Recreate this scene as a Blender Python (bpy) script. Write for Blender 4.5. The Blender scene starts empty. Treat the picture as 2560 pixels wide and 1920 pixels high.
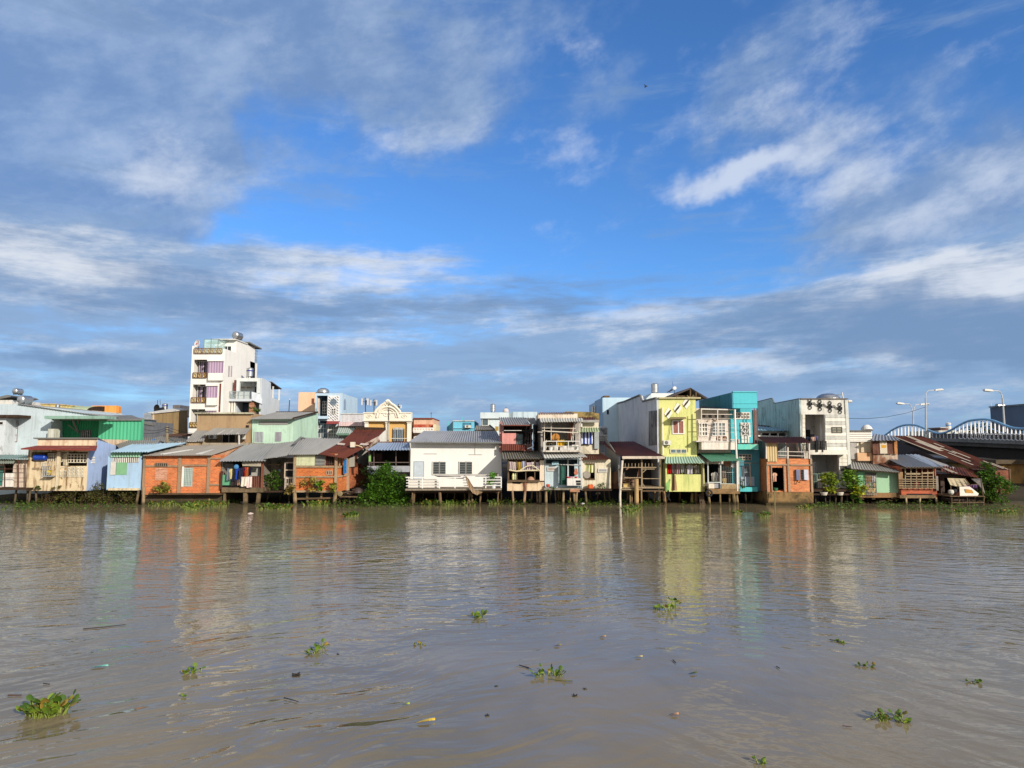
import bpy, math, random
from mathutils import Vector
random.seed(7)
S = bpy.context.scene
COL = S.collection
rad = math.radians
# ------------------------------------------------------------------ camera
F, CX, CY, H, PITCH = 1700.0, 1280.0, 960.0, 4.50, rad(5.37)
cam_d = bpy.data.cameras.new('camera')
cam_d.sensor_width = 36.0
cam_d.lens = 36.0 * F / 2560.0
cam_d.clip_start, cam_d.clip_end = 0.1, 6000
cam = bpy.data.objects.new('camera', cam_d)
COL.objects.link(cam)
cam.location = (0, 0, H)
cam.rotation_euler = (rad(90) + PITCH, 0, 0)
S.camera = cam
S.view_settings.view_transform = 'Standard'
S.view_settings.look = 'None'
S.view_settings.gamma = 1.0
S.view_settings.exposure = 0.12
# ------------------------------------------------------------------ sun
SUN_EL, SUN_AZ = rad(23), rad(40)      # the sun stands behind the viewer, to the right
sdir = Vector((math.cos(SUN_EL) * math.sin(SUN_AZ), -math.cos(SUN_EL) * math.cos(SUN_AZ), math.sin(SUN_EL)))
sl = bpy.data.lights.new('sun', 'SUN')
sl.energy = 5.0
sl.angle = rad(0.5)
sl.color = (1.0, 0.93, 0.83)
so = bpy.data.objects.new('sun', sl)
COL.objects.link(so)
so.location = (60, -60, 60)
so.rotation_euler = sdir.to_track_quat('Z', 'Y').to_euler()


class NT:
    """a small node-tree writer"""
    def __init__(s, tree):
        s.t = tree
        s.t.nodes.clear()

    def n(s, typ, ins=None, **kw):
        nd = s.t.nodes.new(typ)
        for k, v in kw.items():
            setattr(nd, k, v)
        for k, v in (ins or {}).items():
            sk = nd.inputs[k]
            if isinstance(v, bpy.types.NodeSocket):
                s.t.links.new(v, sk)
            else:
                sk.default_value = v
        return nd

    def m(s, op, a, b=0.0, c=0.0, clamp=False):
        nd = s.n('ShaderNodeMath', operation=op, use_clamp=clamp)
        for i, v in enumerate((a, b, c)):
            if isinstance(v, bpy.types.NodeSocket):
                s.t.links.new(v, nd.inputs[i])
            else:
                nd.inputs[i].default_value = v
        return nd.outputs[0]

    def mix(s, f, a, b, blend='MIX'):
        nd = s.n('ShaderNodeMix', data_type='RGBA', blend_type=blend)
        for i, v in ((0, f), (6, a), (7, b)):
            if isinstance(v, bpy.types.NodeSocket):
                s.t.links.new(v, nd.inputs[i])
            else:
                nd.inputs[i].default_value = v if i == 0 else (*v[:3], 1)
        return nd.outputs[2]

    def noise(s, vec, scale, detail=4, rough=0.55, dist=0.0, dims='3D'):
        nd = s.n('ShaderNodeTexNoise', {'Scale': scale, 'Detail': detail, 'Roughness': rough, 'Distortion': dist}, noise_dimensions=dims)
        if vec is not None:
            s.t.links.new(vec, nd.inputs['Vector'])
        return nd.outputs[0]

    def ramp(s, v, a, b, smooth=True):
        nd = s.n('ShaderNodeMapRange', {'From Min': a, 'From Max': b}, interpolation_type='SMOOTHSTEP' if smooth else 'LINEAR')
        s.t.links.new(v, nd.inputs[0])
        return nd.outputs[0]

    def scale(s, vec, sc, loc=(0, 0, 0), rot=(0, 0, 0)):
        nd = s.n('ShaderNodeMapping', {'Scale': sc, 'Location': loc, 'Rotation': rot})
        s.t.links.new(vec, nd.inputs[0])
        return nd.outputs[0]


def lin(c):
    return tuple((v / 255 / 12.92) if v <= 10.3 else ((v / 255 + 0.055) / 1.055) ** 2.4 for v in c)


# ------------------------------------------------------------------ sky
def ray(px, py):
    u, v = (px - CX) / F, (CY - py) / F
    cp, sp = math.cos(PITCH), math.sin(PITCH)
    return Vector((u, cp - v * sp, sp + v * cp))


SKY_STRENGTH = 0.1
wd = bpy.data.worlds.new('World')
S.world = wd
wd.use_nodes = True
N = NT(wd.node_tree)
dirv = N.n('ShaderNodeTexCoord').outputs['Generated']
sep = N.n('ShaderNodeSeparateXYZ', {0: dirv})
sx_, sy_, sz_ = sep.outputs
az = N.m('ARCTAN2', sx_, sy_)
el = N.m('ARCSINE', sz_)
ae = N.n('ShaderNodeCombineXYZ', {0: az, 1: el}).outputs[0]
zz = N.m('ADD', N.m('MAXIMUM', sz_, 0.0), 0.10)
plane = N.n('ShaderNodeCombineXYZ', {0: N.m('DIVIDE', sx_, zz), 1: N.m('DIVIDE', sy_, zz)}).outputs[0]
sky = N.n('ShaderNodeTexSky', sky_type='NISHITA', sun_disc=False, sun_elevation=SUN_EL, sun_rotation=math.pi - SUN_AZ,
          altitude=0, air_density=1.0, dust_density=0.4, ozone_density=2.0).outputs[0]
sky = N.mix(1.0, sky, (0.64, 1.13, 1.72), 'MULTIPLY')


def blob(px, py, wx, wy, rot=0.0, soft=0.0):
    """a soft elliptic patch of sky, given by direction; 1 in its middle"""
    d = ray(px, py).normalized()
    a, e = math.atan2(d.x, d.y), math.asin(d.z)
    nd = N.n('ShaderNodeMapping', {'Location': (a, e, 0), 'Rotation': (0, 0, rad(rot)), 'Scale': (wx / F, wy / F, 1)}, vector_type='TEXTURE')
    N.t.links.new(ae, nd.inputs[0])
    ln = N.n('ShaderNodeVectorMath', {0: nd.outputs[0]}, operation='LENGTH').outputs['Value']
    return N.ramp(ln, 1.0, soft)


def blobs(lst):
    tot = None
    for *g, w in lst:
        b = N.m('MULTIPLY', blob(*g), w)
        tot = b if tot is None else N.m('ADD', tot, b)
    return tot


def ccol(c):
    l = lin(c)
    return tuple(v / SKY_STRENGTH for v in l)


warp = N.n('ShaderNodeTexNoise', {'Scale': 9.0, 'Detail': 4.0, 'Roughness': 0.6, 'Vector': ae}, noise_dimensions='2D').outputs[1]
wv = N.n('ShaderNodeVectorMath', {0: warp, 1: (0.5, 0.5, 0.5)}, operation='SUBTRACT').outputs[0]
wv = N.n('ShaderNodeVectorMath', {0: wv, 1: (0.13, 0.07, 0.0)}, operation='MULTIPLY').outputs[0]
ae0 = ae
ae = N.n('ShaderNodeVectorMath', {0: ae, 1: wv}, operation='ADD').outputs[0]


def cn(sc, rot, seed, detail=9, rough=0.6, dist=0.0, vec=None):
    """cloud noise about zero, stretched along a bearing"""
    v = N.n('ShaderNodeVectorRotate', {'Vector': vec or ae0, 'Angle': rad(-rot)}, rotation_type='Z_AXIS').outputs[0]
    return N.m('MULTIPLY', N.m('SUBTRACT', N.noise(N.scale(v, (sc[0], sc[1], 1), (seed, seed * .37, 0)), 1.0, detail, rough, dist, '2D'), 0.5), 3.2)


n_soft = cn((3.2, 4.6), 8, 3.1, 7, 0.55)
n_wisp = cn((7.5, 14.5), 16, 7.7, 10, 0.64)
n_puff = cn((9.0, 15.0), 10, 1.3, 10, 0.62)
n_band = cn((2.6, 15.0), 2, 5.9, 9, 0.60)
n_bnd2 = cn((5.0, 34.0), -1, 9.4, 9, 0.66, 0.3)
n_fine = cn((14.0, 46.0), 6, 2.2, 8, 0.68)
# lilac-grey sheets high in the sky
mA = blobs([(-30, 220, 640, 600, 0, 0.35, 1.15), (330, 380, 330, 330, 0, 0.0, 0.9), (420, 40, 480, 230, 0, 0.1, 0.9), (880, 110, 480, 210, -12, 0.1, 1.0),
            (1190, 170, 300, 200, -40, 0.0, 0.6), (1950, 120, 360, 260, 20, 0.0, 0.9), (1300, 40, 360, 140, 0, 0.0, 0.7), (1080, 330, 330, 160, -20, 0, 0.45),
            (2480, 430, 380, 200, 14, 0.0, 0.75), (1560, 240, 220, 140, 0, 0.0, 0.5), (2300, 560, 460, 150, 8, 0.0, 0.75), (2100, 330, 500, 160, 14, 0, 0.35), (170, 560, 420, 200, 0, 0, .6)])
cA = N.ramp(N.m('ADD', mA, N.m('ADD', N.m('MULTIPLY', n_soft, 0.75), N.m('MULTIPLY', n_wisp, 0.22))), 0.12, 1.05)
# bright wisps and puffs
mB = blobs([(1120, 330, 330, 110, 4, 0, .2), (640, 270, 300, 60, 4, 0, .25), (405, 415, 188, 102, 18, 0, 0.9), (330, 440, 325, 87, 24, 0, 0.5), (560, 505, 412, 138, 6, 0, 0.55), (800, 316, 300, 75, 3, 0, 0.6), (980, 360, 375, 140, 12, 0, 0.38), (1250, 345, 225, 116, 0, 0, 0.5),
            (1430, 385, 212, 123, 8, 0, 1.0), (1690, 320, 175, 87, 10, 0, 0.7), (1740, 460, 238, 87, 4, 0, 1.1), (1990, 390, 412, 61, 14, 0, 1.15), (1880, 420, 200, 58, 24, 0, 0.8),
            (1990, 265, 238, 130, 16, 0, 0.95), (2050, 520, 338, 203, 24, 0, 0.9), (2150, 430, 250, 87, 14, 0, 0.6), (1960, 90, 350, 319, 16, 0, 0.5), (2370, 152, 125, 52, 15, 0, 0.8),
            (2440, 430, 275, 102, 16, 0, 0.75), (2380, 560, 475, 109, 12, 0, 0.75), (1410, 565, 238, 72, 8, 0, 0.55), (1420, 125, 188, 116, 0, 0, 0.5), (700, 100, 200, 87, -20, 0, .35), (250, 330, 250, 87, 0, 0, .35)])
cB = N.ramp(N.m('ADD', mB, N.m('ADD', N.m('MULTIPLY', n_wisp, 0.62), N.m('MULTIPLY', n_puff, 0.62))), 0.36, 2.3)
# streaked layer that thickens towards the horizon
low = N.ramp(el, rad(19.0), rad(7.5))
mC = N.m('ADD', N.m('MULTIPLY', low, 1.15), blobs([(200, 660, 800, 150, 2, 0.0, 0.75), (850, 650, 560, 110, 2, 0.0, 0.55), (2300, 690, 560, 130, 4, 0.1, 0.7), (1480, 560, 330, 90, 0, 0, -0.6)]))
cC = N.ramp(N.m('ADD', mC, N.m('ADD', N.m('MULTIPLY', n_band, 0.75), N.m('MULTIPLY', n_bnd2, 0.45))), 0.10, 1.15)
# dark blue-grey bars and pale bars inside it
mD = blobs([(1560, 715, 483, 98, -2, 0, 1.0), (2150, 770, 598, 78, -1, 0, 0.8), (2250, 860, 805, 98, 0, 0.1, 1.1), (2540, 810, 379, 104, 0, 0.1, 0.8), (1330, 745, 379, 78, 0, 0, 0.7), (150, 895, 276, 34, -3, 0, 1.1), (350, 735, 552, 98, 0, 0, 0.75), (760, 765, 529, 91, 0, 0, 0.6), (1900, 720, 345, 52, 0, 0, .5)])
dk = N.ramp(N.m('ADD', mD, N.m('ADD', N.m('MULTIPLY', n_band, 0.85), N.m('MULTIPLY', n_bnd2, 0.75))), -0.05, 1.30)
mE = blobs([(2380, 700, 600, 90, 4, 0, 1.0), (1700, 765, 312, 68, 0, 0, 0.8), (1750, 852, 456, 60, 0, 0, 0.8), (1900, 915, 504, 39, 0, 0, 0.8), (120, 630, 504, 82, -3, 0, 1.0), (900, 680, 576, 90, -4, 0, 0.8), (700, 720, 456, 75, 0, 0, 0.6), (2480, 650, 312, 105, 0, 0, 0.8), (1150, 640, 360, 60, 0, 0, .5), (400, 790, 396, 36, 0, 0, .5), (850, 850, 504, 60, 0, 0, .45)])
lt = N.ramp(N.m('ADD', mE, N.m('ADD', N.m('MULTIPLY', cn((4.0, 21.0), 3, 12.1, 10, 0.66), 1.15), N.m('MULTIPLY', n_fine, 0.55))), -0.10, 1.55)
skyc = N.mix(N.m('MULTIPLY', cA, 0.88), sky, N.mix(N.ramp(n_wisp, -.6, .9), ccol((114, 143, 186)), ccol((152, 174, 206))))
skyc = N.mix(N.m('MULTIPLY', cB, 0.80), skyc, ccol((208, 217, 233)))
bandc = N.mix(lt, ccol((138, 166, 202)), ccol((214, 220, 230)))
bandc = N.mix(N.m('MULTIPLY', dk, 0.78), bandc, ccol((110, 138, 176)))
skyc = N.mix(N.m('MULTIPLY', cC, 0.94), skyc, bandc)
haze0 = N.ramp(el, rad(7.0), rad(0.0))
skyc = N.mix(N.m('MULTIPLY', haze0, 0.35), skyc, ccol((132, 160, 196)))
# broken bright cloud added to the unseen sky behind, greying and lifting ambient light
back_fill = N.m('MULTIPLY', N.ramp(sy_, 0.45, -0.25), N.ramp(n_soft, -1.8, 0.0))
skyc = N.mix(N.m('MULTIPLY', back_fill, 0.85), skyc, ccol((226, 224, 222)))
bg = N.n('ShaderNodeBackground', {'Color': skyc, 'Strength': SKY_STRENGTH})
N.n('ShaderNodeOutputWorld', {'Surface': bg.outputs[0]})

# ------------------------------------------------------------------ placing: real points from the surveyed bearings
def P(px, py, Y):
    d = ray(px, py)
    t = Y / d.y
    return Vector((d.x * t, Y, H + d.z * t))


def PX(px, py, x):
    d = ray(px, py)
    t = x / d.x
    return Vector((x, d.y * t, H + d.z * t))


def PZ(px, py, z=0.0):
    d = ray(px, py)
    t = (z - H) / d.z
    return Vector((d.x * t, d.y * t, z))


def R(r, Y):
    m = (r[1] + r[3]) / 2
    return P(r[0], m, Y).x, P(r[2], m, Y).x, P(r[0], r[3], Y).z, P(r[0], r[1], Y).z


# ------------------------------------------------------------------ mesh builder
class MB:
    def __init__(s):
        s.v, s.f = [], []

    def add(s, vs, fs):
        o = len(s.v)
        s.v += [tuple(v) for v in vs]
        s.f += [tuple(i + o for i in f) for f in fs]
        return s

    def box(s, x0, x1, y0, y1, z0, z1):
        vs = [(x, y, z) for x in (x0, x1) for y in (y0, y1) for z in (z0, z1)]
        return s.add(vs, [(0, 1, 3, 2), (4, 6, 7, 5), (0, 4, 5, 1), (2, 3, 7, 6), (0, 2, 6, 4), (1, 5, 7, 3)])

    def pb(s, r, Y0, Y1):
        """box whose near face fills the bearing rectangle r at depth Y0"""
        x0, x1, z0, z1 = R(r, Y0)
        return s.box(x0, x1, Y0, Y1, z0, z1)

    def bar(s, a, b, w, d=None):
        a, b = Vector(a), Vector(b)
        d = d or w
        t = (b - a).normalized()
        up = Vector((0, 0, 1)) if abs(t.z) < 0.9 else Vector((0, 1, 0))
        l = t.cross(up).normalized() * (w / 2)
        k = l.cross(t).normalized() * (d / 2)
        vs = [q + i * l + j * k for q in (a, b) for i, j in ((-1, -1), (1, -1), (1, 1), (-1, 1))]
        return s.add(vs, [(0, 1, 2, 3), (7, 6, 5, 4)] + [(i, i + 4, (i + 1) % 4 + 4, (i + 1) % 4) for i in range(4)])

    def tube(s, pts, r, n=7, r2=None):
        pts = [Vector(p) for p in pts]
        vs, fs = [], []
        for i, p in enumerate(pts):
            t = (pts[min(i + 1, len(pts) - 1)] - pts[max(i - 1, 0)]).normalized()
            up = Vector((0, 0, 1)) if abs(t.z) < 0.9 else Vector((0, 1, 0))
            a = t.cross(up).normalized()
            b = a.cross(t)
            rr = r if r2 is None else r + (r2 - r) * i / (len(pts) - 1)
            vs += [p + (a * math.cos(2 * math.pi * k / n) + b * math.sin(2 * math.pi * k / n)) * rr for k in range(n)]
        for i in range(len(pts) - 1):
            fs += [(i * n + k, i * n + (k + 1) % n, (i + 1) * n + (k + 1) % n, (i + 1) * n + k) for k in range(n)]
        fs += [tuple(range(n - 1, -1, -1)), tuple(range((len(pts) - 1) * n, len(pts) * n))]
        return s.add(vs, fs)

    def lathe(s, c, prof, axis=(0, 0, 1), n=20):
        """prof: (radius, height) pairs about c along axis"""
        ax = Vector(axis).normalized()
        up = Vector((0, 0, 1)) if abs(ax.z) < 0.9 else Vector((0, 1, 0))
        a = ax.cross(up).normalized()
        b = ax.cross(a)
        c = Vector(c)
        vs, fs = [], []
        for r, h in prof:
            vs += [c + ax * h + (a * math.cos(2 * math.pi * k / n) + b * math.sin(2 * math.pi * k / n)) * r for k in range(n)]
        for i in range(len(prof) - 1):
            fs += [(i * n + k, i * n + (k + 1) % n, (i + 1) * n + (k + 1) % n, (i + 1) * n + k) for k in range(n)]
        fs += [tuple(range(n - 1, -1, -1)), tuple(range((len(prof) - 1) * n, len(prof) * n))]
        return s.add(vs, fs)

    def slab(s, pts, off):
        """a flat polygon given thickness along the vector off"""
        pts = [Vector(p) for p in pts]
        off = Vector(off)
        n = len(pts)
        vs = pts + [p + off for p in pts]
        return s.add(vs, [tuple(range(n)), tuple(range(2 * n - 1, n - 1, -1))] + [(i, (i + 1) % n, (i + 1) % n + n, i + n) for i in range(n)])

    def corr(s, a, b, c, d, pitch=0.2, amp=0.035, t=0.02):
        """corrugated sheet; a-b the eave, d-c the ridge, waves running from eave to ridge"""
        a, b, c, d = map(Vector, (a, b, c, d))
        nrm = (b - a).cross(d - a).normalized()
        if nrm.z < 0:
            nrm = -nrm
        n = max(2, int(max((b - a).length, (c - d).length) / pitch)) * 4
        vs, fs = [], []
        for i in range(n + 1):
            k = i / n
            o = nrm * (amp * math.sin(i * math.pi / 2))
            for q in (a.lerp(b, k), d.lerp(c, k)):
                vs += [q + o, q + o - nrm * t]
        for i in range(n):
            j = i * 4
            fs += [(j, j + 4, j + 6, j + 2), (j + 1, j + 3, j + 7, j + 5), (j, j + 1, j + 5, j + 4), (j + 2, j + 6, j + 7, j + 3)]
        fs += [(0, 2, 3, 1), (n * 4, n * 4 + 1, n * 4 + 3, n * 4 + 2)]
        return s.add(vs, fs)

    def holed(s, x0, x1, z0, z1, y0, y1, holes):
        xs = sorted({x0, x1, *[min(max(h[i], x0), x1) for h in holes for i in (0, 1)]})
        zs = sorted({z0, z1, *[min(max(h[i], z0), z1) for h in holes for i in (2, 3)]})

        def solid(i, j):
            if not (0 <= i < len(xs) - 1 and 0 <= j < len(zs) - 1):
                return False
            mx, mz = (xs[i] + xs[i + 1]) / 2, (zs[j] + zs[j + 1]) / 2
            return not any(h[0] < mx < h[1] and h[2] < mz < h[3] for h in holes)
        for i in range(len(xs) - 1):
            for j in range(len(zs) - 1):
                if not solid(i, j):
                    continue
                a, b, c, d = xs[i], xs[i + 1], zs[j], zs[j + 1]
                s.add([(a, y0, c), (b, y0, c), (b, y0, d), (a, y0, d)], [(0, 1, 2, 3)])
                s.add([(a, y1, c), (b, y1, c), (b, y1, d), (a, y1, d)], [(3, 2, 1, 0)])
                if not solid(i - 1, j):
                    s.add([(a, y0, c), (a, y1, c), (a, y1, d), (a, y0, d)], [(3, 2, 1, 0)])
                if not solid(i + 1, j):
                    s.add([(b, y0, c), (b, y1, c), (b, y1, d), (b, y0, d)], [(0, 1, 2, 3)])
                if not solid(i, j - 1):
                    s.add([(a, y0, c), (b, y0, c), (b, y1, c), (a, y1, c)], [(3, 2, 1, 0)])
                if not solid(i, j + 1):
                    s.add([(a, y0, d), (b, y0, d), (b, y1, d), (a, y1, d)], [(0, 1, 2, 3)])
        return s

    def obj(s, name, mat, parent=None, origin=(0, 0, 0), smooth=False):
        me = bpy.data.meshes.new(name)
        o = Vector(origin)
        me.from_pydata([(v[0] - o.x, v[1] - o.y, v[2] - o.z) for v in s.v], [], s.f)
        me.materials.append(mat)
        if smooth:
            me.polygons.foreach_set('use_smooth', [True] * len(me.polygons))
        ob = bpy.data.objects.new(name, me)
        COL.objects.link(ob)
        if parent is not None:
            ob.parent = parent
        else:
            ob.location = o
        return ob


class T:
    """a thing: an Empty at its base that carries its parts"""
    def __init__(s, name, label, cat, loc, group=None):
        s.loc = Vector(loc)
        s.o = bpy.data.objects.new(name, None)
        s.o.empty_display_size = 0.3
        COL.objects.link(s.o)
        s.o.location = s.loc
        s.o['label'], s.o['category'] = label, cat
        if group:
            s.o['group'] = group

    def part(s, name, mb, mat, parent=None, label=None, smooth=False):
        ob = mb.obj(name, mat, parent or s.o, s.loc, smooth)
        if label:
            ob['label'] = label
        return ob

    # --- house pieces, all by bearing rectangle and depth
    def box(s, name, r, Y0, Y1, mat, parent=None, label=None):
        return s.part(name, MB().pb(r, Y0, Y1), mat, parent, label)

    def body(s, r, Yf, Yb, mat, holes=(), name='wall', th=0.14, label=None, parent=None):
        x0, x1, z0, z1 = R(r, Yf)
        m = MB()
        if not holes:
            m.box(x0, x1, Yf, Yb, z0, z1)
        else:
            hs = []
            for h in holes:
                hs.append(R(h, Yf))
            m.holed(x0, x1, z0, z1, Yf, Yf + th, hs)
            g = 0.003
            m.box(x0, x0 + th, Yf + th + g, Yb - th - g, z0, z1)
            m.box(x1 - th, x1, Yf + th + g, Yb - th - g, z0, z1)
            m.box(x0, x1, Yb - th, Yb, z0, z1)
            m.box(x0 + th + g, x1 - th - g, Yf + th + g, Yb - th - g, z0, z0 + 0.1)
            m.box(x0 + th + g, x1 - th - g, Yf + th + g, Yb - th - g, z1 - 0.1, z1)
        return s.part(name, m, mat, parent, label)

    def roof(s, eL, eR, rR, rL, mat, name='roof', pitch=0.2, amp=0.035, label=None, parent=None):
        return s.part(name, MB().corr(P(*eL), P(*eR), P(*rR), P(*rL), pitch, amp), mat, parent, label)

    def win(s, r, Y, fmat, pmat, nx=2, ny=1, fw=0.06, name='window', proud=0.05, label=None, bars=0, barmat=None, hb=0, parent=None):
        x0, x1, z0, z1 = R(r, Y)
        pane = s.part(name, MB().box(x0, x1, Y - 0.012, Y + 0.03, z0, z1), pmat, parent, label)
        if fmat:
            m = MB()
            y0, y1 = Y - proud, Y - 0.013
            m.box(x0 - fw, x0, y0, y1, z0 - fw, z1 + fw)
            m.box(x1, x1 + fw, y0, y1, z0 - fw, z1 + fw)
            m.box(x0, x1, y0, y1, z1, z1 + fw)
            m.box(x0, x1, y0, y1, z0 - fw, z0)
            for i in range(1, nx):
                x = x0 + (x1 - x0) * i / nx
                m.box(x - fw / 2, x + fw / 2, y0 + 0.005, y1, z0, z1)
            for j in range(1, ny):
                z = z0 + (z1 - z0) * j / ny
                m.box(x0, x1, y0 + 0.008, y1, z - fw / 2, z + fw / 2)
            s.part('frame', m, fmat, pane if parent is None else parent)
        if bars or hb:
            m = MB()
            for i in range(bars):
                x = x0 + (x1 - x0) * (i + 0.5) / bars
                m.box(x - 0.018, x + 0.018, Y - proud - 0.05, Y - proud - 0.01, z0, z1)
            for j in range(hb):
                z = z0 + (z1 - z0) * (j + 0.5) / hb
                m.box(x0, x1, Y - proud - 0.06, Y - proud - 0.051, z - 0.018, z + 0.018)
            s.part('bars', m, barmat or fmat, pane if parent is None else parent)
        return pane

    def louvre(s, r, Y, mat, dark, n=7, name='window', frame=None, vertical=False):
        x0, x1, z0, z1 = R(r, Y)
        pane = s.part(name, MB().box(x0, x1, Y - 0.012, Y + 0.03, z0, z1), dark)
        m = MB()
        for i in range(n):
            if vertical:
                x = x0 + (x1 - x0) * (i + 0.5) / n
                w = (x1 - x0) / n * 0.28
                m.box(x - w, x + w, Y - 0.06, Y - 0.014, z0, z1)
            else:
                z = z0 + (z1 - z0) * (i + 0.5) / n
                w = (z1 - z0) / n * 0.22
                m.box(x0, x1, Y - 0.06, Y - 0.014, z - w, z + w)
        s.part('slats', m, mat, pane)
        if frame:
            m = MB()
            for a, b, c, d in ((x0 - .06, x0 - .002, z0 - .06, z1 + .06), (x1 + .002, x1 + .06, z0 - .06, z1 + .06), (x0, x1, z1 + .002, z1 + .06), (x0, x1, z0 - .06, z0 - .002)):
                m.box(a, b, Y - 0.07, Y - 0.01, c, d)
            s.part('frame', m, frame, pane)
        return pane

    def piles(s, pxs, ytop, Y, mat, r=0.10, zb=-1.0, sq=False):
        for q in pxs:
            px, Yq, rr = (q, Y, r) if not isinstance(q, tuple) else (q[0], q[1], q[2] if len(q) > 2 else r)
            rr *= 0.64 * random.uniform(.75, 1.3)
            top = P(px, ytop, Yq)
            bot = Vector((top.x + random.uniform(-.22, .22), Yq + random.uniform(-.1, .1), zb))
            m = MB()
            if sq:
                m.bar(bot, top, rr * 1.8)
            else:
                m.tube([bot, bot.lerp(top, .5) + Vector((random.uniform(-.02, .02), 0, 0)), top], rr * 1.1, 8, rr * 0.9)
            s.part('pile', m, mat)

    def rail(s, a, b, h, mat, nposts=5, nrails=4, w=0.045, name='railing', vert=0, parent=None):
        a, b = Vector(a), Vector(b)
        m = MB()
        up = Vector((0, 0, h))
        for i in range(nposts):
            q = a.lerp(b, i / max(1, nposts - 1))
            m.bar(q, q + up, w * 1.2)
        for j in range(nrails):
            z = Vector((0, 0, h * (j + 1) / nrails - 0.02))
            m.bar(a + z, b + z, w * (1.25 if j == nrails - 1 else 0.9))
        for i in range(vert):
            q = a.lerp(b, (i + .5) / vert)
            m.bar(q, q + up, w * 0.5)
        return s.part(name, m, mat, parent)
# ------------------------------------------------------------------ materials
_mc = {}


def mat_new(name):
    m = bpy.data.materials.new(name)
    m.use_nodes = True
    return m, NT(m.node_tree)


def finish(N, col, rough, bump=None, bstr=0.3, metal=0.0, spec=0.5, **kw):
    ins = {'Base Color': col, 'Roughness': rough, 'Metallic': metal, 'Specular IOR Level': spec}
    b = N.n('ShaderNodeBsdfPrincipled')
    for k, v in ins.items():
        if isinstance(v, bpy.types.NodeSocket):
            N.t.links.new(v, b.inputs[k])
        elif k == 'Base Color':
            b.inputs[k].default_value = (*v[:3], 1)
        else:
            b.inputs[k].default_value = v
    if bump is not None:
        bn = N.n('ShaderNodeBump', {'Height': bump, 'Strength': bstr, 'Distance': 0.05})
        N.t.links.new(bn.outputs[0], b.inputs['Normal'])
    N.n('ShaderNodeOutputMaterial', {'Surface': b.outputs[0]})
    return b


def alb(c, k=1.2):
    return tuple(min(0.82, v / (k * 1.17)) for v in lin(c))


def paint(c, dirt=0.35, dc=(92, 84, 70), rough=0.75, k=1.2):
    """weathered painted masonry: mottling, run-off streaks, stains"""
    key = ('p', c, dirt, dc, rough, k)
    if key in _mc:
        return _mc[key]
    m, N = mat_new('paint')
    tc = N.n('ShaderNodeTexCoord').outputs['Object']
    streak = N.noise(N.scale(tc, (3.4, 3.4, 0.20)), 1.0, 7, 0.68, 0.2)
    blot = N.noise(tc, 0.55, 6, 0.6, 0.5)
    fine = N.noise(tc, 9.0, 4, 0.6)
    f = N.m('MULTIPLY', N.ramp(streak, 0.44, 0.66), N.ramp(blot, 0.34, 0.60))
    spot = N.ramp(N.noise(N.scale(tc, (1, 1, .7), (4, 7, 2)), 1.3, 8, 0.7, 0.8), 0.54, 0.66)
    f = N.m('MULTIPLY', N.m('MAXIMUM', f, N.m('MULTIPLY', spot, .75)), dirt * 1.9, clamp=True)
    base = N.mix(N.m('MULTIPLY', N.ramp(blot, 0.35, 0.7), 0.35), alb(c, k), tuple(v * 0.86 for v in alb(c, k)))
    base = N.mix(N.m('MULTIPLY', N.ramp(fine, 0.4, 0.75), 0.10 + dirt * 0.15), base, alb(dc, k))
    col = N.mix(f, base, alb(dc, k))
    finish(N, col, rough, fine, 0.15, spec=0.3)
    _mc[key] = m
    return m


def sheet(c, rust=0.1, k=1.15, metal=0.0, rough=0.55, rc=(96, 52, 38), panel=1.0):
    """corrugated sheet metal or fibre cement with per-sheet tone and rust"""
    key = ('s', c, rust, k, metal, rough, rc, panel)
    if key in _mc:
        return _mc[key]
    m, N = mat_new('sheet_metal')
    tc = N.n('ShaderNodeTexCoord').outputs['Object']
    st = N.noise(N.scale(tc, (3.2, 0.35, 0.35)), 1.0, 5, 0.6, 0.2)
    bl = N.noise(tc, 0.7, 7, 0.65, 0.6)
    vo = N.n('ShaderNodeTexVoronoi', {'Vector': N.scale(tc, (1.05 * panel, 0.30 * panel, 0.3 * panel)), 'Scale': 1.0}).outputs['Color']
    vs = N.n('ShaderNodeSeparateColor', {0: vo}).outputs[0]
    a = alb(c, k)
    base = N.mix(N.m('MULTIPLY', vs, 0.5), a, tuple(v * 0.72 for v in a))
    base = N.mix(N.m('MULTIPLY', N.ramp(st, .45, .7), 0.3), base, tuple(v * 0.62 for v in a))
    f = N.ramp(N.m('ADD', N.m('MULTIPLY', bl, 0.6), N.m('MULTIPLY', st, 0.4)), 0.66 - 0.42 * rust, 0.84 - 0.42 * rust)
    rcol = N.mix(N.ramp(bl, .35, .7), alb(rc, k), tuple(v * 0.5 for v in alb(rc, k)))
    col = N.mix(f, base, rcol)
    fine = N.noise(tc, 14.0, 3, 0.6)
    finish(N, col, rough + 0.12, fine, 0.08, metal, 0.22)
    _mc[key] = m
    return m


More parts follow.
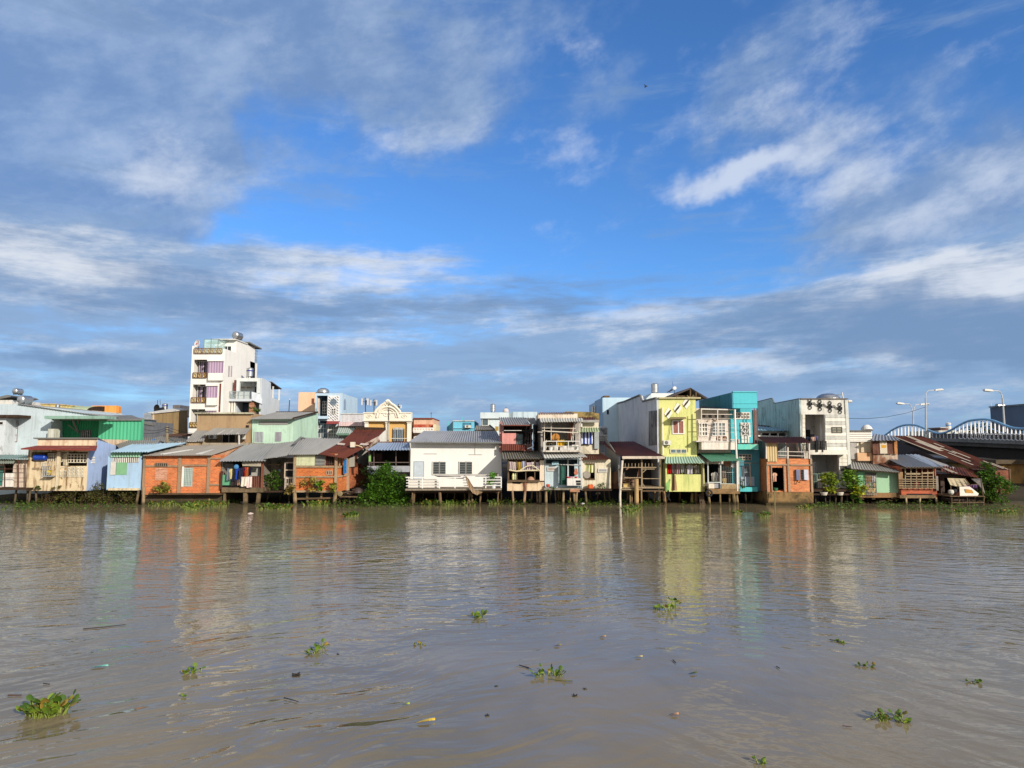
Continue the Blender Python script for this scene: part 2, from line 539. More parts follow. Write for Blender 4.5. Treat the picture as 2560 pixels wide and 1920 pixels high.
def brickm(c=(232, 118, 56), mort=(196, 160, 128), stain=0.3, k=1.2):
    key = ('b', c, mort, stain, k)
    if key in _mc:
        return _mc[key]
    m, N = mat_new('brick')
    tc = N.n('ShaderNodeTexCoord').outputs['Object']
    sp = N.n('ShaderNodeSeparateXYZ', {0: tc}).outputs
    uv = N.n('ShaderNodeCombineXYZ', {0: N.m('ADD', sp[0], sp[1]), 1: sp[2]}).outputs[0]
    a = alb(c, k)
    br = N.n('ShaderNodeTexBrick', {'Vector': uv, 'Color1': (*a, 1), 'Color2': (a[0] * .62, a[1] * .55, a[2] * .5, 1), 'Mortar': (*alb(mort, k), 1),
                                    'Scale': 1.0, 'Mortar Size': 0.014, 'Bias': -0.1, 'Brick Width': 0.26, 'Row Height': 0.105, 'Mortar Smooth': 0.3})
    blot = N.noise(tc, 0.9, 6, 0.62, 0.4)
    row = N.noise(N.scale(tc, (1.5, 1.5, 6.5)), 1.0, 6, 0.72, 0.2)
    col = N.mix(N.m('MULTIPLY', N.ramp(row, .47, .64), 0.70), br.outputs['Color'], (a[0] * 1.18, a[1] * 1.75, a[2] * 2.3))
    col = N.mix(N.m('MULTIPLY', N.ramp(N.noise(N.scale(tc, (1.8, 1.8, 7)), 1.3, 6, .7), .56, .72), 0.75), col, (a[0] * .35, a[1] * .28, a[2] * .28))
    col = N.mix(N.m('MULTIPLY', N.ramp(blot, .5, .75), stain), col, alb((88, 66, 52), k))
    finish(N, col, 0.85, br.outputs['Fac'], -0.5, spec=0.2)
    _mc[key] = m
    return m


def plain(c, rough=0.6, var=0.25, sc=3.0, metal=0.0, k=1.2, stretch=(1, 1, 1), spec=0.4, bump=0.15):
    """cloth, timber, stems, plastic: one colour with uneven tone"""
    key = ('q', c, rough, var, sc, metal, k, stretch, spec)
    if key in _mc:
        return _mc[key]
    m, N = mat_new('plain')
    tc = N.n('ShaderNodeTexCoord').outputs['Object']
    n1 = N.noise(N.scale(tc, stretch), sc, 5, 0.6, 0.3)
    a = alb(c, k)
    col = N.mix(N.ramp(n1, .3, .75), a, tuple(v * (1 - var) for v in a))
    finish(N, col, rough, n1, bump, metal, spec)
    _mc[key] = m
    return m


def wood(c, k=1.2):
    return plain(c, 0.85, 0.55, 2.5, 0, k, (4, 4, 0.5), 0.2, 0.4)


def conc(c=(150, 138, 118), moss=0.5, k=1.5):
    """stained concrete, wet and green towards nothing in particular: blotches only"""
    key = ('c', c, moss, k)
    if key in _mc:
        return _mc[key]
    m, N = mat_new('concrete')
    tc = N.n('ShaderNodeTexCoord').outputs['Object']
    n1 = N.noise(tc, 1.1, 7, 0.65, 0.6)
    n2 = N.noise(N.scale(tc, (5, 5, 0.8)), 1.0, 5, 0.6, 0.3)
    n3 = N.noise(tc, 11, 4, 0.6)
    col = N.mix(N.ramp(n3, .35, .7), alb(c, k), tuple(v * .72 for v in alb(c, k)))
    col = N.mix(N.m('MULTIPLY', N.ramp(n1, .44, .66), moss), col, alb((70, 66, 44), k))
    col = N.mix(N.m('MULTIPLY', N.ramp(n2, .52, .72), moss * .8), col, alb((96, 74, 52), k))
    wz = N.n('ShaderNodeSeparateXYZ', {0: N.n('ShaderNodeNewGeometry').outputs['Position']}).outputs[2]
    tide = N.ramp(N.m('ADD', wz, N.m('MULTIPLY', n1, .5)), .62, .36)      # the tide mark left by the river
    col = N.mix(N.m('MULTIPLY', tide, .8), col, alb((58, 54, 36), k))
    finish(N, col, 0.9, n3, 0.4, spec=0.2)
    _mc[key] = m
    return m


def leafm(c, c2, k=1.0, var=1.0):
    key = ('l', c, c2, k)
    if key in _mc:
        return _mc[key]
    m, N = mat_new('leaf')
    g = N.n('ShaderNodeNewGeometry')
    tc = N.n('ShaderNodeTexCoord').outputs['Object']
    rnd = g.outputs['Random Per Island']
    n1 = N.noise(tc, 1.3, 3, .5)
    f = N.m('ADD', N.m('MULTIPLY', rnd, .65), N.m('MULTIPLY', N.ramp(n1, .3, .7), .35))
    col = N.mix(f, lin(c), lin(c2))
    d = N.n('ShaderNodeBsdfPrincipled', {'Roughness': 0.5, 'Specular IOR Level': 0.35})
    N.t.links.new(col, d.inputs['Base Color'])
    tr = N.n('ShaderNodeBsdfTranslucent')
    N.t.links.new(N.mix(0.5, col, (0.25, 0.35, 0.03)), tr.inputs[0])
    mx = N.n('ShaderNodeMixShader', {0: 0.22, 1: d.outputs[0], 2: tr.outputs[0]})
    N.n('ShaderNodeOutputMaterial', {'Surface': mx.outputs[0]})
    _mc[key] = m
    return m


def stripes(c1, c2, width, axis=0, k=1.2):
    m, N = mat_new('striped_cloth')
    tc = N.n('ShaderNodeTexCoord').outputs['Object']
    sp = N.n('ShaderNodeSeparateXYZ', {0: tc}).outputs[axis]
    w = N.m('FRACT', N.m('DIVIDE', sp, width))
    col = N.mix(N.m('GREATER_THAN', w, 0.5), alb(c1, k), alb(c2, k))
    n1 = N.noise(tc, 4, 4, .6)
    col = N.mix(N.m('MULTIPLY', N.ramp(n1, .4, .8), .3), col, tuple(v * .5 for v in alb(c1, k)))
    finish(N, col, 0.8, n1, .1, spec=.2)
    return m


def steelm(c=(190, 190, 188), rough=0.28):
    key = ('st', c, rough)
    if key not in _mc:
        m, N = mat_new('steel')
        tc = N.n('ShaderNodeTexCoord').outputs['Object']
        n1 = N.noise(N.scale(tc, (1, 1, 6)), 2.0, 4, .6)
        col = N.mix(N.ramp(n1, .35, .75), lin(c), tuple(v * .7 for v in lin(c)))
        finish(N, col, N.m('ADD', rough, N.m('MULTIPLY', n1, .18)), None, 0, 0.9)
        _mc[key] = m
    return _mc[key]


def glassm(c=(40, 46, 50), rough=0.12):
    key = ('g', c, rough)
    if key not in _mc:
        m, N = mat_new('window_glass')
        tc = N.n('ShaderNodeTexCoord').outputs['Object']
        n1 = N.noise(tc, 1.7, 3, .5)
        col = N.mix(N.ramp(n1, .35, .7), lin(c), tuple(v * .45 for v in lin(c)))
        finish(N, col, rough, n1, .03, 0, .5)
        _mc[key] = m
    return _mc[key]


DARK = plain((38, 34, 30), 0.9, 0.4)
BLACK = plain((22, 21, 20), 0.8, 0.4)
WHITE = paint((250, 244, 232), 0.12)
WHT2 = paint((236, 232, 222), 0.25)
GLASS = glassm()
STEEL = steelm()
CONC = conc()
CONC2 = conc((176, 158, 128), 0.35)
CONCD = conc((104, 90, 70), 0.8)
TIMB = wood((120, 98, 74))
TIMBD = wood((74, 56, 42))
TIMBL = wood((186, 164, 130))
BRICK = brickm()
GREYR = sheet((158, 155, 148), 0.05)
GREYD = sheet((126, 126, 122), 0.12)
BLUER = sheet((150, 166, 188), 0.03)
RUSTR = sheet((104, 54, 38), 0.45, rc=(88, 46, 30))
RUSTP = sheet((150, 112, 84), 0.5, rc=(112, 62, 40), panel=1.8)
IRON = plain((60, 58, 56), 0.6, 0.3)
WPIPE = plain((232, 228, 218), 0.5, 0.2)
BROWNP = plain((104, 66, 50), 0.7, 0.4)


# ------------------------------------------------------------------ small things that come again and again
def air_con(r, Y, label, dark=False):
    x0, x1, z0, z1 = R(r, Y)
    t = T('air_conditioner', label, 'air conditioner', ((x0 + x1) / 2, Y, z0), 'air conditioner units on the walls')
    cs = t.part('casing', MB().box(x0, x1, Y, Y + 0.32, z0, z1), plain((232, 228, 216), .5, .2))
    rr = min(x1 - x0, z1 - z0) * 0.42
    c = Vector((x0 + (x1 - x0) * 0.40, Y - 0.004, (z0 + z1) / 2))
    t.part('fan_grille', MB().lathe(c, [(rr, 0.03), (rr, 0.0), (rr * .86, -0.012), (rr * .2, -0.02), (rr * .08, -0.02)], (0, 1, 0), 18), plain((120, 118, 110), .5, .3), cs)
    m = MB()
    for x in (x0 + .08, x1 - .08):
        m.bar((x, Y + .02, z0 - .03), (x, Y + .45, z0 - .03), .04)
        m.bar((x, Y + .45, z0 - .3), (x, Y + .06, z0 - .03), .03)
    m.bar((x0 + .06, Y + .43, z0 - .03), (x1 - .06, Y + .43, z0 - .03), .045)
    t.part('bracket', m, IRON)
    return t


def tank(r, Y, label, axis='z', mat=None, legs=True, ribs=4, band=None, group='rooftop water tanks'):
    x0, x1, z0, z1 = R(r, Y)
    w, h = x1 - x0, z1 - z0
    mat = mat or STEEL
    t = T('water_tank', label, 'water tank', ((x0 + x1) / 2, Y + w / 2, z0), group)
    if axis == 'z':
        rr = w / 2
        c = Vector(((x0 + x1) / 2, Y + rr, z0))
        leg = h * 0.10
        pr = [(rr * .6, leg), (rr, leg + .02)]
        n = ribs
        hh = h * 0.80
        for i in range(n):
            a = leg + hh * i / n
            pr += [(rr, a + hh / n * .15), (rr * .965, a + hh / n * .3), (rr * .965, a + hh / n * .7), (rr, a + hh / n * .85)]
        t.part('drum', MB().lathe(c, pr + [(rr, leg + hh)], n=24), mat, smooth=False)
        t.part('lid', MB().lathe(c + Vector((0, 0, leg + hh)), [(rr * 1.03, 0), (rr * .8, h * .05), (rr * .25, h * .09), (rr * .22, h * .115), (rr * .05, h * .118)], n=24), mat)
        if band:
            t.part('band', MB().lathe(c + Vector((0, 0, leg + hh * .62)), [(rr * 1.01, 0), (rr * 1.012, hh * .16)], n=24), band)
        m = MB()
        for a in range(4):
            q = c + Vector((math.cos(a * 1.57 + .78) * rr * .85, math.sin(a * 1.57 + .78) * rr * .85, 0))
            m.bar(q + Vector((0, 0, -.12)), q + Vector((0, 0, leg + .03)), .06)
        t.part('stand', m, IRON)
    else:
        rr = h / 2
        L = 1.6 * h if axis == 'y' else w
        if axis == 'y':
            c, ax = Vector(((x0 + x1) / 2, Y, z0 + rr)), (0.16, 1, 0)
        else:
            c, ax = Vector((x0, Y + rr, z0 + rr)), (1, 0, 0)
        pr = [(rr * .05, -.02), (rr * .55, 0), (rr * .85, L * .05), (rr * .98, L * .12)]
        for i in range(5):
            a = L * (.14 + .145 * i)
            pr += [(rr, a), (rr * .97, a + L * .02), (rr * .97, a + L * .10), (rr, a + L * .12)]
        pr += [(rr * .98, L * .88), (rr * .85, L * .95), (rr * .5, L), (rr * .05, L + .02)]
        t.part('drum', MB().lathe(c, pr, ax, 24), mat, smooth=True)
        if legs:
            m = MB()
            axn = Vector(ax).normalized()
            sd = Vector((axn.y, -axn.x, 0))
            for k in (L * .2, L * .8):
                for sg in (-1, 1):
                    q = c + axn * k + sd * (sg * rr * .7)
                    m.bar(q + Vector((0, 0, -rr * 1.15)), q + Vector((0, 0, -rr * .3)), .05)
                m.bar(c + axn * k - sd * rr * .8 + Vector((0, 0, -rr * 1.05)), c + axn * k + sd * rr * .8 + Vector((0, 0, -rr * 1.05)), .05)
            t.part('stand', m, IRON)
    return t


def cloth(kind, r, Y, c, label, name=None, mat=None, group='laundry hanging on the line'):
    """a hanging garment or cloth with folds"""
    x0, x1, z0, z1 = R(r, Y)
    w, h = x1 - x0, z1 - z0
    rnd = random.Random(int(sum(r) * 13))
    if kind == 'shirt':
        prof = [(0, .30, .70), (.05, .16, .84), (.10, .02, .98), (.30, -.04, 1.04), (.36, .14, .86), (.7, .15, .85), (1, .12, .88)]
    elif kind == 'trousers':
        prof = [(0, .1, .9), (.3, .05, .95), (.7, .08, .92), (1, .12, .88)]
    else:
        prof = [(0, 0, 1), (.33, .01, .99), (.66, .0, 1.0), (1, .02, .98)]
    ph = rnd.random() * 6
    nx = 10
    vs, fs = [], []
    for lay in (0, 1):
        for (tz, a, b) in prof:
            for i in range(nx + 1):
                k = a + (b - a) * i / nx
                y = Y + (0.02 + 0.05 * tz) * math.sin(ph + k * 13 + tz * 1.5) + lay * 0.02
                z = z1 - h * tz + (0.03 * math.sin(k * 9 + ph) if tz > .9 else 0)
                vs.append((x0 + w * k, y, z))
    M_ = nx + 1
    K = len(prof) * M_
    for j in range(len(prof) - 1):
        for i in range(nx):
            if kind == 'trousers' and j > 0 and i in (4, 5):
                continue
            q = j * M_ + i
            fs.append((q, q + 1, q + M_ + 1, q + M_))
            fs.append((K + q, K + q + M_, K + q + M_ + 1, K + q + 1))
    nm = name or {'shirt': 'shirt', 'trousers': 'trousers'}.get(kind, 'towel')
    ob = MB().add(vs, fs).obj(nm, mat or plain(c, .85, .3, 5, 0, 1.2, (1, 1, .4), .15), None, ((x0 + x1) / 2, Y, z0))
    ob['label'], ob['category'] = label, {'shirt': 'shirt', 'trousers': 'trousers', 'towel': 'cloth', 'sheet': 'cloth', 'curtain': 'curtain', 'tarpaulin': 'tarpaulin'}.get(nm, 'cloth')
    if group:
        ob['group'] = group
    return ob


def leaves(m, centre, radii, n, size, rnd, flat=0.0, shell=0.35):
    """leaf-sized faces scattered through an ellipsoid, thicker towards its skin, in clumps"""
    centre = Vector(centre)
    ncl = max(4, n // 26)
    cl = []
    for _ in range(ncl):
        d = Vector((rnd.gauss(0, 1), rnd.gauss(0, 1), rnd.gauss(0, 1))).normalized()
        k = (shell + (1 - shell) * rnd.random()) ** .6
        cl.append(Vector((d.x * radii[0] * k, d.y * radii[1] * k, d.z * radii[2] * k)))
    cr = min(radii) * 0.26
    for _ in range(n):
        q = centre + rnd.choice(cl) + Vector((rnd.gauss(0, cr), rnd.gauss(0, cr), rnd.gauss(0, cr * .7)))
        leaf(m, q, size * rnd.uniform(.6, 1.3), rnd)


def leaf(m, q, s, rnd, tilt=0.8, slim=0.5):
    a = rnd.random() * 6.283
    e = rnd.uniform(-.9, .5)
    t = Vector((math.cos(a) * math.cos(e), math.sin(a) * math.cos(e), math.sin(e)))
    w = t.cross(Vector((rnd.uniform(-.6, .6), rnd.uniform(-.6, .6), 1))).normalized() * (s * slim)
    nrm = w.cross(t).normalized()
    m.add([q, q + t * s * .5 + w + nrm * s * .08, q + t * s, q + t * s * .5 - w + nrm * s * .08], [(0, 1, 2), (0, 2, 3)])


def plant(px, py, Y, hgt, wid, label, lm, n=160, size=.12, pot=None, stems=5, name='plant', z=None, cat='plant', rnd=None, group=None):
    """a leafy plant, potted or not: stems, leaves (and pot)"""
    base = P(px, py, Y)
    rnd = rnd or random.Random(int(px * 7 + py))
    t = T('potted_plant' if pot else name, label, cat, base, group)
    z0 = 0
    if pot:
        pr, phh = pot[0], pot[1]
        t.part('pot', MB().lathe(base, [(pr * .7, 0), (pr, phh * .9), (pr * 1.08, phh * .92), (pr * 1.08, phh), (pr * .85, phh * .98)], n=14), pot[2])
        z0 = phh
    m = MB()
    ml = MB()
    for i in range(stems):
        a = rnd.random() * 6.28
        tip = base + Vector((math.cos(a) * wid * .35, math.sin(a) * wid * .3, z0 + hgt * rnd.uniform(.7, .95)))
        m.tube([base + Vector((0, 0, z0 * .8)), base.lerp(tip, .5) + Vector((0, 0, hgt * .08)), tip], .02, 5, .008)
    t.part('stems', m, plain((96, 88, 52), .8, .3))
    leaves(ml, base + Vector((0, 0, z0 + hgt * .55)), (wid / 2, wid / 2.4, hgt / 2.1), n, size, rnd)
    t.part('leaves', ml, lm)
    return t


LEAF_D = leafm((34, 62, 20), (92, 128, 40))
LEAF_M = leafm((58, 98, 26), (128, 160, 52))
LEAF_Y = leafm((120, 140, 34), (196, 190, 56))
LEAF_H = leafm((60, 110, 24), (136, 178, 52))
LEAF_DRY = leafm((84, 72, 40), (132, 118, 66))
LEAF_DK = leafm((22, 40, 22), (48, 72, 36))
# ------------------------------------------------------------------ ground and water
def setting(name, mb, mat, smooth=False):
    o = mb.obj(name, mat, None, (0, 0, 0), smooth)
    o['kind'] = 'structure'
    return o


def ground():
    m = MB()
    ys = [56.5, 58.0, 59.5, 61, 63, 66, 80, 140, 400, 1500]
    zs = [-0.9, -0.15, 0.25, 0.55, 0.9, 1.1, 1.2, 1.2, 1.2, 1.2]
    up = [0, 0, 0, .35, .8, 1.2, 1.2, 1.2, 1.2, 1.2]
    xs = [-1500, -400, -150] + [-70 + 2 * i for i in range(71)] + [150, 400, 1500]
    rnd = random.Random(3)
    for y, z, u in zip(ys, zs, up):
        for x in xs:
            m.v.append((x, y, z + u * min(1, max(0, (37 - x) / 3)) + (rnd.uniform(-.14, .14) if y < 66 else 0)))
    n = len(xs)
    for j in range(len(ys) - 1):
        for i in range(n - 1):
            m.f.append((j * n + i, j * n + i + 1, (j + 1) * n + i + 1, (j + 1) * n + i))
    setting('ground', m, conc((86, 74, 58), 0.7), True)


ground()


def water():
    mt, N = mat_new('river_water')
    pos = N.n('ShaderNodeNewGeometry').outputs['Position']
    sp = N.n('ShaderNodeSeparateXYZ', {0: pos}).outputs
    big = N.n('ShaderNodeTexNoise', {'Scale': 0.16, 'Detail': 2.0, 'Vector': pos}, noise_dimensions='2D').outputs[1]
    w = N.n('ShaderNodeVectorMath', {0: big, 1: (.5, .5, .5)}, operation='SUBTRACT').outputs[0]
    w = N.n('ShaderNodeVectorMath', {0: w, 'Scale': 2.6}, operation='SCALE').outputs[0]
    q = N.n('ShaderNodeVectorMath', {0: pos, 1: w}, operation='ADD').outputs[0]

    def train(ang, lam, along, detail, rough, seed):
        """ripples whose crests run at the angle ang to the bank"""
        v = N.n('ShaderNodeVectorRotate', {'Vector': q, 'Angle': rad(-ang)}, rotation_type='Z_AXIS').outputs[0]
        return N.noise(N.scale(v, (1 / along, 1 / lam, 1), (seed, seed * 1.7, 0)), 1.0, detail, rough, 0.15, '2D')
    L1 = train(36, 0.70, 2.2, 2.0, .5, 3.1)
    L2 = train(13, 0.34, 1.5, 2, .5, 8.2)
    R1 = train(-50, 0.85, 2.4, 2.5, .5, 5.7)
    R2 = train(-15, 0.34, 1.5, 2, .5, 1.2)
    C2 = train(3, 0.30, 0.75, 3, .55, 6.6)
    side = N.ramp(N.m('ADD', N.m('SUBTRACT', sp[0], N.m('MULTIPLY', sp[1], 0.10)), N.m('MULTIPLY', N.noise(pos, .12, 2), 6)), 0.0, 10.0)
    far = N.ramp(sp[1], 11.0, 23.0)
    patch = N.ramp(N.noise(pos, 0.11, 2, .5, .4, '2D'), .34, .60)
    L = N.m('ADD', N.m('MULTIPLY', L1, N.m('SUBTRACT', 0.074, N.m('MULTIPLY', far, 0.054))), N.m('MULTIPLY', L2, N.m('ADD', 0.014, N.m('MULTIPLY', far, 0.020))))
    Rr = N.m('ADD', N.m('MULTIPLY', R1, N.m('SUBTRACT', 0.060, N.m('MULTIPLY', far, .036))), N.m('MULTIPLY', R2, N.m('ADD', 0.014, N.m('MULTIPLY', far, 0.020))))
    h = N.m('ADD', N.m('MULTIPLY', L, N.m('SUBTRACT', 1.0, side)), N.m('MULTIPLY', Rr, side))
    h = N.m('ADD', N.m('MULTIPLY', h, N.m('ADD', 0.55, N.m('MULTIPLY', patch, 0.6))), N.m('MULTIPLY', C2, N.m('ADD', .003, N.m('MULTIPLY', far, .007))))
    calm = N.m('SUBTRACT', 1.0, N.m('MULTIPLY', N.ramp(sp[1], 42.0, 52.0), 0.80))
    h = N.m('MULTIPLY', h, calm)
    mud = N.noise(pos, 0.25, 4, .55, .5, '2D')
    col = N.mix(N.ramp(mud, .35, .65), (0.196, 0.154, 0.088), (0.160, 0.130, 0.078))
    b = finish(N, col, 0.02)
    b.inputs['IOR'].default_value = 1.37
    bn = N.n('ShaderNodeBump', {'Height': h, 'Strength': 1.0, 'Distance': 1.0})
    N.t.links.new(bn.outputs[0], b.inputs['Normal'])
    m = MB()
    m.add([(-1500, -60, 0), (1500, -60, 0), (1500, 62, 0), (-1500, 62, 0)], [(0, 1, 2, 3)])
    setting('river_water', m, mt)


water()


def house(name, label, r, Yf, cat='house', group='houses along the far bank'):
    x0, x1, z0, z1 = R(r, Yf)
    return T(name, label, cat, ((x0 + x1) / 2, Yf, z0), group)


def prism(t, name, pts, Y, depth, mat, label=None, parent=None):
    return t.part(name, MB().slab([P(a, b, Y) for a, b in pts], (0, depth, 0)), mat, parent, label)


# ================================================================== far left
t = house('waterside_shack', 'pale pink shack with grey green awning and teal door at the left edge', (-40, 1137, 66, 1222), 55)
t.body((-60, 1150, 66, 1220), 55.3, 58.5, paint((226, 204, 182), .6), [(9, 1160, 32, 1205)])
t.roof((-60, 1147, 54.6), (73, 1147, 54.6), (70, 1137, 57), (-60, 1137, 57), sheet((150, 176, 168), .05))
t.roof((-60, 1160, 54.2), (34, 1158, 54.2), (40, 1148, 55.2), (-60, 1148, 55.2), sheet((150, 158, 142), .1), name='awning')
t.win((-12, 1166, 9, 1214), 55.28, None, paint((60, 130, 118), .4), name='door')
t.box('white_board', (7, 1183, 32, 1217), 54.95, 55.1, WHITE)
m = MB()
for px in (-10, 12, 46, 63):
    m.bar(P(px, 1152, 54.7), P(px, 1220, 54.7), .05)
for py in (1172, 1195):
    m.bar(P(-40, py, 54.68), P(66, py, 54.68), .04)
t.part('cage_bars', m, BROWNP)
t.box('deck', (-60, 1220, 68, 1225), 54.3, 59, TIMBD)
t.piles([(-6, 55), (41, 55, .12), (76, 54.8, .16)], 1224, 55, conc((120, 104, 82), .7))

t = house('pale_blue_house', 'large pale blue gabled house wall behind the shack at the left edge', (-40, 1010, 260, 1141), 60)
PB = paint((210, 224, 228), .17, (140, 146, 142))
prism(t, 'wall', [(-60, 1010), (43, 1010.5), (150, 1022), (258, 1041), (258, 1047.5), (128, 1047.5), (128, 1240), (-60, 1240)], 60, 9, PB)
t.part('roof', MB().corr(P(43, 1009.5, 59.8), P(262, 1040.5, 59.8), P(262, 1040.5, 59.8) + Vector((0, 9.4, 0)), P(43, 1009.5, 59.8) + Vector((0, 9.4, 0)), .25, .02), GREYR)
t.box('annex', (-60, 1045, 12, 1137), 58.7, 59.99, paint((222, 228, 230), .3))
t.win((-4, 1055, 8, 1061), 58.69, WHT2, BLACK, 1, 1, .04)
t.box('thatched_ledge', (-60, 1037, 43, 1044), 58.3, 59.98, TIMBD)
m = MB()
x0, x1, z0, z1 = R((21, 1054, 44, 1104), 59.95)
for i in range(4):
    z = z0 + (z1 - z0) * i / 3
    m.box(x0, x1, 59.93, 59.99, z - .02, z + .02)
m.box(x0, x0 + .04, 59.94, 59.985, z0, z1).box(x1 - .04, x1, 59.94, 59.985, z0, z1)
t.part('rusty_frame', m, plain((170, 138, 128), .8, .4))
# porch of the pale blue house
t.box('eave', (111, 1039.5, 262, 1047), 58.2, 59.9, paint((150, 186, 168), .3))
t.box('porch_wall', (118, 1072, 134, 1137), 59.2, 59.95, paint((222, 222, 206), .3))
t.win((135, 1073, 153, 1110), 61.4, None, BLACK, name='doorway')

tank((31, 987.5, 66, 1009), 64, 'fat horizontal steel water tank resting on the pale blue gable', 'y')
tank((22, 970, 47, 985), 65, 'small shiny water tank on a raised stand above the fat horizontal one', 'y')
t = T('roof_terrace', 'pale rooftop block with sloping roof at the top left edge', 'roof structure', P(0, 1009, 66))
t.box('wall', (-40, 1000, 30, 1030), 66, 70, WHT2)
t.part('roof', MB().slab([P(-40, 1000, 65.8), P(18, 987, 65.8), P(26, 992, 65.8), P(-40, 1005, 65.8)], (0, 4, 0)), GREYD)

t = house('green_metal_house', 'bright green corrugated metal house with a barred window', (153, 1046, 352, 1110), 61.5)
GRN = sheet((88, 186, 142), .0, panel=1.5)
x0, x1, z0, z1 = R((153, 1048, 246, 1112), 61.5)
t.part('wall', MB().corr((x0, 61.5, z0 - 2), (x1, 61.5, z0 - 2), (x1, 61.5, z1), (x0, 61.5, z1), .22, .035).box(x0, x1, 61.6, 62.2, z0 - 2, z1), sheet((48, 150, 100), .0, panel=1.5))
x0, x1, z0, z1 = R((246, 1048, 353, 1112), 61.0)
t.part('side_panel', MB().corr((x0, 61.0, z0 - 2), (x1, 61.0, z0 - 2), (x1, 61.0, z1), (x0, 61.0, z1), .3, .02).box(x0, x1, 61.1, 61.4, z0 - 2, z1), GRN)
t.part('roof', MB().slab([P(150, 1048, 60.8), P(356, 1048, 60.8), P(330, 1038, 64), P(268, 1038, 64)], (0, 0, -.12)), GREYD)
t.win((204, 1077, 227, 1098), 61.45, plain((96, 100, 98), .6, .2), BLACK, 2, 2, .09, bars=5, barmat=plain((190, 186, 180), .6, .2))
m = MB()
m.bar(P(180, 1046, 60.2), P(196, 1082, 61.4), .12).bar(P(170, 1062, 60.8), P(194, 1080, 61.3), .08).bar(P(194, 1046, 60.3), P(196, 1058, 61.3), .1)
t.part('awning_brace', m, GREYD)

t = house('orange_house', 'plain orange box house standing behind the green metal house', (225, 1014, 295, 1045), 84, group='houses on the street behind')
t.body((226, 1014, 289, 1090), 84, 84.9, paint((252, 176, 92), .25, (180, 110, 50)))
t.box('side_strip', (289.2, 1017, 296, 1090), 84.3, 84.8, paint((240, 160, 80), .25))
t = house('vaulted_roof_house', 'house with a pale green barrel vault roof beside the orange house', (145, 1012, 228, 1030), 80, group='houses on the street behind')
v = []
for i in range(9):
    a = math.pi / 2 * i / 8
    v.append((78 + 3.2 * (1 - math.cos(a)), math.sin(a)))
x0, x1, z0, z1 = R((148, 1012, 218, 1026), 78)
m = MB()
for i in range(8):
    (ya, ka), (yb, kb) = v[i], v[i + 1]
    za, zb = z0 + (z1 - z0) * ka, z0 + (z1 - z0) * kb
    m.add([(x0, ya, za), (x1, ya, za), (x1, yb, zb), (x0, yb, zb)], [(0, 1, 2, 3)])
t.part('roof', m, sheet((186, 200, 160), .02))
t.part('end_wall', MB().slab([(x1, y, z0 + (z1 - z0) * k) for y, k in v] + [(x1, v[-1][0], z0)], (.1, 0, 0)), TIMBD)
t.box('wall', (148, 1026.5, 232, 1070), 78.2, 84, paint((236, 222, 196), .3))
t = house('yellow_parapet_house', 'low yellow parapet peeking over the pale blue gable', (88, 1010, 140, 1030), 76, group='houses on the street behind')
t.body((60, 1011, 138, 1060), 76, 84, paint((250, 226, 150), .3))
t.box('coping', (58, 1009, 140, 1011.5), 75.9, 84.2, paint((226, 196, 130), .3))
tank((135, 1010, 146, 1024), 74, 'small upright steel tank behind the yellow parapet', 'z')

# cream weathered house with the red awning
t = house('cream_house', 'weathered cream house with dark red awning and breeze block screens', (66, 1097, 243, 1226), 55)
CR = paint((238, 216, 176), .75, (140, 108, 70))
t.body((68, 1118, 219, 1227), 55, 61, CR, [(78, 1130, 139, 1153), (147, 1130, 218, 1165)])
t.box('parapet', (94, 1098, 243, 1119), 56.35, 60.9, paint((244, 222, 190), .45, (170, 120, 90)))
t.part('roof', MB().slab([P(83, 1097, 56.15), P(246, 1097, 56.15), P(282, 1117, 58.6), P(250, 1103, 60)], (0, 0, .10)), GREYD)
t.part('awning', MB().slab([P(52, 1124, 53.9), P(240, 1127, 53.9), P(243, 1117, 55.85), P(92, 1117, 55.85)], (0, 0, .10)), plain((150, 62, 48), .8, .35))
t.box('pillar', (140, 1130, 147, 1227), 54.8, 54.99, paint((232, 214, 180), .5))
xv = R((68, 1118, 219, 1227), 55)[1] + .012


def sidewall_mb():
    za, zb = P(200, 1227, 55).z, P(200, 1118, 55).z
    ya, zt = PX(243, 1099, xv).y, PX(243, 1099, xv).z
    return MB().slab([(xv, 54.99, za), (xv, 54.99, zb), (xv, ya, zb), (xv, ya, zt), (xv, 58.3, PX(276, 1112, xv).z), (xv, 62.5, zb - .4), (xv, 62.5, za)], (.02, 0, 0))


t.part('side_wall', sidewall_mb(), paint((180, 202, 240), .14))
